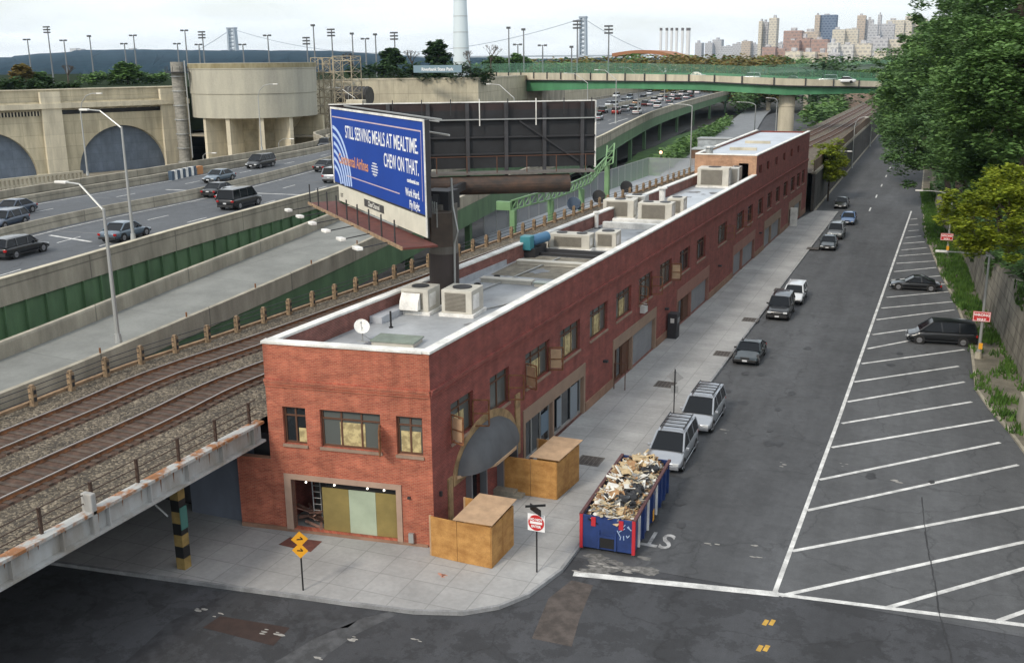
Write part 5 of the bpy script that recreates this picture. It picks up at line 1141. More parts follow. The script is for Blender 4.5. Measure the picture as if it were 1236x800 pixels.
m = MB(); FBk.box(m,2,LB+.02,zt2-1.12,zt2-1.05,.15,.22); m.build('catwalk_rail', STEEL, bb_)
for k in range(9): s2 = LB-.3-k*1.9; m = MB(); FBk.box(m,s2-.03,s2+.03,zt2-1.5 if k in (2,4) else zt2-.8,zt2+.25,.22,.28); m.build('rail_post', WHITE if k in (2,4) else DARK, bb_)
m = MB(); m.beam(FBk.P(LB-5.2,zb2+3.1,.2),FBk.P(LB-1.2,zb2+.4,.2),.1,.1); m.build('diagonal_brace', DARK, bb_)
m = MB(); FBk.box(m,2,LB-.3,zb2-.3,zb2-.18,-.1,1.3); m.build('catwalk', mat('grey_grating',(.14,.13,.12),.8,.2,2), bb_)
m = MB()
for k in range(8): s2 = 2+k*2.0; m.beam(FBk.P(s2,zb2-.3,1.25),FBk.P(s2,zb2+.9,1.25),.05,.05,up=(1,0,0))
m.beam(FBk.P(2,zb2+.9,1.25),FBk.P(LB-.3,zb2+.9,1.25),.05,.05); m.build('guard_rail', BROWNF, bb_)
m = MB(); m.cyl(FBk.P(0,zb2-1.0,1.0),FBk.P(LB-2.0,zb2-1.0,1.0),.62,n=22); m.build('torsion_tube', mat('rusty_tube',(.085,.048,.032),.7,.4,1.2,streak=.5,col2=(.03,.024,.021)), bb_)
m = MB(); m.cyl(FA.P(0,ZB+.3,-1.2),FA.P(L-2.6,ZB+.3,-1.2),.4,n=20); m.box(-25.2,-23.7,49.0,50.4,13.3,14.3); m.beam(FA.P(L-2.5,13.9,-1.4),FBk.P(LB-9.,zb2-1.0,.6),.3,.5); m.build('cross_tube', DARK, bb_)
for k in range(8):
    s2 = 1+k*2.2; m = MB(); FA.box(m,s2-.1,s2+.1,ZB-1.2,ZTb-.1,-.5,-.26); m.build('upright', DARK, bb_)
m = MB(); FA.box(m,L-2.6,L-1.4,11.5,13.3,-1.9,-.7); m.build('electrical_box', mat('box_brown',(.05,.035,.025),.7,.3,2), bb_)
m = MB()
for k in range(4): m.beam(FA.P(L-2.2+k*.3,12.6,-1.0),FA.P(L-2.2+k*.3,13.9,-1.0),.05,.05,up=(1,0,0))
m.beam(FA.P(0,ZTb+.05,-.9),FA.P(L,ZTb-.02,-.9),.08,.08); m.beam(FA.P(0,ZTb-.8,-1.3),FA.P(L,ZTb-.8,-1.3),.08,.08); m.beam(FA.P(0,ZTb-.3,-1.9),FA.P(L-3,ZTb-.3,-1.9),.06,.06); m.build('frame_rail', STEEL, bb_)
# ================================================================== TREATMENT PLANT WALL
PW0 = V(0,113,135); PWA = (PW0[0],135.); q_ = V(207,105,164); PWB = (q_[0],164.)
_d = np.array(PWB)-np.array(PWA); _d /= np.linalg.norm(_d); PS = np.array(PWA)-_d*45
FP = Frame(PS, np.array(PWB)); ZT = 16.6
BLUEP = panels('blue_grey_infill', (.15,.185,.235), 3.0, 1.6, .8, 2, .2)
PC = panels('plant_concrete', (.54,.48,.34), 6.0, 2.2, .72, 5, .25)
PCL = panels('plant_concrete_light', (.64,.58,.44), 6.0, 2.2, .8, 5, .2)
pw_ = thing('plant_wall','long pale concrete wall with blue filled arches at the left of the highway','wall',(*FP.P(60,0)[:2],0))
def arch_wall(sc_list, r, hgt, zb, zt, L):
    m = MB(); m2 = MB(); n = 24; edges = []
    xs = sorted(sc_list); cur = 0
    for c in xs:
        m.face([FP.P(cur,-1,0),FP.P(c-r,-1,0),FP.P(c-r,zt,0),FP.P(cur,zt,0)])
        for k in range(n):
            a0 = math.pi-math.pi*k/n; a1 = math.pi-math.pi*(k+1)/n; s0 = c+r*math.cos(a0); s1 = c+r*math.cos(a1); z0 = zb+hgt*math.sin(a0); z1 = zb+hgt*math.sin(a1)
            m.face([FP.P(s0,z0),FP.P(s1,z1),FP.P(s1,zt),FP.P(s0,zt)]); m.face([FP.P(s0,z0),FP.P(s0,z0,-1.6),FP.P(s1,z1,-1.6),FP.P(s1,z1)])
            m2.face([FP.P(s0,-1,-1.2),FP.P(s1,-1,-1.2),FP.P(s1,z1,-1.2),FP.P(s0,z0,-1.2)])
        cur = c+r
    m.face([FP.P(cur,-1),FP.P(L,-1),FP.P(L,zt),FP.P(cur,zt)]); return m, m2
cA = FP.W(151,208)[0]; eL = FP.W(97,208)[0]; eR = FP.W(204,208)[0]; rA = (eR-eL)/2; cA = (eR+eL)/2; tA = FP.W(151,151)[1]; cB = FP.W(47,208)[0]-rA
m, m2 = arch_wall([cB-2*rA-10, cB, cA], rA, tA-1.5, 1.5, ZT-2.0, FP.L+3); m.build('wall_face', PC, pw_); m2.build('arch_infill', BLUEP, pw_)
m = MB(); FP.box(m,0,FP.L+3,ZT-2.0,ZT,-2.5,-.6); m.build('upper_wall', PC, pw_)
m = MB(); FP.box(m,0,FP.L+3,ZT-3.2,ZT-2.3,.0,.9); m.build('ledge', PCL, pw_); m = MB(); FP.box(m,0,FP.L+3,ZT,ZT+.18,-2.6,-.4); m.build('coping', PCL, pw_)
for a,b in ((52,76),(196,216)):
    s0 = FP.W(a,160)[0]; s1 = FP.W(b,160)[0]; m = MB(); FP.box(m,s0,s1,-1,ZT-.3,-.1,.7); m.build('pilaster', PCL, pw_)
m = MB(); s0,s1 = FP.W(74,136)[0], FP.W(203,136)[0]; FP.box(m,s0,s1,ZT-4.3,ZT-3.55,.0,.06); FP.box(m,0,FP.W(50,140)[0],ZT-4.4,ZT-3.6,0,.06); m.build('slot_opening', BLACK, pw_)
m = MB()
for k in range(46): s_ = k*.75+2; 
for k in range(44): s_ = FP.W(50,140)[0]-.4-k*.55; FP.box(m,s_,s_+.16,ZT-4.4,ZT-3.6,.06,.3)
for k in range(9): s_ = s0+(s1-s0)*k/8.6; m.beam(FP.P(s_,ZT-3.55,.1),FP.P(s_+1.2,ZT-2.9,.95),.12,.12)
m.build('slot_fins', PCL, pw_)
# terraces on top (park roof)
ter = MB(); B2 = FP.P(FP.L+3,0)
ter.prism([FP.P(0,0,-2.6)[:2], FP.P(FP.L+3,0,-2.6)[:2], (-131,190),(-128.6,214.6),(-101.6,226.8),(-110.2,282),(V(700,100,350)[0]-.8,350),(-210,400),(-420,400),(-420,110)], 8, ZT-.05)
ter.build('park_terrace', mat('park_ground',(.030,.042,.026),1.0,.3,.2,spec=0.), kind='structure')
fb_ = MB(); fb_.prism([(-104,170),(-128,165),(-150,165),(-128,196),(-104,215)],7.2,7.4); fb_.build('yard', CONC, kind='structure')
yd = MB(); yd.prism([(-86,20),(-91,87),(-99,108),(-99,127),(-106,158),(-107,206),(-180,206),(-200,20)],-.2,1.4); yd.build('plant_yard', mat('yard_gravel',(.20,.18,.14),.95,.4,.3,fine=.2), kind='structure')
# low concrete post rail in yard
lr = MB(); a_ = np.array(G(-30,238,1.4)); b_ = np.array(G(100,222,1.4))
for k in range(26): q = a_+(b_-a_)*k/25; lr.box(q[0]-.2,q[0]+.2,q[1]-.2,q[1]+.2,1.4,3.6)
lr.beam((*a_,3.5),(*b_,3.5),.4,.35); lr.beam((*a_,2.3),(*b_,2.3),.35,.3); lr.build('concrete_railing', CONC_L, label='pale concrete railing in the yard below the plant wall', cat='railing')
m = MB(); c = G(8,205,1.4); m.box(c[0]-1.5,c[0]+1.2,c[1],c[1]+2,1.4,4.2); m.build('red_container', plain('container_red',(.22,.03,.02),.6), label='red container at the left edge by the plant wall', cat='container', bevel=.05)
# silo
_r0,_r1 = ray(230,110),ray(382,110); _a0,_a1 = math.atan2(_r0[0],_r0[1]),math.atan2(_r1[0],_r1[1]); SY = 167.0; SX = SY*math.tan((_a0+_a1)/2); SR = math.hypot(SX,SY)*math.sin(abs(_a1-_a0)/2)
silo = thing('silo','large round concrete tank on fin-like legs beside the highway','tank',(SX,SY,1.4))
NX_, NY_ = SX*(1-SR/math.hypot(SX,SY)), SY*(1-SR/math.hypot(SX,SY)); print('silo',SX,SY,SR); zt_ = zat(78,NX_,NY_)+.3; zb_ = zat(143,NX_,NY_); 
m = MB(); n=64; vs=[];fs=[]
for r_,z in ((SR,zb_),(SR+.0,zb_+4.2),(SR+.12,zb_+4.3),(SR+.12,zt_-1.2),(SR+.2,zt_-1.1),(SR+.2,zt_),(SR-.6,zt_),(SR-.6,zt_-1.5)):
    for k in range(n): a=6.28318*k/n; vs.append((SX+r_*math.cos(a),SY+r_*math.sin(a),z))
for j in range(7):
    for k in range(n): fs.append((j*n+k,j*n+(k+1)%n,(j+1)*n+(k+1)%n,(j+1)*n+k))
fs.append(tuple(range(n))[::-1]); fs.append(tuple(range(7*n,8*n))); m.add(vs,fs); m.build('drum', mat('silo_concrete',(.47,.45,.36),.9,.3,.35,streak=5,fine=.06,det=8,col2=(.30,.29,.245),contrast=.45), silo, smooth=False)
m = MB(); m.cyl((SX,SY,zt_-.9),(SX,SY,zt_-.1),SR+.23,n=64,caps=False); m.build('stain_band', mat('rim_stain',(.30,.27,.17),.9,.4,1.2,streak=4,col2=(.20,.17,.09)), silo)
for px in (249,277,318,354):
    d_ = ray(px,180)[:2]; d_ = d_/np.linalg.norm(d_); c_ = np.array([SX,SY]); tb_ = float(d_@c_); pp_ = float(tb_*tb_-(c_@c_)+(SR-.35)**2)
    t0_ = tb_-math.sqrt(max(pp_,0.)); p0_ = d_*t0_; dn_ = (c_-p0_)/np.linalg.norm(c_-p0_)
    m = MB(); m.beam((p0_[0]+dn_[0]*.1,p0_[1]+dn_[1]*.1,(1.4+zb_)/2),(p0_[0]+dn_[0]*5,p0_[1]+dn_[1]*5,(1.4+zb_)/2),.8,zb_-1.4); m.build('leg', PCL, silo)
m = MB(); m.cyl((SX-1,SY+2,1.4),(SX-1,SY+2,zb_-3),3.,SR-5,n=32); m.cyl((SX-1,SY+2,zb_-3),(SX-1,SY+2,zb_-.05),SR-5,SR-2.5,n=32); m.build('hopper', PC, silo)
m = MB(); m.box(SX-SR,SX+SR,SY+5,SY+5.6,1.4,zb_-.1); m.build('back_wall', PC, silo)
# pipe tower
x0,z0 = V(213,75,157); pt_ = thing('pipe_stack','slim concrete pipe tower with rings left of the round tank','pipe tower',(x0,157,1.4))
m = MB(); m.cyl((x0,157,1.4),(x0,157,z0),1.05,1.15,n=18); m.build('shaft', mat('grey_shaft',(.26,.25,.22),.8,.35,1,streak=.4), pt_)
for k in range(7): m = MB(); z = 3+k*2.6; m.cyl((x0,157,z),(x0,157,z+.18),1.3,n=18); m.build('ring', STEEL, pt_)
m = MB(); m.cyl((x0+.3,156.6,z0-1.9),(x0+.3,156.6,z0-1.75),2.2,n=16); 
for k in range(10): a=6.28*k/10; m.cyl((x0+.3+2.1*math.cos(a),156.6+2.1*math.sin(a),z0-1.8),(x0+.3+2.1*math.cos(a),156.6+2.1*math.sin(a),z0-.8),.05,n=5)
m.build('platform', DARK, pt_); m = MB(); m.tube([(x0+2.6,156,4),(x0+2.6,156,z0+.2)],.12,6); m.build('riser', STEEL, pt_)
# lattice scaffold tower
def lattice(label, x, y, w_, d_, z0, z1, step, r=.09, m_=None):
    t = thing('lattice_tower', label, 'scaffold', (x,y,z0)); m = MB()
    for a in (-1,1):
        for b in (-1,1): m.cyl((x+a*w_/2,y+b*d_/2,z0),(x+a*w_/2,y+b*d_/2,z1),r,n=5)
    m.build('legs_frame', m_ or WOOD, t); m = MB(); z = z0; i = 0
    while z < z1-.1:
        zz = min(z+step,z1)
        for a,b,c,e in ((-1,-1,1,-1),(1,-1,1,1),(1,1,-1,1),(-1,1,-1,-1)):
            m.cyl((x+a*w_/2,y+b*d_/2,zz),(x+c*w_/2,y+e*d_/2,zz),r*.7,n=4); m.cyl((x+a*w_/2,y+b*d_/2,z if i%2 else zz),(x+c*w_/2,y+e*d_/2,zz if i%2 else z),r*.5,n=4)
        z = zz; i += 1
    m.build('bracing', m_ or WOOD, t); m = MB()
    for z in np.arange(z0+step*2,z1,step*2): m.box(x-w_/2,x+w_/2,y-d_/2,y+d_/2,z,z+.1)
    m.build('platforms', m_ or WOOD, t)
SCF = mat('scaffold_tan',(.36,.31,.22),.8,.3,1)
for px,w_,lb in ((386,2.6,'tan lattice stair tower touching the right side of the round tank'),(400,2.4,'tan lattice stair tower, the middle one right of the round tank')):
    x0,z1 = V(px,70,178); lattice(lb,x0,178,w_,2.6,3,z1,1.6,.11,SCF)
x0,z1 = V(418,68,196); lattice('grey lattice frame farthest right of the round tank',x0,196,4.5,4,8,z1,2.2,.12,SCF)
# long retaining wall behind the highway
RWp = [(-124,188),(V(425,97,214)[0],214),(V(577,95,226)[0],226),(V(640,93,282)[0],282),(V(700,100,350)[0],350),(V(778,104,450)[0],450),(V(800,104,520)[0],520)]
RWZ = [V(425,97,214)[1]]*3+[V(640,92,282)[1],15.5,13.5,13]
rw = thing('terrace_wall','panelled concrete retaining wall under the hedge beyond the billboards','wall',(-90,230,0))
m = MB(); PCW = panels('terrace_concrete', (.54,.49,.36), 4.5, 3.4, .6, 3, .2, (.40,.36,.27))
for i in range(len(RWp)-1): 
    (a,b),(c,d) = RWp[i],RWp[i+1]; m.face([(a,b,0),(c,d,0),(c,d,RWZ[i+1]),(a,b,RWZ[i])])
m.build('wall_face', PCW, rw); m = MB(); sweep(m,[(p[0],p[1],z) for p,z in zip(RWp,RWZ)],[(-.5,0),(.15,0),(.15,.35),(-.5,.35)]); m.build('wall_cap', CONC_L, rw)
# striped dark cylinder at its left end
m = MB(); x0,z0 = V(436,116,205); m.cyl((x0-6,205,z0),(x0+2.2,205,z0),2.0,n=20); 
for k in range(8): m.cyl((x0-5.5+k,205,z0),(x0-5.2+k,205,z0),2.12,n=20)
m.build('ribbed_duct', mat('duct_dark',(.05,.048,.045),.6,.4,1), label='dark ribbed duct end lying left of the terrace wall', cat='duct')
m = MB(); x0,z0 = V(430,128,150); m.box(x0-1.6,x0+1.6,149.4,150.6,HZ,z0+1.0); m.build('concrete_box', CONC_L, label='pale concrete box behind the top left corner of the blue billboard', cat='box', bevel=.1)
# hedge, trees on terrace
def hedge(label, pts, h, r, seed, m_=LF_B, per=95, step=1.3, ls=.42):
    R = random.Random(seed); cl = []
    for p in resample(pts, step):
        for k in range(2): cl.append((p[0]+R.uniform(-1,1),p[1]+R.uniform(-1,1.5),p[2]+h*R.uniform(.2,.9),r*R.uniform(.7,1.2)))
    mb = MB(); leaf_cloud(mb, cl, per, ls, R, .8); mb.build('hedge', m_, label=label, cat='hedge')
hedge('dark green hedge along the top of the terrace wall', [(*[V(428,94,216)[0],216],16.9),(V(520,94,222)[0],222,16.9),(V(574,96,226)[0],226,16.5)], 3.2, 1.9, 4)
hedge('scrubby green band of bushes on the terrace between the low hedge and the pipe tower', [(V(104,98,178)[0],178,16.5),(V(198,98,196)[0],196,16.5)], 2.6, 1.5, 6, LF_M)
hedge('dense round green bush at the corner of the terrace wall', [(V(576,90,226)[0],226,15.6),(V(590,90,232)[0],232,15.8)], 3.2, 2.0, 14)
hedge('low green hedge on the plant wall at the left edge', [(FP.P(FP.W(8,110)[0],0,-3)[0],FP.P(FP.W(8,110)[0],0,-3)[1],16.5),(FP.P(FP.W(96,110)[0],0,-3)[0],FP.P(FP.W(96,110)[0],0,-3)[1],16.5)], 1.9, 1.2, 5)
def ptree(label, px, D, zb, pytop, wpx, m_, seed, name='park_tree'):
    x,zt = V(px,pytop,D); h = zt-zb; r = wpx/F_*D/2; tree(name,label,x,D,zb,h,r,h*.58,h*.46,m_,seed,ncl=46,per=100,ls=.0026*D*.9,cr=r*.40,limbs=4)
ptree('rounded green tree on the plant terrace left of the pipe tower',152,185,16.5,77,34,LF_M,31)
ptree('orange-tinged tree above the low hedge at the left',24,182,16.5,80,30,LF_O,32)
ptree('small green tree beside the orange-tinged tree at the left',48,188,16.5,88,20,LF_M,33)
ptree('dark pine-like tree on the terrace left of the white chimney',528,262,17,50,30,LF_B,34)
ptree('dark spreading tree on the terrace above the hedge',474,256,17,60,30,LF_B,35)
ptree('dark round tree on the terrace by the left end of the green bridge',600,300,16.5,70,26,LF_M,36)
ptree('green tree behind the far left end of the green bridge',622,330,16.5,68,30,LF_M,37)
def bare_tree(label, px, D, zb, pytop, seed):
    x,zt = V(px,pytop,D); R = random.Random(seed); t = thing('bare_tree', label, 'tree', (x,D,zb)); m = MB(); h = zt-zb; m.cyl((x,D,zb-.5),(x,D,zb+h*.5),.22,.14,6); m.build('trunk', BARK, t); m = MB()
    def br(p, d, l, r, n):
        q = p+d*l; m.cyl(p,q,r,r*.6,4,False)
        if n:
            for _ in range(3): br(q,(d+Vector((R.uniform(-.8,.8),R.uniform(-.8,.8),R.uniform(-.1,.5)))).normalized(),l*.68,r*.6,n-1)
    for _ in range(4): br(Vector((x,D,zb+h*.4)),Vector((R.uniform(-.7,.7),R.uniform(-.7,.7),.8)).normalized(),h*.22,.12,3)
    m.build('branches', BARK, t)
bare_tree('leafless tree on the terrace left of the white chimney',497,258,17,56,1); bare_tree('leafless tree on the terrace right of the white chimney',592,275,17,50,2); bare_tree('leafless tree just right of the chimney foot',567,270,17,58,3); bare_tree('leafless tree behind the lattice frame',425,240,16.5,58,4); bare_tree('leafless tree above the low hedge left of the pipe tower',80,190,16.5,76,6)
# white chimney
cx_,_z = V(557,80,285); ch = thing('chimney','tall tapering white chimney with faint rings rising out of the photo','chimney',(cx_,285,16.5)); m = MB(); m.cyl((cx_,285,16.5),(cx_,285,75),2.55,.9,n=32); m.build('shaft', plain('chimney_white',(.60,.68,.72),.5), ch, smooth=False)
for z in (20.5,24.5,29,33.5,38): m = MB(); r_=2.55-(z-16.5)/58.5*1.65; m.cyl((cx_,285,z),(cx_,285,z+.15),r_+.05,n=32); m.build('ring', STEEL, ch)
# park sign
sx_,sz_ = V(528,84,215.5); sg = thing('park_sign','blue park name sign standing over the hedge','sign',(sx_,215.5,17)); W2 = V(558,84,215.5)[0]-V(500,84,215.5)[0]; m = MB(); m.box(sx_-W2/2,sx_+W2/2,215.4,215.6,sz_-.7,sz_+.9); m.build('board', plain('sign_blue_grey',(.16,.24,.29),.5), sg)
text_mesh('lettering','Riverbank State Park',.98,WHS,sg,(sx_,215.38,sz_-.3),(1,0,0),(0,0,1),'CENTER',.97,.02,.02)
# floodlight masts
def mast(px, ytop, D, zb, kind, lb):
    x,zt = V(px,ytop,D); t = thing('floodlight_mast', lb, 'light mast', (x,D,zb), 0, 'floodlight masts on the park terrace'); m = MB(); r = .00075*D; m.cyl((x,D,zb),(x,D,zt),r*1.3,r*.8,n=6); m.build('mast', plain('mast_grey',(.16,.17,.18),.5), t); m = MB(); k = D/F_
    if kind == 'big':
        for j in range(3): m.box(x-4.5*k,x+4.5*k,D-.2,D+.2,zt-j*4*k,zt-j*4*k+.4*k)
        for j in range(3):
            for i in (-4,-1.5,1.5,4): m.box(x+i*k-1.2*k,x+i*k+1.2*k,D-.6,D,zt-j*4*k-.9*k,zt-j*4*k+1.1*k)
    elif kind == 'bar':
        m.box(x-4.5*k,x+4.5*k,D-.2,D+.2,zt-.4*k,zt+.4*k)
        for i in (-4.2,4.2): m.box(x+i*k-1.6*k,x+i*k+1.6*k,D-.6,D+.1,zt-1.2*k,zt+1.0*k)
    else: m.box(x-2.2*k,x+2.2*k,D-.6,D+.2,zt-1.2*k,zt+1.4*k)
    m.build('floodlights', plain('lamp_dark',(.07,.075,.08),.5), t)
for px,yt,D,kd in ((33,48,210,'bar'),(57,33,200,'big'),(77,49,230,'bar'),(108,44,215,''),(150,53,300,'bar'),(161,43,240,'bar'),(223,37,240,'bar'),(244,39,230,'big'),(214,53,300,'bar'),(240,54,320,'bar'),(323,43,260,'bar'),(293,54,330,'bar'),(370,46,300,'big'),(378,31,230,''),(400,36,230,'big'),
   (425,41,280,''),(441,47,300,'bar'),(453,42,280,''),(476,40,260,'big'),(614,34,300,''),(632,36,300,''),(655,55,350,'bar'),(625,54,360,'bar'),(697,26,330,'big'),(735,32,330,'big'),(690,57,380,'')):
    mast(px,yt,D,15.5,kd,{'bar':'slim floodlight mast with a lamp bar against the sky beyond the plant terrace','big':'tall floodlight mast with stacked lamp clusters beyond the plant terrace','':'slim floodlight mast with a single lamp box beyond the plant terrace'}[kd])

# ================================================================== GREEN BRIDGE
def bpt(px, D): return (V(px,80,D)[0], D)
BP = cat_rom([bpt(560,300),bpt(640,276),bpt(740,252),bpt(850,237),bpt(950,234),bpt(1082,254),bpt(1180,285)],6)
gb = thing('green_bridge','green steel road bridge on a round concrete pier crossing behind the building','bridge',(-37,234,0))
def bz(p, py): return zat(py,p[0],p[1])
def yb(px, L): return float(np.interp(px,[q[0] for q in L],[q[1] for q in L]))
def pxo(p): 
    c = RM.T@np.array([p[0],p[1],15-HC]); return CX+F_*c[0]/c[2]
rows = {'bot':[(600,112),(645,110),(740,107),(850,109),(950,115),(1082,112),(1200,110)],'gt':[(600,97),(645,97),(740,98),(850,99),(950,104),(1082,106),(1200,106)],'pt':[(600,88),(645,88),(740,89),(850,91),(950,95),(1082,99),(1200,101)],'ft':[(600,77),(645,76),(740,76),(850,78),(950,82),(1082,90),(1200,92)]}
BPp = [p for p in BP if 560 <= pxo(p)]
def strip(mb, k0, k1, off=0, dz0=0, dz1=0):
    nn_ = normals2(BPp)
    for i in range(len(BPp)-1):
        a,b = BPp[i],BPp[i+1]; na,nb = nn_[i],nn_[i+1]; pa,pb = pxo(a),pxo(b)
        A = (a[0]+na[0]*off,a[1]+na[1]*off); B = (b[0]+nb[0]*off,b[1]+nb[1]*off)
        za0,zb0,za1,zb1 = bz(a,yb(pa,rows[k0]))+dz0,bz(b,yb(pb,rows[k0]))+dz0,bz(a,yb(pa,rows[k1]))+dz1,bz(b,yb(pb,rows[k1]))+dz1
        A2=(A[0]-na[0]*.3,A[1]-na[1]*.3); B2=(B[0]-nb[0]*.3,B[1]-nb[1]*.3)
        mb.hexa([(*A,za0),(*B,zb0),(*B2,zb0),(*A2,za0),(*A,za1),(*B,zb1),(*B2,zb1),(*A2,za1)])
    return mb
strip(MB(),'bot','gt',0).build('girder', GREEN_B, gb); strip(MB(),'gt','pt',.45).build('parapet', CONC_L, gb)
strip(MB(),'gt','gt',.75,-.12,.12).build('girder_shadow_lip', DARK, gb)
m = MB(); nn_ = normals2(BPp)
for k,p in enumerate(resample(BPp,7)): m.box(p[0]-.12,p[0]+.12,p[1]-.95,p[1]-.4,bz(p,yb(pxo(p),rows['pt']))-1.6,bz(p,yb(pxo(p),rows['pt']))+.2)
m.build('parapet_bracket', DARK, gb)
GF = meshfence('green_mesh', (.10,.22,.15), frac=.5)
m = MB()
for i in range(len(BPp)-1):
    a,b = BPp[i],BPp[i+1]; m.face([(a[0],a[1]-.2,bz(a,yb(pxo(a),rows['pt']))),(b[0],b[1]-.2,bz(b,yb(pxo(b),rows['pt']))),(b[0],b[1]-.2,bz(b,yb(pxo(b),rows['ft']))),(a[0],a[1]-.2,bz(a,yb(pxo(a),rows['ft'])))])
m.build('mesh_screen', GF, gb)
for p in resample(BPp,3.2): m = MB(); m.cyl((p[0],p[1]-.2,bz(p,yb(pxo(p),rows['pt']))),(p[0],p[1]-.2,bz(p,yb(pxo(p),rows['ft']))),.05,n=5); m.build('screen_post', GREEN_B, gb)
m = MB(); m2 = MB()
for i in range(len(BPp)-1):
    a,b = BPp[i],BPp[i+1]; za,zb2_ = bz(a,yb(pxo(a),rows['gt']))+.6,bz(b,yb(pxo(b),rows['gt']))+.6
    m.face([(a[0],a[1]-.3,za),(b[0],b[1]-.3,zb2_),(b[0],b[1]+10,zb2_),(a[0],a[1]+10,za)]); m2.hexa([(a[0],a[1]+9.7,za-2.2),(b[0],b[1]+9.7,zb2_-2.2),(b[0],b[1]+10,zb2_-2.2),(a[0],a[1]+10,za-2.2),(a[0],a[1]+9.7,za+1.2),(b[0],b[1]+9.7,zb2_+1.2),(b[0],b[1]+10,zb2_+1.2),(a[0],a[1]+10,za+1.2)])
    m2.face([(a[0],a[1]+9.9,za+1.2),(b[0],b[1]+9.9,zb2_+1.2),(b[0],b[1]+9.9,zb2_+3.2),(a[0],a[1]+9.9,za+3.2)]) if False else None
m.build('deck', CONC, gb); m2.build('rear_girder', GREEN_B, gb)
px_,_z = V(950,118,238); pier_top = zat(114,px_,238); pr = MB(); pr.cyl((px_,238,-.5),(px_,238,pier_top-.2),1.75,n=24); pr.cyl((px_,238,pier_top-2.6),(px_,238,pier_top-2.0),1.85,n=24); pr.build('pier', CONC_L, gb)
ca = MB(); ca.box(px_-.4,px_+.4,235.2,244,pier_top-.2,pier_top+1.2); ca.build('pier_head', GREEN_B, gb)
ab = MB(); q = bpt(642,279); ab.prism([(q[0]-6,q[1]-1),(q[0]+3,q[1]),(q[0]+5,q[1]+14),(q[0]-6,q[1]+14)],0,zat(97,q[0],q[1])); ab.build('abutment', CONC, gb)
# second low bridge beyond, far right
fb2 = thing('far_bridge','grey-green flyover with white lamps in the distance above the green bridge','bridge',(V(1000,85,420)[0],420,6))
m = MB(); 
for (a,b) in (((905,86),(1000,82)),((1000,82),(1110,77))):
    A = V(*a,430); B = V(*b,430); m.hexa([(A[0],430,A[1]-1.2),(B[0],430,B[1]-1.2),(B[0],438,B[1]-1.2),(A[0],438,A[1]-1.2),(A[0],430,A[1]+.6),(B[0],430,B[1]+.6),(B[0],438,B[1]+.6),(A[0],438,A[1]+.6)])
m.build('girder', mat('far_green',(.12,.17,.14),.8,.2,.1), fb2)
m = MB()
for (a,b) in (((905,86),(1000,82)),((1000,82),(1110,77))):
    A = V(*a,429); B = V(*b,429); m.face([(A[0],429,A[1]+.6),(B[0],429,B[1]+.6),(B[0],429,B[1]+2.0),(A[0],429,A[1]+2.0)])
m.build('railing', GF, fb2)
for px in (930,975,1020,1060): A = V(px,84,434); m = MB(); m.box(A[0]-.8,A[0]+.8,433,435,0,A[1]-1.); m.build('pier', CONC, fb2)

# ================================================================== WEST SIDE, BEHIND THE TRACKS
wr = MB(); wc = cat_rom([(-31,100),(-36,135),(-41,180),(-46,232),(-50,275),(-58,340),(-64,390),(-70,450)],6)
nn_ = normals2(wc); A_ = [(p[0]-n[0]*5,p[1]-n[1]*5,.3) for p,n in zip(wc,nn_)]; B_ = [(p[0]+n[0]*5,p[1]+n[1]*5,.3) for p,n in zip(wc,nn_)]
ribbon(wr, A_, B_); wr.build('side_road', mat('pale_asphalt',(.17,.18,.19),.9,.15,.3), kind='structure')
gp = MB(); gp.face([(*G(700,290,.2),.12),(*G(735,215,.2),.12),(*G(780,175,.2),.12),(*G(860,150,.2),.12),(*G(890,165,.2),.12),(*G(845,235,.2),.12)]); gp.build('grass_strip', mat('lawn',(.06,.13,.03),.95,.4,.4,fine=.3), kind='structure')
ds_ = MB(); ds_.prism([(-100,120),(-60,120),(-64,250),(-72,330),(-110,330)],-.1,.2); ds_.build('dark_yard', mat('dark_yard',(.045,.045,.042),.95,.4,.2), kind='structure')
hedge('green shrubs along the side road below the traffic jam',[(*G(795,208,.2),.3),(*G(845,172,.2),.3),(*G(880,150,.2),.3)],2.6,2.0,21,LF_M,30,3.5,.6)
hedge('bushes beyond the green bridge pier',[(*G(975,160,.2),.3),(*G(1000,150,.2),.3),(*G(1015,140,.2),.3)],7,3.4,22,LF_M,60,5,.9)
hedge('dark green bushes under the left part of the green bridge',[(*G(890,138,.2),.3),(*G(925,128,.2),.3)],8,4.2,23,LF_D,60,6,.9)
rf_ = MB(); p = [G(770,182,.2),G(800,172,.2),G(840,205,.2)]; 
for (a,b) in ((G(820,225,.2),G(870,202,.2)),(G(870,202,.2),G(935,167,.2))): 
    rf_.beam((*a,1.5),(*b,1.5),.08,.1); rf_.beam((*a,.9),(*b,.9),.05,.05)
    for k in range(16): q = np.array(a)+(np.array(b)-np.array(a))*k/15; rf_.cyl((*q,.2),(*q,1.6),.06,n=5)
rf_.build('dark_fence', DARK, label='dark iron fence along the side road', cat='fence')
sl2 = MB(); sl2.face([(*G(985,150,.2),.4),(*G(1065,128,.2),.4),(*G(1060,122,.2),6.5),(*G(1005,133,.2),6.5)]); 
sl2.build('rocky_bank', mat('brown_bank',(.20,.13,.085),.95,.5,.15,.3,fine=.2), kind='structure')
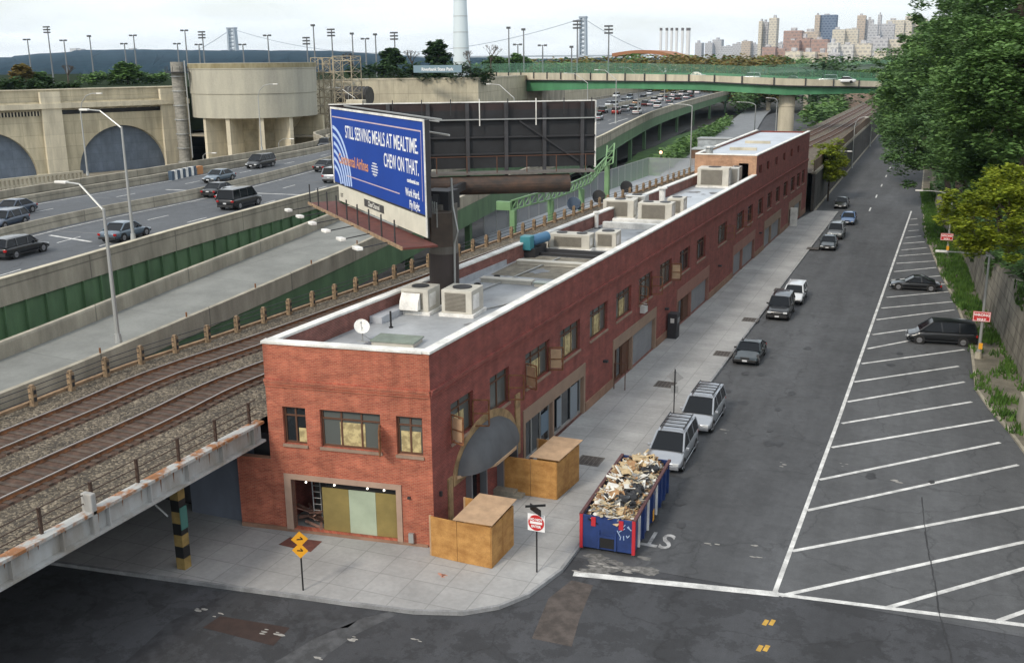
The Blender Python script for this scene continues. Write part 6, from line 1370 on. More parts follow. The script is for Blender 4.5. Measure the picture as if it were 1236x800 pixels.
# court enclosure with woven wire fence, parked service yard
ct = MB(); ct.prism([(-46.5,100),(-39.4,100),(-33.5,170),(-44.6,170)],-.1,1.9); ct.build('court_slab', mat('court_grey',(.27,.29,.31),.8,.15,.3), kind='structure')
MF = meshfence('grey_mesh', (.42,.45,.48), frac=.42)
cf = thing('wire_fence','tall grey woven wire fence round the court behind the brick building','fence',(-44,140,1.9))
for a,b in (((-46.4,105),(-44.6,169.8)),((-44.6,169.8),(-33.6,169.8))):
    m = MB(); m.face([(*a,1.9),(*b,1.9),(*b,4.9),(*a,4.9)]); m.build('wire_mesh', MF, cf); L_2 = math.dist(a,b); k = int(L_2/3.2)
    for j in range(k+1): q = np.array(a)+(np.array(b)-np.array(a))*j/k; m = MB(); m.cyl((*q,1.9),(*q,5.0),.05,n=6); m.build('post', STEEL, cf)
    m = MB(); m.cyl((*a,4.9),(*b,4.9),.04,n=6); m.build('top_rail', STEEL, cf)
# green truss gantry
tg = thing('truss_gantry','light green lattice gantry on posts between the tracks and the highway','gantry',(-38.8,95,2))
TP = [(600,253,95),(617,254,95),(640,247,97),(665,241,101),(689,232,106),(712,221,112),(731,200,118),(733,176,120)]
PT = []
for px,py,D in TP: x,z = V(px,py,D); PT.append(Vector((x,D,z)))
for i in range(1,len(PT)-1):
    a,b = PT[i],PT[i+1]; hgt = Vector((0,0,.95)) if i < 6 else Vector((.9,0,.3)); m = MB(); m.beam(a,b,.16,.14); m.beam(a+hgt,b+hgt,.16,.14)
    k = max(3,int((b-a).length/1.2))
    for j in range(k): p = a.lerp(b,j/k); q = a.lerp(b,(j+1)/k); m.beam(p,q+hgt,.1,.1); m.beam(p+hgt,p,.1,.1)
    m.build('truss_bay', GREEN_T, tg)
m = MB(); m.box(PT[0].x,PT[1].x,94.8,95.3,PT[0].z-.02,PT[0].z+.85); m.build('end_beam', GREEN_T, tg)
for px,D,py in ((619,95,254),(665,101,242),(702,109,228),(733,119,196)): x,z = V(px,py,D); m = MB(); m.box(x-.27,x+.27,D-.25,D+.25,0,z); m.build('post', GREEN_T, tg)
# small dark things by the fence (parked service clutter)
for px,py,lb in ((724,243,'dark cable reel beyond the tracks beside the gantry post'),(694,252,'blue-grey drum trolley beyond the tracks left of the cable reel'),(757,231,'dark bin beyond the tracks near the court fence')):
    x,y = G(px,py,5.3); m = MB(); m.cyl((x,y-.4,5.9),(x,y+.4,5.9),.55,n=14); m.cyl((x,y-.5,5.9),(x,y-.4,5.9),.75,n=14); m.box(x-.6,x+.6,y-.3,y+.3,5.25,5.6); m.build('cable_reel', DARK if px != 694 else plain('slate',(.06,.09,.14)), label=lb, cat='cable reel')
# red/white traffic lights dots, orange lamp
m = MB(); x,z = V(798,184,170); m.cyl((x,170,0),(x,170,z),.08,n=6); o_ = m.build('signal_post', DARK, label='thin dark post with an orange lit lamp beneath the far highway', cat='lamp post'); m = MB(); m.sphere((x,169.8,z),.28,8,6); m.build('lit_lamp', plain('orange_lit',(1,.5,.3),.5,emit=2.), o_)
# sheds / tanks under far highway
for px,py,D,w2,h2,lb,cc in ((862,150,225,7,3,'small pale shed under the far highway',(.35,.38,.40)),(850,163,205,5,2.4,'small rusty shed under the far highway',(.14,.08,.05))):
    x,z = V(px,py+8,D); m = MB(); m.box(x-w2/2,x+w2/2,D,D+4,0,h2+1); o_ = m.build('shed', mat('shed_%d'%px,cc,.8,.3,1), label=lb, cat='shed'); m = MB(); m.box(x-w2/2-.2,x+w2/2+.2,D-.2,D+4.2,h2+1.003,h2+1.2); m.build('roof', STEEL, o_)

# ================================================================== FAR DISTANCE
# Hudson ridge
rg = MB(); n=120; vs=[];fs=[]
ridge = [(-200,78),(0,70),(60,64),(100,61),(150,60),(200,60),(260,61),(320,61),(420,62),(480,67),(520,69),(580,69),(640,71),(760,70),(900,70),(1250,70)]
Rr = random.Random(12); prev=0
for i in range(n+1):
    px = -120+i*12; yt = float(np.interp(px,[a for a,b in ridge],[b for a,b in ridge]))+Rr.uniform(-.5,.5)
    for D,f in ((1700,0),(2100,.22),(2900,.5),(4100,1.0),(4700,.8)):
        x,z = V(px,yt,4100); z2 = -4+(z+4)*f; x2 = V(px,80,D)[0]; vs.append((x2,D+Rr.uniform(-60,60),z2+ (Rr.uniform(-4,6) if 0 < f < 1 else 0)))
for i in range(n):
    for j in range(4): a=i*5+j; fs.append((a,a+1,a+6,a+5))
rg.add(vs,fs); rg.build('far_ridge', mat('hazed_ridge_forest',(.010,.028,.040),1.0,.5,.010,spec=0.,col2=(.004,.013,.022),fine=.4,contrast=.2), kind='structure', smooth=False)  # forest colour with the blue of distant haze mixed in
rv = MB(); rv.face([(-4600,600,-1.0),(-430,600,-1.0),(-500,1700,-1.0),(-4600,1800,-1.0)]); rv.build('river', plain('river_water',(.05,.08,.10),.15), kind='structure')
# apartment specks on the ridge
for px,w2,h2,lb in ((88,12,3,'pale flat block on the distant ridge at the left'),(96,7,2,'small pale block on the distant ridge beside the flat one'),(158,8,3,'pale tower block on the distant ridge left of the round tank')):
    x,z = V(px,61,4050); k = 4050/F_; m = MB(); m.box(x-w2*k/2,x+w2*k/2,4050,4080,z-12,z+h2*k); m.build('far_block', mat('far_white',(.5,.5,.5),.8,.1,.01), label=lb, cat='building')
# suspension bridge
sb_ = thing('suspension_bridge','distant suspension bridge with two grey lattice towers','bridge',(V(500,70,4000)[0],4000,0)); TW = mat('tower_grey',(.34,.38,.42),.7,.1,.01); Tt=[]
for px,w2,yt,D in ((278,13.5,35,4000),(703,8.5,22,3700)):
    k = D/F_; x,zt = V(px,yt,D); m = MB(); wd = w2*k
    for s2 in (-1,1): m.hexa([(x+s2*wd*.5-wd*.12,D,0),(x+s2*wd*.5+wd*.12,D,0),(x+s2*wd*.5+wd*.12,D+20,0),(x+s2*wd*.5-wd*.12,D+20,0),(x+s2*wd*.38-wd*.10,D,zt),(x+s2*wd*.38+wd*.10,D,zt),(x+s2*wd*.38+wd*.10,D+20,zt),(x+s2*wd*.38-wd*.10,D+20,zt)])
    nb = 9; H_ = zt
    for i in range(nb):
        z0,z1 = 20+(zt-25)*i/nb, 20+(zt-25)*(i+1)/nb; m.box(x-wd*.46,x+wd*.46,D+4,D+16,z1-3.5,z1); m.beam((x-wd*.42,D+10,z0),(x+wd*.42,D+10,z1),3,3,up=(0,1,0)); m.beam((x+wd*.42,D+10,z0),(x-wd*.42,D+10,z1),3,3,up=(0,1,0))
    m.box(x-wd*.52,x+wd*.52,D-2,D+22,zt,zt+6); m.build('tower', TW, sb_); Tt.append(Vector((x,D+10,zt)))
def cable(a, b, sag, nm='cable'):
    pts=[]; 
    for i in range(25): t=i/24; p=a.lerp(b,t); p.z -= sag*4*t*(1-t); pts.append(p)
    m = MB(); m.tube(pts,1.6,4); m.build(nm, TW, sb_)
cable(Tt[0],Tt[1],115); e0 = Vector((V(205,76,4050)[0],4050,V(205,76,4050)[1])); cable(Tt[0],e0,12); e1 = Vector((V(790,66,3600)[0],3600,V(790,66,3600)[1])); cable(Tt[1],e1,10)
m = MB(); a = V(150,72,4060); b = V(810,67,3600); m.beam((a[0],4060,a[1]),(b[0],3600,b[1]),20,6); m.build('deck', TW, sb_)
# five stacks
for k,(px) in enumerate((798,805,811,817,824,831)):
    x,zt = V(px,34,1600); t = thing('smokestack',['dark-topped white stack, leftmost of the row on the skyline','dark-topped white stack, second in the row on the skyline','dark-topped white stack, third in the row on the skyline','white stack, fourth in the row on the skyline','white stack, fifth in the row on the skyline','thick white stack at the right end of the row on the skyline'][k],'smokestack',(x,1600,0),0,'row of smokestacks')
    m = MB(); r_ = 2.0 if k < 5 else 3.2; m.cyl((x,1600,0),(x,1600,zt-4),r_,n=10); m.build('shaft', plain('stack_white',(.62,.63,.64),.6), t); m = MB(); m.cyl((x,1600,zt-4),(x,1600,zt),r_*1.05,n=10); m.build('tip', plain('stack_tip',(.10,.09,.09),.6), t)
# orange arch roof
m = MB(); pa = None
for i in range(13):
    px = 742+i*7.5; t = i/12; py = 66-4.*math.sin(math.pi*min(1,t*1.25))+ (5*max(0,t-.7)/.3); x,z = V(px,py,520)
    if pa: m.hexa([(pa[0],515,pa[1]-1.2),(x,515,z-1.2),(x,545,z-1.2),(pa[0],545,pa[1]-1.2),(pa[0],515,pa[1]+.5),(x,515,z+.5),(x,545,z+.5),(pa[0],545,pa[1]+.5)])
    pa = (x,z)
m.build('arched_roof', mat('orange_roof',(.30,.13,.06),.8,.1,.1), label='low orange-brown arched roof beyond the green bridge', cat='roof')
# skyline
def facade(name, col, win=(.12,.13,.15), fw=7, fh=5):
    if name in MC: return MC[name]
    m = brick(name, win, tuple(c*1.3 for c in win), col, fw, fh, fh*.30, big=.08); return m
FC = {'cream':facade('cream_facade',(.58,.53,.43),(.33,.31,.28)),'tan':facade('tan_facade',(.48,.40,.32),(.28,.25,.22)),'red':facade('red_facade',(.36,.24,.20),(.22,.17,.155)),'grey':facade('grey_facade',(.46,.46,.47),(.27,.27,.29)),'blue':facade('blue_facade',(.16,.20,.27),(.06,.09,.15)),'pale':facade('pale_facade',(.58,.57,.54),(.3,.3,.3))}
SKL = [(916,920,26,'cream',2300),(921,927,27,'grey',2320),(928.5,938,22,'cream',2280),(984,990,18.5,'tan',2300),(990,1010,18.5,'blue',2310),(946,968,37.5,'red',1900),(962,988,39,'tan',1980),(950,965,49,'red',1600),(966,978,46,'red',1620),(979,999,48,'red',1580),
 (948,966,62,'cream',1200),(966,984,63,'cream',1220),(984,1000,64,'tan',1240),(1000,1014,64,'grey',1230),(1005,1020,36,'cream',2150),(1020,1036,35,'cream',2170),(1035,1045,19,'tan',2400),(1045,1054,24,'grey',2420),(1048,1060,30,'grey',2300),(1060,1064,18,'grey',2500),(1064,1080,29,'grey',2350),
 (1070,1092,25,'cream',2450),(1093,1102,20,'cream',2460),(1102,1120,24,'cream',2480),(1121,1127,28,'grey',2490),(999,1012,52,'pale',1500),(1012,1030,54,'pale',1520),(1030,1052,53,'cream',1540),(1052,1072,46,'grey',1700),(1072,1095,48,'cream',1720),(1095,1120,50,'tan',1740),
 (1055,1070,62,'cream',1100),(895,906,50,'tan',2600),(902,916,54,'grey',2620),(851,860,52,'grey',2900),(860,871,48,'grey',2920),(839,847,52,'grey',2950),(871,884,56,'grey',2850),(884,896,53,'grey',2700),(920,936,57,'red',1750),(936,948,59,'red',1760),(939,946,52,'grey',2500)]
DESC = {'cream':'cream','grey':'grey','tan':'tan','red':'red brick','blue':'blue glass','pale':'whitish'}
for i,(a,b,yt,c_,D) in enumerate(SKL):
    xa,zt = V(a,yt,D); xb = V(b,yt,D)[0]; zb0 = -1
    t = thing('distant_building', '', 'building', ((xa+xb)/2,D,zb0), 0, 'skyline buildings beyond the green bridge')
    pos = 'at the left end' if a < 912 else ('left of the middle' if a < 946 else ('in the middle' if a < 1000 else ('right of the middle' if a < 1060 else 'at the right end')))
    tall = 'tall' if yt < 32 else ('mid-height' if yt < 50 else 'low')
    t['label'] = f'{tall} {DESC[c_]} block {pos} of the distant skyline'
    m = MB(); m.box(xa,xb,D,D+35,zb0,zt); m.build('walls', FC[c_], t); m = MB(); R = random.Random(i); w2 = xb-xa; q = R.uniform(.15,.5); m.box(xa+w2*q,xa+w2*(q+.3),D+5,D+20,zt,zt+R.uniform(2,6)); m.build('roof_house', FC['grey'], t)
# woods between bridge and skyline
def woods(name, label, spec, m_, seed, ls, per=40):
    R = random.Random(seed); cl = []
    for (p0,p1,yt,D,zb) in spec:
        for k in range(int((p1-p0)/3)):
            px = R.uniform(p0,p1); x,zt = V(px,yt+R.uniform(-1.5,2.5),D); cl.append((x,D+R.uniform(-25,25),zt-4,5.0)); cl.append((x+R.uniform(-4,4),D+R.uniform(-30,10),zt-9,5.5)); cl.append((x+R.uniform(-4,4),D+R.uniform(-30,10),max(zb,zt-14),5.5))
    mb = MB(); leaf_cloud(mb, cl, per, ls, R, .8); mb.build(name, m_, kind='stuff', label=label, cat='trees')
woods('distant_woods','far band of mixed green trees beyond the green bridge',[(600,700,70,420,5),(745,800,64,480,5),(830,950,66,520,5),(830,1010,72,470,2),(1000,1130,74,520,2),(900,1120,68,640,5)],LF_M,41,1.1)
woods('autumn_woods','far band of yellowing trees beyond the green bridge',[(640,740,70,430,5),(780,940,65,470,5),(825,950,68,450,5),(670,780,68,460,5)],LF_O,42,1.1)
woods('dark_woods','dark far trees rising above the distant flyover',[(990,1030,66,400,5),(1040,1090,66,560,5),(930,960,70,460,5)],LF_B,43,1.0)
woods('ridge_foot_woods','dark trees along the left horizon behind the plant terrace',[(-40,215,96,330,12)],LF_D,44,.9,30)
# ================================================================== CARS
TYRE = plain('tyre',(.012,.012,.012),.85); RIM = plain('rim',(.38,.38,.40),.35,.8); CGL = plain('car_glass',(.008,.010,.013),.05,0,.22); TRIM = plain('car_trim',(.015,.015,.016),.5)
HLM = plain('headlight',(.55,.57,.58),.1,0,.9); TLM = plain('taillight',(.30,.01,.01),.2); PLT = plain('number_plate',(.55,.56,.58),.5)
def paint(n, c, metal=.25): return plain('paint_'+n, c, .28, metal, .5, coat=.6)
PB = {'black':paint('black',(.010,.011,.013)),'silver':paint('silver',(.34,.36,.39),.45),'white':paint('white',(.60,.62,.64),0),'blue':paint('blue',(.03,.10,.25)),'dkblue':paint('dkblue',(.03,.05,.085)),'teal':paint('teal',(.008,.018,.023)),'grey':paint('grey',(.14,.15,.16)),'steel':paint('steel',(.10,.14,.18)),'red':paint('red',(.25,.03,.02)),'gold':paint('gold',(.30,.24,.15)),'green':paint('dkgreen',(.02,.05,.035))}
SPEC = { # L, W, H, belt, hood z front, (windscreen base, roof front, roof rear, rear base) as fraction from front, deck z
 'sedan':(4.7,1.78,1.42,.93,.70,(.27,.42,.70,.86),.92), 'coupe':(4.5,1.80,1.28,.84,.62,(.30,.46,.66,.88),.80), 'suv':(4.7,1.86,1.78,1.10,.92,(.25,.36,.93,.985),1.10),
 'minivan':(4.9,1.92,1.78,1.05,.78,(.17,.36,.94,.99),1.05), 'wagon':(4.65,1.78,1.50,.95,.72,(.26,.40,.90,.985),.95), 'bigvan':(5.3,1.98,1.95,1.12,.95,(.17,.29,.94,.985),1.12)}
def make_car(kind, col, label, group, loc, rz, detail=2, rack=False, scale=1.0):
    L,W,H,bz_,hzz,fr,dk_ = SPEC[kind]; t = thing('parked_car' if 'parked' in group else 'car', label, 'car', loc, rz, group); P_ = PB[col]; hw = W/2
    Y = lambda f: L/2-f*L     # fraction from front, front is +Y
    zb = .24
    st = [(0.0,.80,.42,hzz-.20),(.012,.90,.30,hzz-.10),(.05,.97,zb,hzz-.02),(.12,1.,zb,hzz+.03),(fr[0]-.02,1.,zb,(bz_+hzz)/2+.06),(fr[0]+.04,1.,zb,bz_),(.5,1.,zb,bz_+.01),(fr[3]-.06,1.,zb,bz_+.01),(min(.955,fr[3]+.01),.98,zb,dk_),(.985,.93,.30,dk_-.06),(1.,.84,.42,dk_-.18)]
    vs=[];fs=[];nc=10
    for f,wf,z0,z1 in st:
        w2 = hw*wf; y = Y(f); half = [(w2*.90,z0),(w2*.985,z0+.14),(w2,z0+(z1-z0)*.55),(w2*.965,z1-.07),(w2*.82,z1)]
        for x,z in half: vs.append((x,y,z))
        for x,z in half[::-1]: vs.append((-x,y,z))
    for i in range(len(st)-1):
        for j in range(nc): a=i*nc+j;b=i*nc+(j+1)%nc; fs.append((a,a+nc,b+nc,b))
    fs.append(tuple(range(nc))); fs.append(tuple(range((len(st)-1)*nc,len(st)*nc))[::-1])
    m = MB(); m.add(vs,fs); bo = m.build('body', P_, t, smooth=True, local=True)
    if detail > 1: s_ = bo.modifiers.new('sub','SUBSURF'); s_.levels = s_.render_levels = 1
    # greenhouse
    yb0,yt0,yt1,yb1 = Y(fr[0]),Y(fr[1]),Y(fr[2]),Y(fr[3]); wb = hw*.93; wt = hw*.76; zt = H-.05; zg = bz_-.03
    C8 = [(wb,yb1,zg),(wb,yb0,zg),(-wb,yb0,zg),(-wb,yb1,zg),(wt,yt1,zt),(wt,yt0,zt),(-wt,yt0,zt),(-wt,yt1,zt)]
    m = MB(); m.hexa([Vector(p) for p in C8]); m.build('windows', CGL, t, local=True)
    m = MB(); e = .03; n=6; vs=[];fs=[]
    for i in range(n+1):
        y = yt1-e+(yt0-yt1+2*e)*i/n; cr_ = .05*math.sin(math.pi*i/n)
        for j in range(7): u = -1+2*j/6; vs.append(((wt+e)*u,y,zt+.02+cr_+.035*(1-u*u)-(.05 if abs(u)==1 else 0)))
    for i in range(n):
        for j in range(6): a=i*7+j; fs.append((a,a+1,a+8,a+7))
    m.add(vs,fs); m.box(-wt,wt,yt1,yt0,zt-.015,zt+.025); m.build('roof', P_, t, smooth=False, local=True)
    if detail > 1:
        m = MB(); Vv = [Vector(p) for p in C8]
        for a,b in ((0,4),(1,5),(2,6),(3,7)): m = MB(); m.cyl(Vv[a]*1.0,Vv[b],.055,n=6); m.build('pillar', P_, t, local=True)
        for f in ((.5,.47) if kind != 'coupe' else (.62,.60)),((.74,.73) if kind in('suv','minivan','wagon','bigvan') else None):
            if f is None: continue
            for s in (1,-1):
                ybm,ytm = Y(f[0]),Y(f[1]); m = MB(); m.beam((s*wb*1.003,ybm,zg),(s*wt*1.01,ytm,zt),.04,.09,up=(0,1,0)); m.build('pillar', P_, t, local=True)
        m = MB()
        for s in (1,-1): m.box(s*hw*1.0-.02,s*hw*1.0+.02,Y(.93),Y(.07),.26,.34); 
        m.box(-hw*.86,hw*.86,Y(0)-.06,Y(0)+.035,.30,.50); m.box(-hw*.86,hw*.86,Y(1)-.035,Y(1)+.06,.30,.50); m.box(-hw*.36,hw*.36,Y(0)-.05,Y(0)+.02,.54,.66); m.build('bumper_trim', TRIM if kind != 'minivan' else P_, t, local=True, bevel=.02)
        m = MB(); m.box(-.17,.17,Y(0)+.036,Y(0)+.045,.36,.48); m.build('number_plate', PLT, t, local=True); m = MB(); m.box(-.17,.17,Y(1)-.045,Y(1)-.036,.62,.74); m.build('number_plate', PLT, t, local=True)
        for s in (1,-1):
            m = MB(); m.box(min(s*hw*.52,s*hw*.86),max(s*hw*.52,s*hw*.86),Y(.03),Y(0)+.015,hzz-.27,hzz-.13); m.build('headlight', HLM, t, local=True, bevel=.02)
            m = MB(); m.box(min(s*hw*.66,s*hw*.93),max(s*hw*.66,s*hw*.93),Y(1)-.015,Y(.975),dk_-.34,dk_-.16); m.build('taillight', TLM, t, local=True, bevel=.02)
            m = MB(); m.rbox((s*(hw+.08),Y(fr[0]+.08),bz_+.04),(.18,.10,.13),(0,0,0)); m.build('mirror', TRIM if kind != 'minivan' else P_, t, local=True, bevel=.02)
    else:
        m = MB(); m.box(-hw*.9,hw*.9,Y(1)-.02,Y(.99),.62,.75); m.build('taillight', TLM, t, local=True); m = MB(); m.box(-hw*.85,hw*.85,Y(.01),Y(0)+.02,.50,.64); m.build('headlight', HLM, t, local=True)
    rw = .33 if kind not in ('suv','bigvan') else .37
    for s in (1,-1):
        for f in (.175,.80):
            m = MB(); x = s*(hw+.004); 
            if detail > 1: a_ = MB(); a_.cyl((s*(hw-.18),Y(f),rw),(s*(hw+.006),Y(f),rw),rw+.065,n=20); a_.build('wheel_arch', TRIM, t, local=True)
            m.cyl((s*(hw-.2),Y(f),rw),(s*(hw+.012),Y(f),rw),rw,n=20); wo = m.build('wheel', TYRE, t, local=True)
            if detail > 1: m = MB(); m.cyl((s*(hw+.013),Y(f),rw),(s*(hw+.02),Y(f),rw),rw*.62,n=14); m.build('rim', RIM, wo, local=True)
    if rack:
        m = MB()
        for s in (1,-1): m.beam((s*wt*.86,yt1+.1,zt+.15),(s*wt*.86,yt0-.2,zt+.15),.05,.05)
        for k in range(5): y = yt1+.3+(yt0-yt1-.7)*k/4; m.beam((-wt*.86,y,zt+.16),(wt*.86,y,zt+.16),.05,.04)
        m.build('roof_rack', TRIM, t, local=True)
    return t
GP = 'cars parked along the sidewalk kerb'
PI = math.pi
for px,py,dx,k,c,lb,rack in ((812,552,0,'minivan','silver','silver minivan with a roof rack parked directly behind the rubbish skip',True),(848,508,0,'minivan','silver','silver minivan with a roof rack parked second behind the skip, beside the diamond sign',True),
   (905,432,0,'coupe','teal','dark teal sedan parked alone between the silver minivans and the black off-roader',False),(942,380,0,'suv','black','black off-roader parked right in front of the white estate car',False),(959,362,0,'wagon','white','white estate car parked behind the black off-roader',False),
   (1000,299,0,'sedan','teal','dark sedan parked in front of the dark off-roader near the far end of the sidewalk',False),(1009,286,0,'suv','grey','dark grey off-roader parked between the dark sedan and the blue car',False),(1024,269,0,'sedan','blue','bright blue sedan parked at the end of the sidewalk',False),(1016,250,0,'sedan','black','black sedan parked beyond the end of the sidewalk by the stone wall',False)):
    x,y = G(px,py,0); make_car(k,c,lb,GP,(x,y,.0),PI+rnd.uniform(-.02,.02),2,rack)
x,y = G(1104,349,0); make_car('coupe','black','black sports car parked nose to the road in the hatched bays','cars parked in the hatched bays',(x,y,0),PI/2+.06)
x,y = G(1135,413,0); make_car('minivan','black','black minivan parked nose to the road in the hatched bays','cars parked in the hatched bays',(x,y,0),PI/2+.10)
# highway cars
def hdir(A, y): return math.atan2(-(xat(A,y+5)-xat(A,y-5)),10)
GH = 'cars driving on the elevated highway at the left'
for px,py,k,c,lb,fwd in ((24,308,'wagon','black','black estate car on the near carriageway at the left edge',1),(152,288,'sedan','steel','dark blue-grey sedan with red tail lamps next to the near parapet',1),(290,250,'bigvan','black','dark van with windows, largest vehicle by the middle barrier',1),
   (283,242,'sedan','silver','silver sedan half hidden behind the dark van',1),(266,236,'sedan','black','black sedan hugging the middle barrier ahead of the silver one',1),(396,206,'sedan','black','dark sedan on the near carriageway beside the billboard edge',1),(407,219,'suv','silver','pale off-roader partly hidden by the blue billboard',1),
   (265,219,'sedan','steel','blue-grey sedan on the far carriageway left of the dark minivan',-1),(315,202,'minivan','black','dark minivan on the far carriageway in front of the concrete silo',-1),(392,178,'wagon','black','dark estate car on the far carriageway next to the billboard',-1),
   (18,259,'sedan','dkblue','dark blue sedan on the far carriageway at the left edge, the farther of two',-1),(8,274,'wagon','dkblue','dark blue estate car on the far carriageway at the left edge, the nearer of two',-1)):
    x,y = G(px,py,HZ); make_car(k,c,lb,GH,(x,y,HZ+.006),(hdir(HN,y) if fwd > 0 else hdir(HFr,y)+PI),2)
# traffic jam: prototypes copied
R = random.Random(77); protos = {}
cols = ['white','silver','black','steel','grey','white','silver','white','gold','teal','red']; kinds = ['sedan','suv','minivan','sedan','wagon']
GJ = 'cars in the traffic jam on the far stretch of the elevated highway'
nm = {'white':'white','silver':'silver','black':'black','steel':'blue-grey','grey':'dark grey','red':'red','gold':'beige','teal':'very dark'}; kn = {'sedan':'sedan','suv':'off-roader','minivan':'minivan','wagon':'estate car'}
JP = [(722,141,'silver'),(728,133,'black'),(735,125,'white'),(744,134,'red'),(755,131,'white'),(769,134,'white'),(744,115,'white'),(753,121,'black'),(760,117,'steel'),(768,123,'gold'),(779,125,'black'),(776,118,'black'),(785,125,'silver'),(794,127,'white'),
 (784,112,'white'),(797,119,'white'),(800,113,'gold'),(808,121,'grey'),(813,114,'silver'),(805,108,'silver'),(819,118,'black'),(823,113,'white'),(826,108,'white'),(834,115,'black'),(833,110,'white'),(842,111,'white'),(815,108,'steel'),(790,108,'steel'),(850,108,'black'),(764,129,'grey'),(741,126,'silver'),(790,121,'white'),(804,116,'black'),(829,117,'silver'),(812,118,'white'),(843,107,'grey'),(834,106,'silver'),(857,107,'white')]
cnt = 0
for j,(px,py,c) in enumerate(JP):
    x,y = G(px,py,HZ+.8)
    if y > 440: continue
    k = ('suv','minivan','sedan','suv','wagon')[j%5]; key = (k,c); rz = hdir(HN,y)+(PI if x < xat(HMd,y) else 0)
    lb = f"{nm[c]} {kn[k]} in the far highway traffic jam, "+('near end of the queue' if px < 757 else ('middle of the queue' if px < 805 else 'far end of the queue'))
    if key not in protos: protos[key] = make_car(k,c,lb,GJ,(x,y,HZ+.006),rz,1)
    else: o = copy_tree(protos[key]); o.location = (x,y,HZ+.006); o.rotation_euler = (0,0,rz); o['label'] = lb
    cnt += 1
print('jam cars',cnt)
for i,px in enumerate((838,905,955,998,1020)):
    x,z = V(px,87,241); make_car('suv' if i%2 else 'sedan',('white','silver','black','silver','white')[i],('white sedan','silver off-roader','black sedan','silver off-roader near the pier','white sedan near the right end')[i]+' crossing the green bridge behind its mesh','cars on the green bridge',(x,242,zat(yb(px,rows['gt']),*[x,242])+.75),PI/2,1)

# ================================================================== RUBBISH SKIP
skp = thing('rubbish_skip','blue open-top rubbish skip with red corners heaped with debris','skip',(0,0,0)); 
A_=np.array([-13.02,39.5]); B_=np.array([-10.62,39.65]); skp.location=(float((A_[0]+B_[0])/2),float(A_[1]),.0); skp.rotation_euler=(0,0,.035)
SB = mat('skip_blue',(.018,.045,.17),.5,.3,1.5,col2=(.012,.028,.10)); SR = plain('skip_red',(.42,.02,.03),.5)
w2,l2,h0,h1 = 1.2,7.4,.18,1.72
m = MB(); m.box(-w2+.06,w2-.06,.06,l2-.06,h0,h0+.1); m.box(-w2,-w2+.06,0,l2,h0,h1); m.box(w2-.06,w2,0,l2,h0,h1); m.box(-w2+.06,w2-.06,l2-.06,l2,h0,h1); m.build('body', SB, skp, local=True)
m = MB(); m.box(-w2+.062,w2-.062,0,.07,h0,h1-.02); fg = m.build('front_gate', SB, skp, local=True)
m = MB(); m.box(-.32,.32,-.05,-.003,.28,.75); m.build('hook_recess', BLACK, fg, local=True); m = MB()
for x in (-.38,.38): m.box(x-.05,x+.05,-.07,-.003,.2,1.1)
m.box(-.43,.43,-.073,-.006,.76,.86); m.build('hook_frame', SB, fg, local=True)
for s in (-1,1):
    m = MB(); m.box(s*w2-.09 if s > 0 else -w2-.05,w2+.05 if s > 0 else -w2+.09,-.045,.09,h0-.05,h1+.01); m.build('corner_post', SR, skp, local=True)
    m = MB(); m.box(s*.62-.10,s*.62+.10,-.06,-.004,1.25,1.66); m.build('hinge_plate', SR, skp, local=True)
    for k in range(8):
        y = .75+k*.88; m = MB(); m.use(WHITE if k in (0,2,4) and s > 0 else SB); m.box(s*w2+(.002 if s>0 else -.09),s*w2+(.09 if s > 0 else -.002),y-.05,y+.05,h0,h1-.06); m.build('rib', None, skp, local=True)
    m = MB(); m.box(s*w2-.07,s*w2+.07,-.02,l2,h1-.055,h1+.05); m.build('top_rail', mat('skip_rim',(.10,.04,.04),.7,.3,2), skp, local=True)
    for y in (.5,l2-.6): m = MB(); m.cyl((s*.85-.12,y,.09),(s*.85+.12,y,.09),.10,n=12); m.build('roller', DARK, skp, local=True)
m = MB(); R = random.Random(4)
for k in range(9):
    x0 = .62+R.uniform(-.12,.35); z0 = .95+R.uniform(-.1,.6); m.cyl((x0,-.012,z0),(x0+R.uniform(-.25,.3),-.012,z0+R.uniform(-.25,.3)),.022,n=4)
m.build('graffiti', plain('graffiti_blue',(.35,.45,.62),.5), skp, local=True)
m = MB(); m.box(w2+.092,w2+.10,3.3,3.6,.25,.8); m.build('yellow_tag', SGY, skp, local=True)
db = MB(); R = random.Random(21); DM = [mat('deb_tan',(.50,.38,.22),.9,.3,4),mat('deb_white',(.66,.65,.60),.9,.15,3),mat('deb_wood',(.34,.20,.10),.9,.4,4),mat('deb_grey',(.24,.24,.23),.9,.3,3),plain('deb_black',(.012,.012,.014),.35),mat('deb_cream',(.50,.44,.32),.9,.2,3)]
def hh(x,y): return h1-.25+.55*(1-(x/1.2)**2)*min(1,y/1.2,(l2-y)/1.2)+.12*math.sin(y*2.1+x*3)
vs=[];fs=[];nx_,ny_=10,36
db.use(DM[3])
for j in range(ny_+1):
    for i in range(nx_+1): x=-1.13+2.26*i/nx_; y=.1+(l2-.2)*j/ny_; vs.append((x,y,hh(x,y)-.12+R.uniform(-.08,.08)))
for j in range(ny_):
    for i in range(nx_): a=j*(nx_+1)+i; fs.append((a,a+1,a+nx_+2,a+nx_+1))
db.add(vs,fs)
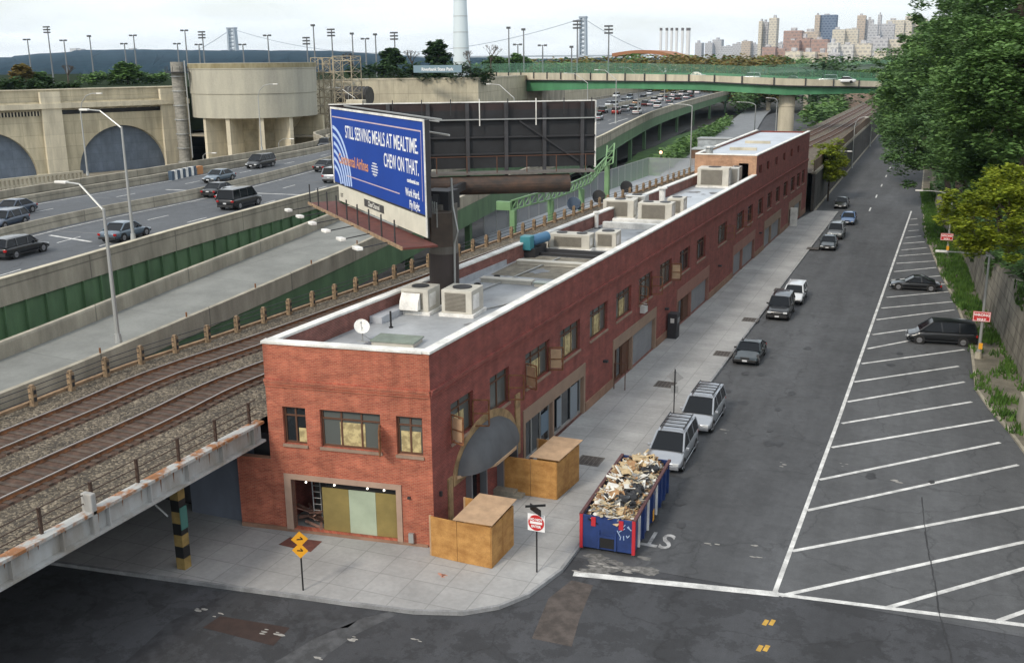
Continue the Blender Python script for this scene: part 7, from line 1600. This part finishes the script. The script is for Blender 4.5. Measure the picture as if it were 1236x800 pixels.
for k in range(1150):
    x=R.uniform(-1.0,1.0); y=R.uniform(.2,l2-.2); db.use(DM[R.choices(range(6),[5,4,5,2.2,1.6,4])[0]]); t=R.random()
    sz = (R.uniform(.3,1.3 if abs(x) < .5 else .6),R.uniform(.04,.16),R.uniform(.02,.05)) if t < .42 else ((R.uniform(.2,.7 if abs(x) < .7 else .35),R.uniform(.15,.5 if abs(x) < .7 else .3),R.uniform(.01,.04)) if t < .9 else (R.uniform(.1,.25),)*3)
    db.rbox((x,y,hh(x,y)+R.uniform(-.08,.12)),sz,(R.uniform(-.7,.7),R.uniform(-.7,.7),R.uniform(0,3.14)))
for (x,y,r) in ((.55,2.0,.42),(.75,2.6,.4),(.3,1.3,.4),(.7,1.4,.35),(.6,5.0,.36),(.9,5.5,.32),(-.2,3.2,.3)):
    db.use(DM[4]); n0=len(db.v); db.sphere((x*.85,y,hh(x,y)+.1),r,12,8,(1,1.1,.65))
    for i in range(n0,len(db.v)): v=db.v[i]; db.v[i]=(v[0]+R.uniform(-.05,.05),v[1]+R.uniform(-.05,.05),v[2]+R.uniform(-.05,.05))
for (x,y,a,b) in ((-.35,2.3,.9,.7),(.3,2.7,.9,.5),(-.2,4.4,1.0,.4),(.1,6.0,.9,.6),(-.5,5.4,.7,.5),(.45,3.8,.8,.6)):
    db.use(DM[1] if y < 4 else DM[0]); db.rbox((x,y,hh(x,y)+.16),(a,b,.03),(R.uniform(-.35,.35),R.uniform(-.3,.3),R.uniform(0,3)))
dob = db.build('debris_heap', None, local=True, kind='stuff', label='heap of broken boards, cardboard and black bags filling the blue skip', cat='debris'); dob.location = skp.location; dob.rotation_euler = skp.rotation_euler
# pavement details: manholes / tree pits
for px,py,lb in ((803,464,'metal grate in the sidewalk near the diamond sign'),(873,427,'tree pit beside the dark teal sedan'),(906,386,'tree pit beside the black off-roader'),(943,350,'tree pit beside the white estate car'),(981,300,'tree pit by the far parked dark sedan'),(712,556,'sunken metal grate in the sidewalk behind the skip')):
    x,y = G(px,py,.15); t = thing('pavement_grate', lb, 'grate', (x,y,.15)); s = .65; m = MB(); m.box(x-s,x+s,y-s,y+s,.152,.158); m.build('recess', mat('pit_soil',(.07,.06,.055),.95,.3,4), t); m = MB()
    for a,b,c,d in ((-s,s,-s,-s+.07),(-s,s,s-.07,s),(-s,-s+.07,-s+.07,s-.07),(s-.07,s,-s+.07,s-.07)): m.box(x+a,x+b,y+c,y+d,.16,.175)
    for k in range(5): m.box(x-s+.2+k*.24,x-s+.23+k*.24,y-s+.07,y+s-.07,.16,.17)
    m.build('frame', mat('grate_iron',(.12,.11,.10),.7,.3,3), t)
m = MB(); x,y = G(533,694,.15); 
for k in range(6): m.beam((x+R.uniform(-.25,.25),y+R.uniform(-.15,.15),.155),(x+R.uniform(-.3,.3),y+R.uniform(-.2,.2),.155),.05,.004)
m.build('orange_spray_mark', plain('orange_spray',(.48,.22,.15),.9), kind='structure')
# ================================================================== HAZE
hm_ = bpy.data.materials.new('haze'); hm_.use_nodes = True; t = hm_.node_tree; t.nodes.clear(); o = t.nodes.new('ShaderNodeOutputMaterial'); pv = t.nodes.new('ShaderNodeVolumePrincipled')
pv.inputs['Color'].default_value = (.60,.80,1,1); pv.inputs['Density'].default_value = .00005; pv.inputs['Anisotropy'].default_value = .2; t.links.new(pv.outputs[0], o.inputs['Volume'])
hz_ = MB(); hz_.box(-5000,2900,-700,6200,-5.5,260); ho = hz_.build('haze', hm_, kind='stuff')

for o in SC.objects:
    if o.get('label') and not 4 <= len(str(o['label']).replace('-','-').split()) <= 16: print('LABEL', len(str(o['label']).split()), o['label'])
